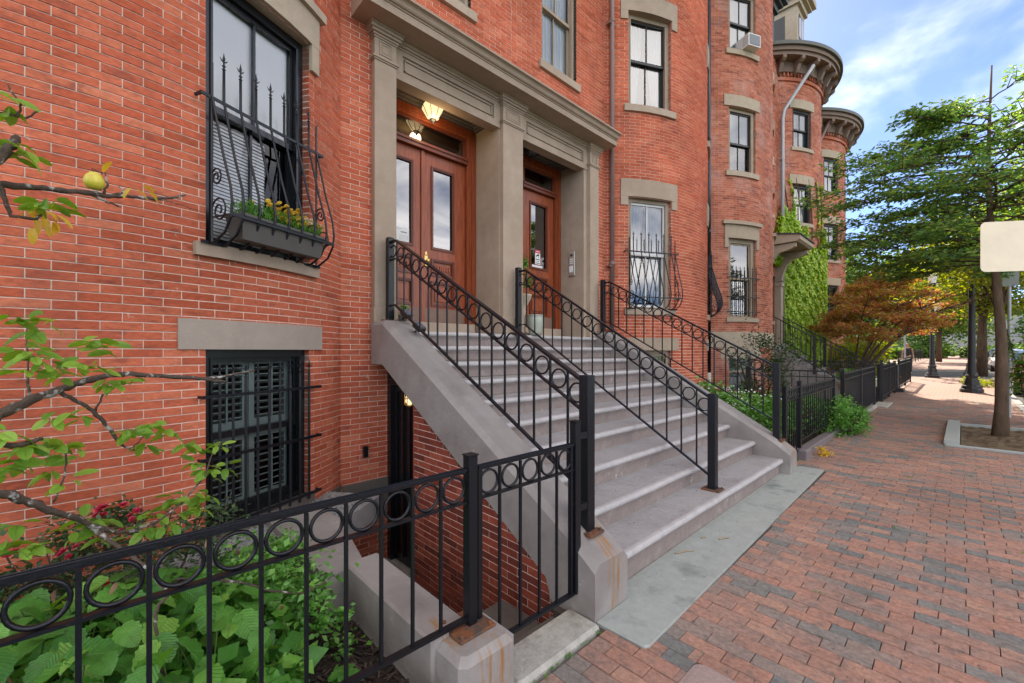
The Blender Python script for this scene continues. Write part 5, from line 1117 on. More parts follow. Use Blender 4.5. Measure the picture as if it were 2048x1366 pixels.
branch([(170, 384), (205, 400), (240, 414)], -2.63, -2.66, .006, .003); branch([(318, 398), (360, 410), (398, 422)], -2.74, -2.76, .003, .0015)
branch([(205, 388), (215, 368), (207, 342)], -2.65, -2.67, .006, .002); branch([(238, 372), (248, 385), (215, 390)], -2.68, -2.67, .003, .006)
branch([(-10, 355), (8, 400), (22, 432), (72, 440), (80, 428)], -2.5, -2.55, .009, .004)
branch([(-30, 330), (0, 315), (22, 290), (32, 274)], -2.4, -2.5, .020, .013, (-2.8, -.74, 2.3)); branch([(-10, 225), (20, 228), (50, 236), (75, 222)], -2.45, -2.5, .005, .003); branch([(35, 232), (38, 205), (14, 168)], -2.45, -2.5, .004, .003)
branch([(-30, 845), (0, 828), (60, 800), (110, 783), (160, 764), (205, 752), (255, 748), (330, 751), (400, 757), (452, 764)], -2.6, -3.0, .022, .008, (-2.88, -.74, .9)); branch([(395, 756), (430, 756), (470, 748), (508, 741)], -2.98, -3.02, .008, .006)
branch([(110, 783), (150, 800), (185, 822), (212, 852), (240, 888), (262, 900), (292, 896)], -2.75, -2.85, .011, .004); branch([(190, 822), (200, 795), (212, 778)], -2.8, -2.8, .005, .004)
branch([(-30, 890), (20, 892), (60, 884), (82, 878)], -2.4, -2.5, .013, .006); branch([(55, 800), (54, 730), (52, 650)], -2.7, -2.72, .005, .002)
branch([(-30, 988), (20, 990), (60, 1006), (110, 1024), (150, 1034), (180, 1052), (235, 1064), (275, 1062)], -2.3, -2.6, .018, .008, (-2.9, -.76, .7)); branch([(130, 900), (128, 950), (105, 1005)], -2.5, -2.5, .003, .003)
branch([(180, 1052), (215, 1080), (250, 1105), (300, 1140), (335, 1190)], -2.55, -2.3, .011, .007); branch([(335, 1190), (312, 1215), (310, 1260), (318, 1330), (332, 1380)], -2.2, -2.1, .006, .007); branch([(415, 1158), (480, 1165), (540, 1182), (605, 1188), (640, 1170), (668, 1150)], -2.2, -2.3, .006, .003)
branch([(255, 1062), (310, 1045), (360, 1010), (410, 950), (425, 905), (440, 885)], -2.6, -2.8, .006, .003); branch([(262, 900), (280, 880), (300, 860)], -2.85, -2.85, .004, .002)
CL = [(20, 632, 3), (52, 640, 5), (75, 655, 3), (38, 700, 3), (68, 705, 5), (98, 722, 3), (55, 738, 3), (178, 690, 5), (208, 695, 5), (198, 735, 5), (222, 765, 5), (245, 770, 3), (158, 722, 3), (128, 748, 4), (98, 832, 2), (150, 832, 3),
      (8, 870, 4), (45, 895, 5), (85, 885, 4), (120, 895, 5), (138, 905, 3), (95, 940, 4), (35, 925, 5), (135, 962, 3), (8, 935, 3), (35, 1050, 2), (12, 1092, 3), (58, 1094, 4), (28, 1100, 3),
      (270, 862, 5), (300, 848, 5), (322, 868, 4), (252, 868, 3), (298, 890, 2), (368, 890, 3), (402, 895, 5), (438, 890, 4), (448, 935, 4), (418, 945, 5), (385, 930, 3), (408, 990, 4), (378, 985, 4), (392, 1010, 4), (360, 1030, 4), (340, 1000, 3),
      (300, 1030, 4), (335, 1055, 5), (290, 1060, 5), (170, 1040, 4), (200, 1048, 4), (155, 1062, 4), (215, 1082, 3), (4, 195, 4), (12, 225, 3), (22, 305, 4), (48, 318, 4), (25, 290, 3), (90, 405, 3), (70, 412, 3), (108, 415, 2)]
for u, v, n in CL:
    X = -2.45 - .35 * min(1, u / 420) + r5.uniform(-.06, .06); c = at(u, v, X); a0 = r5.uniform(0, 6.28)
    for k in range(n + 2):
        a = a0 + k * 2.4; d = Vector((math.cos(a) * .7 + .3, math.sin(a) * .7, r5.uniform(-.5, .25))); p = c + d * .012 + Vector((0, r5.uniform(-.02, .02), r5.uniform(-.02, .02)))
        put_leaf(LP[k % 2], p, d, r5.uniform(.052, .090), pt, r5.uniform(-.9, .9))
for u, v, dx, dz in ((66, 415, .1, -1), (84, 430, .3, -1), (95, 448, 0, -1), (100, 435, .6, -.8), (78, 405, .2, -.6), (285, 372, .9, -.2), (272, 378, .7, -.5), (205, 345, .2, .7), (62, 455, .1, -1), (72, 408, -.3, -.9), (90, 422, .8, -.5), (105, 445, .2, -1), (78, 440, -.2, -1), (296, 382, .7, -.7), (262, 376, -.4, -.5), (48, 425, -.5, -.8), (112, 430, .9, -.6)):
    put_leaf(LY, at(u, v, -2.6), (.15, dx, dz), r5.uniform(.045, .068), pt, r5.uniform(-.6, .6))
mb = MB(); c = at(187, 362, -2.62); mb.lathe([(.004, .040), (.016, .036), (.028, .022), (.036, .002), (.035, -.016), (.024, -.033), (.008, -.037)], tuple(c), 18); obj('pear', mb, pearm, pt, smooth=True)
mb = MB(); mb.tube([tuple(c + Vector((0, 0, .036))), tuple(c + Vector((0, -.008, .055))), tuple(at(205, 348, -2.64))], .002, 5); obj('stalk', mb, pearbark, pt)

# ------------------------------------------------------------------ front garden
sm = MB(); nx, ny = 26, 36; vs = []; rs_ = np.random.RandomState(3)
for i in range(nx + 1):
    for j in range(ny + 1):
        x = -4.0 + 2.35 * i / nx; y = -3.0 + 4.03 * j / ny; vs.append((x, y, .0 + .06 * math.exp(-((x + 2.7) ** 2 + (y + .2) ** 2)) + rs_.uniform(-.012, .012)))
sm.add(vs, [(i * (ny + 1) + j, (i + 1) * (ny + 1) + j, (i + 1) * (ny + 1) + j + 1, i * (ny + 1) + j + 1) for i in range(nx) for j in range(ny)]); obj('planting_bed_soil', sm, soil, kind='structure')
ch = MB()
for k in range(2600):
    x, y = rs_.uniform(-3.2, -1.68), rs_.uniform(-.3, 1.02); a = rs_.uniform(0, 3.14); L = rs_.uniform(.012, .035); w_ = rs_.uniform(.003, .008); z = .012 + rs_.uniform(0, .02); dx, dy = math.cos(a), math.sin(a); t_ = rs_.uniform(-.01, .01)
    ch.add([(x - dx * L - dy * w_, y - dy * L + dx * w_, z - t_), (x + dx * L - dy * w_, y + dy * L + dx * w_, z + t_), (x + dx * L + dy * w_, y + dy * L - dx * w_, z + t_), (x - dx * L + dy * w_, y - dy * L - dx * w_, z - t_)], [(0, 1, 2, 3)])
obj('bark_mulch', ch, mat('mulch_chip', rough=.9, ramp=[(.02, .014, .01), (.06, .04, .03), (.12, .085, .06)]), kind='stuff', label='dark shredded bark mulch under the garden plants', cat='mulch')
gb = MB(); gb.polar(c1, BRAD - .02, BRAD + .55, R(2), R(40), .0, .195, 12); obj('gravel_bed', gb, gravelm, kind='structure')
gvm = MB()
for k in range(1500):
    a = rs_.uniform(R(2), R(40)); r_ = BRAD + rs_.uniform(0, .54); s = rs_.uniform(.007, .015); x, y = c1[0] + r_ * math.cos(a), c1[1] + r_ * math.sin(a); z = .197 + s * .3
    gvm.add([(x + s, y, z), (x, y + s * .8, z), (x - s, y, z), (x, y - s * .7, z), (x, y, z + s * .7)], [(0, 1, 4), (1, 2, 4), (2, 3, 4), (3, 0, 4)])
obj('gravel', gvm, gravelm, kind='stuff', label='grey gravel strip below the shuttered basement window', cat='gravel')
# broad leaved plant: leaves one by one
bp_ = thing('broad_leaf_bush', 'low bush of broad bright green toothed leaves filling the bed behind the near fence', 'bush', (-2.3, 0, 0))
mb = MB(); cand = []
for k in range(4000):
    x, y = r5.uniform(-3.05, -1.72), r5.uniform(-.95, .62)
    if len(cand) >= 292: break
    if ((x + 2.35) / .85) ** 2 + ((y + .2) / .95) ** 2 > 1: continue
    if any((x - q[0]) ** 2 + (y - q[1]) ** 2 < .0034 for q in cand): continue
    e = ((x + 2.35) / .85) ** 2 + ((y + .2) / .95) ** 2
    cand.append((x, y, (.22 + .30 * (1 - e) + r5.uniform(-.05, .07) + .05 * math.sin(x * 9) * math.cos(y * 7))))
for k, (x, y, z) in enumerate(cand):
    a = r5.uniform(0, 6.28); d = (math.cos(a) + .25, math.sin(a) - .1, r5.uniform(-.75, .10)); s = r5.uniform(.075, .145)
    put_leaf(LB[k % 3], (x - d[0] * s * .5, y - d[1] * s * .5, z), d, s, bp_, r5.uniform(-.45, .45))
    if k % 2 == 0: mb.tube([(x + .02, y, .02), (x, y + .01, z * .6), (x - d[0] * s * .5, y - d[1] * s * .5, z)], .003, 4)
obj('stems', mb, stemm, bp_)
n = 1500; xy = np.column_stack([RS.uniform(-3.1, -1.72, n), RS.uniform(-.95, .62, n)]); e = ((xy[:, 0] + 2.35) / .9) ** 2 + ((xy[:, 1] + .2) / 1.0) ** 2; xy = xy[e < 1]; e = e[e < 1]
leaf_cloud('understorey_leaves', np.column_stack([xy, .08 + (.16 + .20 * (1 - e)) * RS.uniform(.2, .95, len(xy))]), .10, leafbig, bp_, wr=.8, up=(0, 0, 1.4))
for k in range(7):
    p = at(*[(232, 1165), (418, 1075), (380, 1275), (15, 1345), (560, 1210), (470, 1100), (110, 1180)][k], -2.25); put_leaf(LD, p, (r5.uniform(-1, 1), r5.uniform(-1, 1), -1.6), .034, bp_, 1)
# small leaved shrub at its right
ss = thing('small_leaf_shrub', 'small leaved bright green shrub beside the retaining wall', 'shrub', (-2.6, .72, 0))
leaf_cloud('foliage', np.vstack([blob_pts((-2.70, .60, .30), (.46, .34, .28), 2600, 24, .5, seed=4), blob_pts((-2.25, .72, .13), (.20, .2, .14), 380, 7, seed=9)]), .042, leafsm, ss, wr=.6, up=(0.2, 0, 1))
mb = MB()
for k in range(14): a = r5.uniform(0, 6.28); mb.tube([(-2.65, .66, .0), (-2.65 + .12 * math.cos(a), .66 + .1 * math.sin(a), .2), (-2.65 + .33 * math.cos(a), .66 + .24 * math.sin(a), .40)], .004, 4)
obj('stems', mb, stemm, ss)
sp_ = thing('seedling', 'little star leaved green seedling on the mulch by the fence', 'seedling', (-1.95, .78, 0))
for k in range(11): a = k * 2.4; put_leaf(LB[0], (-1.95 + .02 * math.cos(a), .78 + .02 * math.sin(a), .09 + .02 * (k % 3)), (math.cos(a), math.sin(a), -.1), .062, sp_)
mb = MB(); mb.tube([(-1.95, .78, 0), (-1.95, .78, .12)], .003, 5); obj('stem', mb, stemm, sp_)
# rose bush
rb = thing('rose_bush', 'loose rose bush with crimson blooms against the brick of the nearest bay', 'rose bush', (-3.2, .05, 0))
leaf_cloud('foliage', np.vstack([blob_pts((-3.15, .10, .42), (.34, .60, .30), 3000, 26, .5, seed=14), blob_pts((-3.2, -.35, .30), (.34, .5, .26), 1800, 18, .5, seed=15)]), .036, leafdk, rb, wr=.6)
mb = MB()
for k in range(16): a = r5.uniform(-1.5, 1.5); y = .05 + r5.uniform(-.5, .5); mb.tube([(-3.2, y * .4, 0), (-3.2 + r5.uniform(-.1, .15), y * .8, .35), (-3.15 + r5.uniform(-.2, .2), y, .68 + r5.uniform(-.1, .08))], .0035, 4)
obj('stems', mb, pearbark, rb)
rm = MB()
for i, (rr_, h_) in enumerate(((.5, .3), (.9, .15), (1.0, -.2))):
    for k in range(6):
        a = k * 1.047 + i * .5; c_, s_ = math.cos(a), math.sin(a)
        rm.add([(0, 0, -.3), (rr_ * c_ * .7 - rr_ * s_ * .45, rr_ * s_ * .7 + rr_ * c_ * .45, h_), (rr_ * c_, rr_ * s_, h_ + .1), (rr_ * c_ * .7 + rr_ * s_ * .45, rr_ * s_ * .7 - rr_ * c_ * .45, h_)], [(0, 1, 2, 3)])
rme_ = mesh_of('bloom', rm, redfl)
for u, v, X in ((195, 1018, -3.1), (205, 1028, -3.1), (188, 1030, -3.1), (245, 1008, -3.15), (258, 1030, -3.15), (272, 1020, -3.15), (205, 1012, -3.1), (262, 1038, -3.1), (125, 1100, -2.9), (135, 1112, -2.9), (118, 1108, -2.9), (160, 1138, -2.8), (30, 1100, -2.9), (222, 1160, -2.7), (175, 1128, -2.85), (150, 1092, -3.0), (210, 1165, -2.7), (240, 1060, -3.1), (12, 1108, -2.9)):
    s = r5.uniform(.014, .022); inst('bloom', rme_, at(u, v, X), rb, (r5.uniform(0, .8), r5.uniform(0, .8), 0), (s, s, s))
# rough rock by the fence
bm2 = MB(); rr_ = np.random.RandomState(8); nn_, mm_ = 18, 14; vs = []
for i in range(nn_ + 1):
    for j in range(mm_ + 1):
        a = math.pi * i / nn_; t_ = 2 * math.pi * j / mm_; r_ = 1 + .10 * math.sin(3 * t_ + 2 * a) + rr_.uniform(-.05, .05)
        sx = math.copysign(abs(math.sin(a) * math.cos(t_)) ** .7, math.cos(t_)); sz = math.copysign(abs(math.sin(a) * math.sin(t_)) ** .7, math.sin(t_)); vs.append((-1.56 + .13 * r_ * sx, .60 - .36 * math.cos(a) * r_, .05 + .21 * r_ * sz + .05 * math.cos(a * 2)))
bm2.add(vs, [(i * (mm_ + 1) + j, i * (mm_ + 1) + j + 1, (i + 1) * (mm_ + 1) + j + 1, (i + 1) * (mm_ + 1) + j) for i in range(nn_) for j in range(mm_)])
obj('rough_rock', bm2, granite, label='rough whitish boulder under the near fence beside the stone block', cat='rock')
cb = MB(); cb.box(-1.72, -1.42, -3.0, .2, -.2, .10); obj('garden_curb', cb, curbm, label='weathered curb stone under the near end of the fence', cat='curb')
# ------------------------------------------------------------------ window box
wb = thing('window_box', 'long dark planter box of yellow mums and grasses inside the bulging grille', 'window box', Lp(M1, 0, -.15, 2.40))
def trough(M, x0, x1, y0, y1, z0, z1, t_=.008):
    mb = MB(); mb.M = M; tap = .025
    o_ = [(x0 + tap, y0 + tap), (x1 - tap, y0 + tap), (x1 - tap, y1 - tap), (x0 + tap, y1 - tap)]; q = [(x0, y0), (x1, y0), (x1, y1), (x0, y1)]
    vs = [(a, b, z0) for a, b in o_] + [(a, b, z1) for a, b in q] + [(a + (t_ if a == x0 else -t_), b + (t_ if b == y0 else -t_), z1) for a, b in q] + [(a + (t_ if a == x0 else -t_), b + (t_ if b == y0 else -t_), z1 - .03) for a, b in q]
    mb.add(vs, [(3, 2, 1, 0)] + [(i, (i + 1) % 4, 4 + (i + 1) % 4, 4 + i) for i in range(4)] + [(4 + i, 4 + (i + 1) % 4, 8 + (i + 1) % 4, 8 + i) for i in range(4)] + [(8 + i, 8 + (i + 1) % 4, 12 + (i + 1) % 4, 12 + i) for i in range(4)] + [(12, 13, 14, 15)])
    for (a, b) in ((y0 - .008, y0), (y1, y1 + .008)): mb.box(x0 - .008, x1 + .008, a, b, z1 - .02, z1)
    for (a, b) in ((x0 - .008, x0), (x1, x1 + .008)): mb.box(a, b, y0, y1, z1 - .02, z1)
    return mb
obj('trough', trough(M1, -.38, .38, -.245, -.06, 2.415, 2.60), boxm_, wb)
mb = MB(); mb.M = M1; mb.add([(-.37, -.235, 2.585), (.37, -.235, 2.585), (.37, -.07, 2.585), (-.37, -.07, 2.585)], [(0, 1, 2, 3)]); obj('soil', mb, soil, wb)
P = np.array([Lp(M1, RS.uniform(-.36, .36), RS.uniform(-.245, -.07), RS.uniform(2.58, 2.68)) for _ in range(1500)]); leaf_cloud('grass_blades', P, .06, leafsm, wb, wr=.16, dirs=np.tile([0.05, 0, 1.0], (1500, 1)), jitter=.9)
def mum(name, m):
    mb = MB()
    for i, (rr_, h_) in enumerate(((1, 0), (.75, .25), (.45, .45))):
        for k in range(9): a = k * .698 + i * .3; c_, s_ = math.cos(a), math.sin(a); mb.add([(0, 0, h_ - .1), (rr_ * c_ * .6 - s_ * .2, rr_ * s_ * .6 + c_ * .2, h_ + .1), (rr_ * c_, rr_ * s_, h_), (rr_ * c_ * .6 + s_ * .2, rr_ * s_ * .6 - c_ * .2, h_ + .1)], [(0, 1, 2, 3)])
    return mesh_of(name, mb, m)
my, mc = mum('bloom', yelfl), mum('bloom', paleyel)
for k in range(95):
    x = r5.gauss(.0, .10) if k < 82 else r5.uniform(.2, .36); x = max(-.3, min(.36, x + (.04 if k < 82 else 0))); s = r5.uniform(.018, .028); p = Lp(M1, x, r5.uniform(-.25, -.11), r5.uniform(2.64, 2.77) if k < 82 else r5.uniform(2.64, 2.74)); inst('bloom', my if k < 82 else mc, p, wb, (r5.uniform(.2, .9), r5.uniform(.3, 1.0), 0), (s, s, s))
# ------------------------------------------------------------------ pots at the doors
def pot_plant(name, label, cat, x, y, z, r, h, m, foliage, prof=None, leafm=leafsm, n=260, sp=(.14, .14, .2), ls=.05):
    th = thing(name, label, cat, (x, y, z)); pr = prof or [(r * .72, 0), (r * .80, h * .15), (r * .98, h * .6), (r, h * .85), (r * .93, h * .93), (r * 1.02, h * .97), (r * 1.02, h), (r * .9, h), (r * .88, h * .93)]
    mb = MB(); mb.lathe(pr, (x, y, z), 24); obj('pot', mb, m, th, smooth=True)
    if foliage: leaf_cloud('foliage', blob_pts((x, y, z + h + sp[2] * .8), sp, n, 8, .4, seed=int(x * 10 + 99)), ls, leafm, th); 
    return th
pot_plant('glazed_pot', 'pale celadon glazed pot with ear handles on the landing by the single door', 'pot', -4.42 + .02, 4.62, ZL, .125, .30, celadon, False)
un = pot_plant('stone_urn', 'small stone urn of trailing leaves beside the middle pilaster', 'urn', -4.62, 4.56, ZL, .11, .62, urnm, True, prof=[(.11, 0), (.11, .03), (.05, .06), (.045, .30), (.06, .36), (.05, .40), (.09, .48), (.135, .56), (.145, .60), (.15, .62), (.12, .62), (.11, .58)], n=420, sp=(.13, .12, .34), ls=.055)
pot_plant('small_flower_pot', 'little green plant pot by the foot of the left pilaster', 'plant pot', -4.22, 2.32, 1.925, .05, .07, boxm_, True, n=120, sp=(.06, .06, .07), ls=.04)
for i, (x, y) in enumerate(((-4.10, 2.30), (-3.86, 2.31))):
    fl = thing('flood_light', ('upper' if i == 0 else 'lower') + ' small black flood light clamped to the left handrail foot', 'flood light', (x, y, 1.95 - i * .14)); z = 1.995 - i * .15
    mb = MB(); mb.M = Matrix.Translation((x, y, z)) @ Matrix.Rotation(R(30), 4, 'Y'); mb.bbox(-.07, .07, -.045, .045, -.02, .03, .006); obj('housing', mb, blackp, fl)
    mb = MB(); mb.M = Matrix.Translation((x, y, z)) @ Matrix.Rotation(R(30), 4, 'Y'); mb.box(-.058, .058, -.035, .035, .0302, .034); obj('lens', mb, glassd, fl)
    mb = MB(); mb.tube([(x - .05, y, z - .02), (x - .08, y, z - .05), (x - .1, y - .01, z - .04)], .008, 6); obj('arm', mb, iron, fl)
# litter on the slab and pavement
for i, (u, v, L, a) in enumerate(((1368, 1108, .19, 2.2), (1447, 1082, .11, 2.0), (1407, 1080, .05, 1.2))):
    k = (u - 1024) / FOC; z = FOC * 1.584 / (v - 702); la = k * z; x = -.728 * z + .686 * la; y = .686 * z + .728 * la
    tw = MB(); zt_ = gz(y) + .0225; tw.tube([(x - L * .18, y - L * .42, zt_), (x, y + .004, zt_ + .003), (x + L * .22, y + L * .40, zt_)], [.0065, .006, .0045], 7)
    obj('twig', tw, twigm, label=['longest pale dead twig lying on the nearer bluestone slab', 'shorter broken twig on the bluestone slab', 'tiny curled twig scrap on the bluestone slab'][i], cat='twig', group='twigs on the bluestone')
lt = MB(); rl_ = random.Random(12)
for k in range(150):
    if k < 60: x, y, z = rl_.uniform(-1.5, .9), rl_.uniform(2, 9), .02
    elif k < 95: x, y = rl_.uniform(-1.58, -1.25), rl_.uniform(2.2, 6.5); z = .022
    else: i = rl_.choice([0, 0, 0, 1, 1, 2, 3]); x, y, z = X1 - TR * i - rl_.uniform(.03, .26), rl_.uniform(2.45, 6.1), Z1 + RI * i + .002 - gz(3)
    s = rl_.uniform(.004, .012); a = rl_.uniform(0, 6.28); c_, s_ = math.cos(a) * s, math.sin(a) * s; zz = z + (gz(y) if k < 95 else gz(3)) + .003
    lt.add([(x - c_, y - s_, zz), (x + s_ * .5, y - c_ * .5, zz + .003), (x + c_, y + s_, zz), (x - s_ * .5, y + c_ * .5, zz + .002)], [(0, 1, 2, 3)])
obj('leaf_litter', lt, mat('leaf_scrap', rough=.9, ramp=[(.12, .07, .03), (.35, .27, .14), (.05, .04, .03)]), kind='stuff', label='scattered scraps of dry leaf on the steps and pavement', cat='litter')

# ------------------------------------------------------------------ bed beyond the stoop and other yard plants
sheet('yard_soil', -4.6, -1.66, 6.46, 26.4, .02, soil)
cb = MB(); cb.bbox(-1.72, -1.50, 7.16, 7.42, -.1, .19, .02); obj('gate_pier_block', cb, mat('mauve_granite', (.17, .14, .14), .7, var=.2, nscale=50), label='small mauve granite block under the far gate post', cat='stone block')
cb = MB(); cb.bbox(-1.70, -1.56, 7.43, 10.3, -.1, gz(8) + .10, .012); obj('garden_curb', cb, MATS['mauve_granite'], label='low granite curb along the leafy bed beyond the stoop', cat='curb')
cb = MB(); cb.bbox(-1.70, -1.54, 10.31, 14.7, -.1, gz(12) + .10, .012); obj('garden_curb', cb, curbm, label='concrete curb under the tall barred fence panel', cat='curb')
cb = MB(); cb.bbox(-2.5, -1.35, 14.75, 16.1, -.1, gz(15.4) + .02, .012); obj('pale_paving_slab', cb, curbm, label='pale entrance slab between the barred fences', cat='stone slab')
def shrub(name, label, c, r, n, ls, m, seed, clumps=16, up=(0, 0, 1), stems=10, group=None):
    th = thing(name, label, 'shrub', (c[0], c[1], 0), group); leaf_cloud('foliage', blob_pts(c, r, n, clumps, .45, seed=seed), ls, m, th, up=up, wr=.6)
    mb = MB(); q = random.Random(seed)
    for k in range(stems): a = q.uniform(0, 6.28); mb.tube([(c[0] + .03 * math.cos(a), c[1] + .03 * math.sin(a), -.05), (c[0] + r[0] * .4 * math.cos(a), c[1] + r[1] * .4 * math.sin(a), c[2] * .6), (c[0] + r[0] * .85 * math.cos(a), c[1] + r[1] * .85 * math.sin(a), c[2] + r[2] * .3)], .008, 4)
    obj('stems', mb, bark, th); return th
shrub('flowering_shrub', 'leafy green shrub with small white flowers seen through the right handrail', (-2.7, 7.3, .50), (.85, .75, .55), 3200, .065, leafsm, 21)
shrub('yard_shrub', 'glossy green shrub low by the foot of the far gate', (-2.15, 8.7, .50), (.5, .9, .45), 2600, .06, leafsm, 22)
shrub('overhanging_shrub', 'yellow green shrub spilling through the fence over the pavement', (-1.50, 9.9, .34), (.36, .78, .36), 5200, .05, leafsm, 23, 26)
shrub('dark_evergreen_shrub', 'tall dark grey green evergreen shrub behind the far fence', (-3.1, 10.4, 1.15), (.75, .8, .85), 4200, .06, leafdk, 24)
shrub('ground_cover_shrub', 'mixed pale green planting under the basement window of the faded bay', (-3.1, 8.9, .45), (.6, 1.0, .45), 2600, .06, leafsm, 25)
shrub('weed_tuft', 'dry yellow weed tuft growing from the paving by the granite block', (-1.42, 7.75, .06), (.10, .14, .09), 200, .05, leafyel, 26, 6, stems=3)
fw = MB(); rs2 = random.Random(4)
th = bpy.data.objects['flowering_shrub']
for k in range(140):
    x, y, z = min(-1.85, -2.7 + rs2.gauss(0, .40)), 7.4 + rs2.gauss(0, .35), rs2.uniform(.6, 1.02); s = .018; fw.add([(x - s, y, z), (x, y - s, z + .004), (x + s, y, z), (x, y + s, z + .004), (x, y, z + s)], [(0, 1, 4), (1, 2, 4), (2, 3, 4), (3, 0, 4)])
f_ = obj('flowers', fw, whitep, th, kind='stuff')
# terracotta-like urns on the side stoop
pot_plant('footed_urn', 'pale footed urn of green leaves at the bottom of the narrow stoop', 'urn', -2.1, 14.6, gz(15), .2, .62, urnm, True, prof=[(.18, 0), (.18, .06), (.08, .12), (.08, .26), (.16, .34), (.24, .46), (.27, .58), (.29, .62), (.22, .62)], n=500, sp=(.4, .4, .2), ls=.08)
# ivy on the fourth bay and round the canopied entrance
iv = thing('ivy', 'bright green ivy covering the fourth bay and climbing above the canopy', 'climbing plant', (-4.2, 17.6, 0))
P, U, D = [], [], []
def ivy_h(a):                                           # top of the growth by angle on the bay
    return 5.9 + .8 * math.sin(a * 7) - 2.2 * max(0, a + .05) * 1.2
ri = random.Random(77)
for k in range(44000):
    a = ri.uniform(R(-46), R(27)); z = ri.uniform(.7, 6.9)
    if z > ivy_h(a) + .25 * math.sin(a * 40) or (a > R(8) and ri.random() < .4): continue
    if -R(25) - HA < a < -R(25) + HA and 6.25 < z < 7.6: continue
    r_ = BRAD + ri.uniform(.02, .12 + .05 * math.sin(z * 5 + a * 22) ** 2); P.append((c4[0] + r_ * math.cos(a), c4[1] + r_ * math.sin(a), z)); U.append((math.cos(a), math.sin(a), .55)); D.append((math.cos(a) * .4, math.sin(a) * .4, -1))
for k in range(9000):
    y = ri.uniform(15.3, 17.4); z = ri.uniform(4.6, 7.4)
    if z > 5.5 + .7 * math.sin(y * 3) + .3: continue
    P.append((XW + ri.uniform(.02, .22), y, z)); U.append((1, 0, .5)); D.append((.3, 0, -1))
for s0, a0 in ((1, -8), (1, 2), (1, -36)):              # thin tendrils climbing higher
    for k in range(90): z = ri.uniform(5.8, 7.8); a = R(a0 + 3 * math.sin(z * 2.1)); P.append((c4[0] + (BRAD + .04) * math.cos(a) + ri.uniform(-.03, .03), c4[1] + (BRAD + .04) * math.sin(a) + ri.uniform(-.05, .05), z)); U.append((1, 0, .4)); D.append((.2, 0, -1))
leaf_cloud('leaves', P, .105, leafivy, iv, up=np.array(U) * 1.6, dirs=np.array(D), wr=.85, jitter=.5)
mb = MB()
for a0 in (-40, -30, -18, -8, 4): mb.tube([(c4[0] + (BRAD + .02) * math.cos(R(a0 + 3 * math.sin(z * 1.3))), c4[1] + (BRAD + .02) * math.sin(R(a0 + 3 * math.sin(z * 1.3))), z) for z in [q * .6 for q in range(0, 14)]], .018, 5)
obj('stems', mb, bark, iv)

wp, wd = [], []
rw = random.Random(9)
for k in range(46):
    if k < 14: x, y = rw.uniform(-1.43, -1.40), rw.uniform(1.35, 2.05)
    elif k < 26: x, y = rw.uniform(-1.64, -1.52), rw.uniform(6.8, 9.5)
    else: x, y = rw.uniform(-1.1, .9), 2.0 + PC * rw.randint(1, 90) * 1.0
    for j in range(rw.randint(4, 12)): wp.append((x + rw.gauss(0, .012), y + rw.gauss(0, .006), gz(y) - .002)); wd.append((rw.uniform(-.6, .6), rw.uniform(-.6, .6), 1))
leaf_cloud('joint_weeds', wp, .018, leafsm, None, dirs=np.array(wd), wr=.5, label='tiny weeds and moss sprouting in the pavement joints', category='weeds')
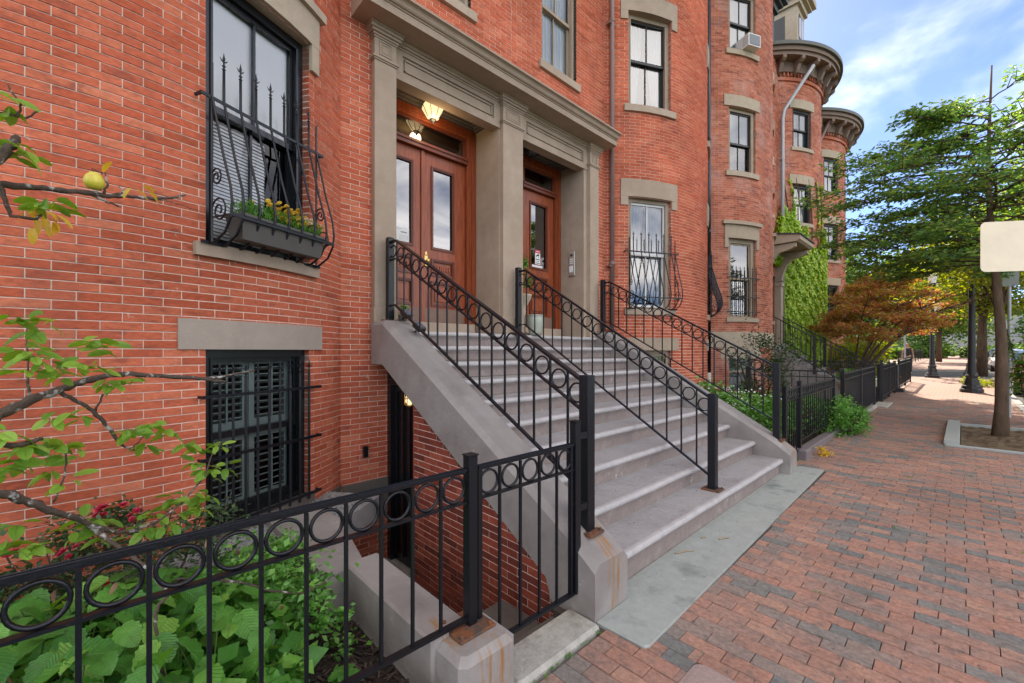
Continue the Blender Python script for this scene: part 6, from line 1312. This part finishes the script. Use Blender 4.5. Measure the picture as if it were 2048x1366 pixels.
# ------------------------------------------------------------------ trees
def spray_tree(label, x, y, h, r0, seed, m=leaftree, levels=None, reach=3.4, nleaf=26000, ls=.075, lean=(0, 0), name='street_tree'):
    """trunk with long, flat, slightly drooping sprays"""
    q = random.Random(seed); th = thing(name, label, 'tree', (x, y, gz(y))); z0 = gz(y)
    tp = [(x + lean[0] * t_ + .05 * math.sin(t_ * 7), y + lean[1] * t_ + .04 * math.cos(t_ * 5), z0 - .1 + (h + .1) * t_) for t_ in [i / 12 for i in range(13)]]
    mb = MB(); mb.tube(tp, [r0 * (1.25 if i == 0 else 1) * (1 - .93 * (i / 12) ** .85) + .004 for i in range(13)], 12); obj('trunk', mb, bark, th, smooth=True)
    br = MB(); P = []; D = []
    lv = levels
    for (z, L, az, ri_) in lv:
        t_ = (z - z0) / h; b0 = Vector((x + lean[0] * t_, y + lean[1] * t_, z)); a = R(az); pts = []; n = 9; wob = q.uniform(-.3, .3)
        for i in range(n + 1):
            s = i / n; aa = a + wob * s; pts.append(b0 + Vector((math.cos(aa) * L * s, math.sin(aa) * L * s, ri_ * L * math.sin(s * 1.9) * .55 - .10 * L * s * s + q.uniform(-.03, .03))))
        br.tube([tuple(p) for p in pts], [max(.004, r0 * .28 * (1 - s / n) ** 1.1 * (L / reach) + .004) for s in range(n + 1)], 6)
        for i in range(2, n + 1):
            for sd_ in (-1, 1, 0) if i > 2 else (-1, 1):
                s = i / n; ll = L * .42 * (1.05 - .62 * s) * q.uniform(.6, 1.15); d0 = (pts[i] - pts[i - 1]).normalized(); aa = math.atan2(d0.y, d0.x) + sd_ * q.uniform(.5, 1.0)
                dd = Vector((math.cos(aa), math.sin(aa), q.uniform(-.2, .6))); tw = [pts[i] + dd * (ll * j / 5) + Vector((0, 0, -.05 * ll * (j / 5) ** 2)) for j in range(6)]
                br.tube([tuple(p) for p in tw], [.007 * (1 - j / 6) + .002 for j in range(6)], 4, False)
                for j in range(1, 6):
                    for e in range(3):
                        s2 = q.choice((-1, 1)); a3 = aa + s2 * q.uniform(.4, 1.1); d3 = Vector((math.cos(a3), math.sin(a3), q.uniform(-.25, .40))); l3 = ll * .30 * q.uniform(.5, 1.1)
                        m_ = max(3, int(l3 / .05))
                        for g_ in range(m_):
                            p = tw[j] + d3 * (l3 * (g_ + 1) / m_); P.append((p.x, p.y, p.z + q.uniform(-.015, .015))); sg = 1 if g_ % 2 else -1; a4 = a3 + sg * .8; D.append((math.cos(a4), math.sin(a4), -.15))
    obj('branches', br, bark, th)
    P = np.array(P); D = np.array(D); print('LEAVES', name, len(P))
    if len(P) > nleaf: k = RS.permutation(len(P))[:nleaf]; P, D = P[k], D[k]
    leaf_cloud('crown', P, ls, m, th, up=(0, 0, .8), dirs=D, wr=.46, jitter=.6)
    return th
qs = random.Random(31); lv = []
TX, TY = .46, 11.45
for z in [3.2, 3.4, 3.65, 3.9, 4.15, 4.4, 4.65, 4.9, 5.15, 5.4, 5.65, 5.9, 6.1]:
    for k in range(5 if z < 5 else (4 if z < 5.7 else 3)):
        L = (2.35 if z < 4.6 else 2.35 - (z - 4.6) * .72) * qs.uniform(.7, 1.0)
        lv.append((z + qs.uniform(-.1, .1), L, qs.uniform(0, 360), qs.uniform(.0, .28)))
# sprays that reach over the pavement towards the houses
lv += [(5.1, 2.3, 215, .10), (4.9, 2.5, 200, .10), (5.6, 1.7, 225, .16), (3.9, 2.2, 205, .02), (4.3, 2.3, 190, .05), (5.5, 2.3, 20, .4), (5.7, 2.1, 40, .5), (5.3, 2.0, 0, .5), (4.5, 2.4, 222, .06), (3.6, 2.1, 232, .0), (3.3, 2.0, 330, .0)]
spray_tree('slender street tree in the square pit, long flat sprays of green leaves over the pavement', TX, TY, 6.65, .098, 5, levels=lv, nleaf=38000, ls=.092, lean=(-.13, .04))
def round_tree(name, label, x, y, h, cz, r, n, m, seed, ls=.16, tr=.16, clumps=34, group=None, kind_=None, stems=1):
    th = thing(name, label, 'tree', (x, y, gz(y)), group); q = random.Random(seed); mb = MB(); z0 = gz(y)
    for s in range(stems):
        a = q.uniform(0, 6.28); sp = .0 if stems == 1 else .55; mb.tube([(x + .05 * s, y, z0 - .1), (x + sp * math.cos(a) * .35, y + sp * math.sin(a) * .35, z0 + cz * .45), (x + sp * math.cos(a), y + sp * math.sin(a), z0 + cz * .85)], [tr, tr * .8, tr * .55], 9)
    obj('trunk', mb, bark, th, smooth=True)
    br = MB()
    for k in range(14):
        a = k * 2.4 + q.uniform(-.3, .3); e = q.uniform(.1, 1.1); br.tube([(x, y, z0 + cz * q.uniform(.5, .85)), (x + r[0] * .4 * math.cos(a), y + r[1] * .4 * math.sin(a), z0 + cz + r[2] * .15 * e), (x + r[0] * .85 * math.cos(a), y + r[1] * .85 * math.sin(a), z0 + cz + r[2] * .6 * (e - .3))], [tr * .35, tr * .2, .015], 5)
    obj('branches', br, bark, th)
    P = blob_pts((x, y, z0 + cz + r[2] * .15), r, n, clumps, .35, seed=seed); P = P[P[:, 2] > z0 + cz - r[2] * .75]
    leaf_cloud('crown', P, ls, m, th, wr=.6); return th
# bronze japanese maple: several leaning stems under a wide flat dome
mp_ = thing('japanese_maple', 'bronze and orange japanese maple with a fan of slim stems behind the fence', 'tree', (-2.55, 18.3, 0)); mb = MB(); P = []
qm = random.Random(3)
for k in range(9):
    a = R(-70 + k * 17 + qm.uniform(-8, 8)); L = qm.uniform(1.6, 2.9); pts = [(-2.55 + L * math.cos(a) * s ** 1.2, 18.3 + L * math.sin(a) * s ** 1.2, .1 + 2.9 * (1 - (1 - s) ** 1.6) + qm.uniform(-.04, .04)) for s in [i / 8 for i in range(9)]]
    mb.tube(pts, [.034 * (1 - i / 9) + .006 for i in range(9)], 7)
    for i in (4, 5, 6, 7, 8):
        for j in range(2): b = a + qm.uniform(-1.3, 1.3); l = qm.uniform(.5, 1.1); mb.tube([pts[i], (pts[i][0] + l * .5 * math.cos(b), pts[i][1] + l * .5 * math.sin(b), pts[i][2] + .18), (pts[i][0] + l * math.cos(b), pts[i][1] + l * math.sin(b), pts[i][2] + .28)], [.014, .009, .004], 4)
obj('stems', mb, bark, mp_)
for k in range(32):
    a, e = qm.uniform(0, 6.28), qm.uniform(0, 1) ** .5; cx, cy, cz_ = -1.85 + 1.45 * e * math.cos(a), 18.6 + 2.0 * e * math.sin(a), 2.55 + 1.25 * (1 - e * e) + qm.uniform(-.55, .35); P.append(blob_pts((cx, cy, cz_), (.75, .75, .26), 1000, 7, .3, seed=k + 40))
PM = np.vstack(P); pick = RS.rand(len(PM)) < .70; leaf_cloud('crown', PM[pick], .085, leafmaple, mp_, wr=.5); leaf_cloud('green_leaves', PM[~pick], .085, leaflime, mp_, wr=.5)
shrub('lime_shrub', 'sunlit yellow green foliage glowing behind the maple stems', (-3.0, 21.5, 1.6), (1.1, 1.6, 1.3), 5200, .13, leaflime, 61, 20)
shrub('clipped_bush', 'dark rounded bush by the pavement before the crossing', (-2.7, 28.0, .65), (.7, 1.6, .55), 3400, .09, leafdk, 62, 24)
round_tree('park_tree', 'large bright green tree far up the street above the maple', -5.5, 44, 9, 5.2, (4.5, 4.5, 3.6), 15000, leafmid, 71, .30, .22, 44, 'park trees beyond the crossing')
round_tree('park_tree', 'yellow green park tree at the left end of the vista', -11, 52, 9, 5.6, (5.5, 5, 4.2), 13000, leaflime, 72, .34, .25, 44, 'park trees beyond the crossing')
round_tree('park_tree', 'deep green park tree over the far pavement', -1.6, 60, 10, 6.2, (4.6, 5, 4.2), 15000, leafmid, 73, .32, .25, 44, 'park trees beyond the crossing')
round_tree('park_tree', 'most distant dark tree closing the avenue', -3.2, 88, 12, 6.2, (6.5, 6, 6.5), 13000, leafmid, 74, .5, .3, 44, 'park trees beyond the crossing')
round_tree('plane_tree', 'sunlit mottled trunk tree by the far kerb with bright leaves', .75, 35, 8.5, 5.2, (3.2, 3.2, 2.7), 15000, leaflime, 75, .20, .24, 40)
round_tree('street_tree', 'backlit yellow green street tree close behind the slender one', .8, 20.5, 7, 4.9, (2.3, 2.4, 2.0), 15000, leaflime, 76, .13, .10, 34)
round_tree('street_tree', 'tree across the road at the right edge of the view', 12.8, 34, 9, 5.0, (4.0, 4.0, 3.8), 13000, leafmid, 77, .28, .22, 40)
round_tree('street_tree', 'broad tree across the road farther on', 13.0, 50, 10, 6.0, (5, 5, 4.8), 12000, leafmid, 78, .34, .25, 40)
round_tree('street_tree', 'leafy tree across the road opposite the lamp posts', 12.6, 25, 8.5, 4.6, (3.2, 3.4, 3.2), 12000, leafmid, 79, .22, .2, 36)
shrub('kerb_shoot', 'low leafy growth at the right edge beside the slim trunk', (.98, 13.6, 1.75), (.42, .7, 1.0), 2600, .09, leaftree, 63, 14, stems=7)
for i, (x, y, r_) in enumerate(((.55, 27.2, .5), (.3, 30, .55), (.6, 33.0, .5))):
    pass
shrub('pit_planting', 'dry low planting in the tree pit by the second lamp post', (.35, 25.6, .28), (.6, 1.4, .25), 1500, .09, leaflime, 66, 12, stems=4)

# tree pit ------------------------------------------------------------
pm2 = MB(); nx = ny = 14; vs = [(-.02 + 1.0 * i / nx, 9.92 + 2.86 * j / ny, gz(11) - .03 + .05 * math.exp(-(((-.02 + i / nx) - .5) ** 2 + (9.92 + 2.86 * j / ny - 11.45) ** 2) / .2) + rs_.uniform(-.012, .012)) for i in range(nx + 1) for j in range(ny + 1)]
pm2.add(vs, [(i * (ny + 1) + j, (i + 1) * (ny + 1) + j, (i + 1) * (ny + 1) + j + 1, i * (ny + 1) + j + 1) for i in range(nx) for j in range(ny)]); obj('tree_pit_soil', pm2, dirt, kind='structure')
lm = mat('pale_granite_curb', (.36, .38, .35), .8, var=.14, nscale=50)
for nm, b, z, lab in (('pit_curb', (-.21, -.03, 9.90, 12.85), .075, 'raised pale granite curb on the left side of the tree pit'), ('pit_curb', (-.19, 1.0, 9.80, 9.895), .012, 'flush granite strip along the near side of the tree pit'), ('pit_curb', (-.03, 1.0, 12.78, 12.90), .02, 'granite strip along the far side of the tree pit')):
    mb = MB(); mb.bbox(*b, -.1, gz(11) + z, .006); obj(nm, mb, lm, label=lab, cat='curb stone', group='granite curbs round the tree pit')
# lamp posts ------------------------------------------------------------
def lamp_post(label, x, y, h=5.2, s=1.0):
    th = thing('street_lamp', label, 'street lamp', (x, y, gz(y)), 'cast iron street lamps'); z = gz(y)
    mb = MB(); mb.lathe([(.34 * s, 0), (.34 * s, .10), (.30 * s, .14), (.28 * s, .22), (.24 * s, .26), (.20 * s, .42), (.17 * s, .50), (.19 * s, .54), (.19 * s, .58), (.14 * s, .64), (.125 * s, .9)], (x, y, z), 12); obj('base', mb, ironfar, th)
    mb = MB(); prof = []
    mb.lathe([(.12 * s, .88), (.075 * s, h - .9), (.085 * s, h - .85), (.06 * s, h - .8)], (x, y, z), 16); obj('shaft', mb, ironfar, th)
    mb = MB(); mb.lathe([(.05, h - .8), (.15, h - .68), (.16, h - .62)], (x, y, z), 12); mb.lathe([(.20, h - .12), (.10, h + .05), (.02, h + .18)], (x, y, z), 8); obj('lantern_frame', mb, ironfar, th)
    mb = MB(); mb.lathe([(.14, h - .62), (.20, h - .13)], (x, y, z), 8); obj('lantern_glass', mb, MATS['white_paint'], th)
lamp_post('nearest black cast iron street lamp post behind the slender tree', .22, 21.6, 5.6, .86); lamp_post('second black street lamp post carrying the two triangular signs', -1.05, 39.0 - 8.7, 5.4, .85); lamp_post('third street lamp post by the plane tree', .3, 34.0, 5.4, .85)
sg = thing('triangular_signs', 'pair of white triangular sign faces fixed to the second lamp post', 'sign', (-1.05, 30.3, 3.6))
for dx, dy in ((-.30, -.12), (.30, -.12)):
    mb = MB(); mb.prism([(-1.05 + dx - .26, 4.02), (-1.05 + dx + .26, 4.02), (-1.05 + dx + (.20 if dx < 0 else -.20), 3.5)], 30.3 + dy - .012, 30.3 + dy, 'y'); obj('face', mb, signm, sg)
sg = thing('sign_post', 'thin pole with a small pale sign plate near the walking person', 'sign post', (-2.05, 30, .2))
mb = MB(); mb.tube([(-2.05, 30, .1), (-2.05, 30, 3.9)], .04, 8); obj('pole', mb, pipegrey, sg); mb = MB(); mb.box(-2.2, -1.9, 29.95, 29.96, 3.35, 3.95); obj('plate', mb, signm, sg)
sg = thing('street_sign', 'rounded blank back of a street sign at the right edge of the view', 'sign', (.62, 6.6, 0))
# sign near the right edge, facing up the street
def rr2(w, h, r, n=6): return [(cx + r * math.cos(a0 + math.pi / 2 * k / n), cy + r * math.sin(a0 + math.pi / 2 * k / n)) for cx, cy, a0 in ((w - r, h - r, 0), (-w + r, h - r, math.pi / 2), (-w + r, -h + r, math.pi), (w - r, -h + r, 1.5 * math.pi)) for k in range(n + 1)]
SM = Matrix.Translation((.455, 6.155, 2.57)) @ Matrix.Rotation(R(36), 4, 'Z')
mb = MB(); mb.M = SM; mb.prism(rr2(.42, .232, .045), -.002, .002, 'y'); obj('plate', mb, signm, sg)
mb = MB(); mb.M = SM; mb.box(-.022, .022, .0025, .03, -2.75, .40); obj('post', mb, pipegrey, sg)
mb = MB(); mb.M = SM
for z in (-.2, .2):
    mb = MB(); mb.M = SM; mb.lathe([(.012, 0), (.012, -.008), (.004, -.01)], (0, -.002, z), 8, 'y'); obj('bolt', mb, pipegrey, sg)
# slim grey sign pole just behind the tree trunk
sg = thing('sign_post', 'slim galvanised pole standing just behind the slender tree trunk', 'sign post', (.72, 14.6, 0)); mb = MB(); mb.tube([(.72, 14.6, 0), (.72, 14.6, 3.6)], .03, 10); obj('pole', mb, pipegrey, sg); mb = MB(); mb.box(.62, .86, 14.56, 14.57, 3.05, 3.5); obj('plate', mb, pipegrey, sg)
# bollard-like stone post with chain rail
sg = thing('post_with_rail', 'low dark post with a thin horizontal rail across the entry path', 'post', (-1.65, 20.3, 0)); mb = MB(); mb.bbox(-1.75, -1.55, 20.2, 20.4, 0, 1.12, .03); mb.bbox(-1.9, -1.4, 20.05, 20.55, 0, .28, .02); obj('post', mb, ironfar, sg); mb = MB(); mb.tube([(-1.65, 20.3, 1.05), (-4.2, 20.6, 1.1)], .02, 6); obj('rail', mb, pipegrey, sg)
# park railings across the side street
bar_fence('long dark park railing left of the far pavement', 42, 70, -3.2, -3.2, 1.2, 60, posts=8)
hd = MB(); hd.box(-60, -7, 100, 106, 0, 9); hd.box(11, 60, 95, 100, 0, 10); hd.box(-70, 90, 170, 180, 0, 13)
for k in range(18):
    x = -58 + k * 2.9
    hd.box(x, x + 1.2, 99.9, 100, 2.0, 4.0); hd.box(x, x + 1.2, 99.9, 100, 5.6, 7.4)
obj('far_building_row', hd, mat('hazy_masonry', (.30, .30, .29), .9, var=.2, nscale=.4), label='distant row of buildings closing the view beyond the park', cat='building')
hp = np.vstack([blob_pts((x, y, 1.4), (2.2, 2.2, 1.4), 2600, 16, .4, seed=int(x * 3 + y)) for x, y in ((-7, 70), (-3.5, 84), (-9, 60), (1.5, 92), (4, 100), (8, 96), (12, 75), (14.5, 62), (-2.6, 118), (2.4, 126), (6.5, 120), (-5.2, 100))])
leaf_cloud('distant_hedge', hp, .42, leafmid, None, wr=.7, label='low dark hedge and bushes far off under the park trees', category='hedge')
# ------------------------------------------------------------------ cars
def car(label, x, y, col, rot=0.0, copy_of=None, group='cars parked along the street', body=None):
    if copy_of: 
        r = dup_tree(copy_of, (x, y, gz(y) - .11), label, rot, group)
        if body:
            for c_ in r.children:
                if c_.name.startswith('body'): c_.data = c_.data.copy(); c_.data.materials.clear(); c_.data.materials.append(body)
        return r
    th = thing('parked_car', label, 'car', (0, 0, 0), group)
    # stations along y (length 4.4), each a closed half section mirrored: (y, z_bottom, z_belt, half width, z_roof, half width roof)
    S = [(-2.20, .38, .62, .62, .64, .55), (-2.12, .26, .74, .80, .78, .70), (-1.75, .22, .84, .88, .90, .74), (-1.15, .20, .92, .90, 1.00, .70), (-.62, .20, .95, .90, 1.38, .60), (.0, .20, .95, .90, 1.46, .60), (.75, .20, .95, .90, 1.44, .60), (1.35, .22, .94, .89, 1.14, .62), (1.85, .26, .90, .86, .98, .68), (2.12, .32, .84, .78, .88, .66), (2.20, .42, .72, .66, .74, .55)]
    mb = MB(); vs = []
    for (yy, zb, zbelt, hw, zr, hr) in S:
        half = [(hw * .82, zb), (hw, zb + (zbelt - zb) * .35), (hw * .99, zbelt - .05), (hw * .93, zbelt), (hr, zr - .04), (hr * .75, zr)]
        ring_ = [(a, yy, b) for a, b in half] + [(-a, yy, b) for a, b in reversed(half)]; vs += ring_
    n = 12; m_ = len(S); mb.add(vs, [(i * n + k, i * n + (k + 1) % n, (i + 1) * n + (k + 1) % n, (i + 1) * n + k) for i in range(m_ - 1) for k in range(n)] + [tuple(range(n - 1, -1, -1)), tuple((m_ - 1) * n + k for k in range(n))])
    obj('body', mb, col, th, smooth=False)
    for s in (-1, 1):
        mb = MB(); X_ = .845
        mb.add([(s * .853, -1.05, .965), (s * .853, 1.25, .965), (s * .627, .80, 1.36), (s * .627, -.50, 1.34)], [(0, 1, 2, 3)]); obj('side_window', mb, glassd, th)
        for yy in (-1.38, 1.35):
            mb = MB(); mb.lathe([(.16, -.11), (.30, -.11), (.325, -.08), (.325, .08), (.30, .11), (.16, .11)], (s * .80, yy, .325), 20, 'x'); w_ = obj('wheel', mb, mat('tyre_rubber', (.02, .02, .02), .8) if 'tyre_rubber' not in MATS else MATS['tyre_rubber'], th)
            mb = MB(); mb.lathe([(.02, -.03), (.19, -.02), (.20, .0), (.19, .02), (.02, .03)], (s * .895, yy, .325), 14, 'x'); obj('rim', mb, pipegrey, w_)
        mb = MB(); mb.bbox(s * .90 - (.0 if s > 0 else .16), s * .90 + (.16 if s > 0 else .0), -.62, -.48, .93, 1.05, .02); obj('mirror', mb, blackp, th)
        for yy, m2 in ((-2.15, MATS['white_paint']), (2.15, MATS['red_print'])):
            mb = MB(); mb.box(s * .62 - .13, s * .62 + .13, yy - .045, yy + .045, .62, .74); obj('headlight' if yy < 0 else 'tail_light', mb, m2, th)
    for yy0, z0_, yy1, z1_, h0, h1 in ((-1.12, 1.02, -.66, 1.36, .66, .56), (1.33, 1.16, .80, 1.42, .58, .55)):
        mb = MB(); mb.add([(-h0, yy0 - .012 * (1 if yy0 < 0 else -1), z0_ + .012), (h0, yy0 - .012 * (1 if yy0 < 0 else -1), z0_ + .012), (h1, yy1, z1_ + .012), (-h1, yy1, z1_ + .012)], [(0, 1, 2, 3)]); obj('windscreen', mb, glassd, th)
    mb = MB(); mb.box(-.26, .26, -2.225, -2.205, .44, .56); obj('number_plate', mb, whitep, th)
    mb = MB(); mb.box(-.5, .5, -2.19, -2.13, .56, .66); mb.box(-.55, .55, -2.19, -2.11, .30, .42); obj('grille', mb, blackp, th)
    th.location = (x, y, gz(y) - .11); th.rotation_euler = (0, 0, rot); return th
cred = mat('maroon_car_paint', (.22, .03, .03), .25, spec=.6, coat=.5); csil = mat('silver_car_paint', (.45, .46, .47), .3, metal=.4, coat=.5); cblk = mat('black_car_paint', (.02, .02, .025), .25, coat=.5); cwht = mat('white_car_paint', (.7, .7, .7), .3, coat=.4)
car0 = car('maroon parked car at the right edge just beyond the slender tree', 2.10, 23.9, cred)
car('dark parked car behind the maroon one', 2.12, 28.9, None, copy_of=car0, body=cblk); car('silver parked car farther along the kerb', 2.15, 43.2, None, R(0), car0, body=csil)
car('white car parked across the crossing', 2.3, 49, None, 0, car0, body=cwht); car('silver car parked past the white one', 2.3, 56, None, 0, car0, body=csil)
car('dark car on the side street behind the walking person', -7.0, 37.5, None, R(90), car0, body=cblk); car('silver car on the side street at the left', -13.0, 37.6, None, R(90), car0, body=csil)
# ------------------------------------------------------------------ person walking towards the camera
def person(x, y, z):
    th = thing('person', 'person in a black t-shirt and dark trousers walking towards the camera up the pavement', 'person', (x, y, z))
    J = {'pelvis': (0, 0, .93, .135), 'waist': (0, 0, 1.08, .12), 'chest': (0, -.01, 1.30, .145), 'neck0': (0, 0, 1.46, .07), 'neck': (0, -.01, 1.53, .052), 'head': (0, -.02, 1.62, .085), 'crown': (0, -.01, 1.70, .07),
         'hipL': (.10, 0, .88, .10), 'kneeL': (.11, -.10, .50, .062), 'ankL': (.11, -.16, .10, .042), 'toeL': (.12, -.32, .04, .035), 'hipR': (-.10, 0, .88, .10), 'kneeR': (-.11, .02, .49, .062), 'ankR': (-.11, .20, .12, .042), 'toeR': (-.12, .07, .03, .035),
         'shL': (.17, 0, 1.41, .055), 'elL': (.22, .03, 1.12, .036), 'wrL': (.23, -.10, .90, .026), 'haL': (.23, -.14, .82, .030), 'shR': (-.17, 0, 1.41, .055), 'elR': (-.22, .05, 1.12, .036), 'wrR': (-.24, -.02, .88, .026), 'haR': (-.24, -.03, .79, .030)}
    E = [('pelvis', 'waist'), ('waist', 'chest'), ('chest', 'neck0'), ('neck0', 'neck'), ('neck', 'head'), ('head', 'crown'), ('pelvis', 'hipL'), ('hipL', 'kneeL'), ('kneeL', 'ankL'), ('ankL', 'toeL'), ('pelvis', 'hipR'), ('hipR', 'kneeR'), ('kneeR', 'ankR'), ('ankR', 'toeR'), ('neck0', 'shL'), ('shL', 'elL'), ('elL', 'wrL'), ('wrL', 'haL'), ('neck0', 'shR'), ('shR', 'elR'), ('elR', 'wrR'), ('wrR', 'haR')]
    def skin(name, keys, edges, m, grow=0.0, lvl=1):
        ks = list(keys); me = bpy.data.meshes.new(name); me.from_pydata([J[k][:3] for k in ks], [(ks.index(a), ks.index(b)) for a, b in edges if a in ks and b in ks], []); o = bpy.data.objects.new(name, me); C.objects.link(o)
        md = o.modifiers.new('skin', 'SKIN'); sv = me.skin_vertices[0].data
        for i, k in enumerate(ks): sv[i].radius = (J[k][3] + grow, (J[k][3] + grow) * (.78 if k in ('chest', 'waist', 'pelvis', 'neck0') else 1)); sv[i].use_root = (i == 0)
        o.modifiers.new('sub', 'SUBSURF').levels = lvl; o.modifiers['sub'].render_levels = lvl
        bpy.context.view_layer.update(); m2 = bpy.data.meshes.new_from_object(o.evaluated_get(bpy.context.evaluated_depsgraph_get())); bpy.data.objects.remove(o); m2.materials.clear(); m2.materials.append(m); m2.polygons.foreach_set('use_smooth', [True] * len(m2.polygons))
        q = bpy.data.objects.new(name, m2); C.objects.link(q); q.parent = th; return q
    skin('body', J.keys(), E, mat('skin', (.42, .24, .16), .6), 0, 2)
    skin('shirt', ['chest', 'waist', 'pelvis', 'neck0', 'shL', 'elL', 'shR', 'elR'], [('chest', 'waist'), ('waist', 'pelvis'), ('chest', 'neck0'), ('neck0', 'shL'), ('neck0', 'shR')], mat('black_cotton', (.02, .02, .022), .8), .018)
    skin('trousers', ['pelvis', 'hipL', 'kneeL', 'ankL', 'hipR', 'kneeR', 'ankR'], E, mat('dark_trousers', (.03, .04, .035), .8), .018)
    mb = MB(); mb.lathe([(.02, 1.745), (.075, 1.72), (.102, 1.66), (.098, 1.58), (.07, 1.50), (.03, 1.48)], (0, .025, 0), 14); 
    hm = mesh_of('hair', mb, mat('brown_hair', (.09, .045, .02), .6), True); hm.name = 'hair'; o = bpy.data.objects.new('hair', hm); C.objects.link(o); o.parent = th
    th.scale = (1.02, 1.02, 1.02); th.rotation_euler = (0, 0, R(8)); return th
person(-2.15, 33.2, gz(33.2))
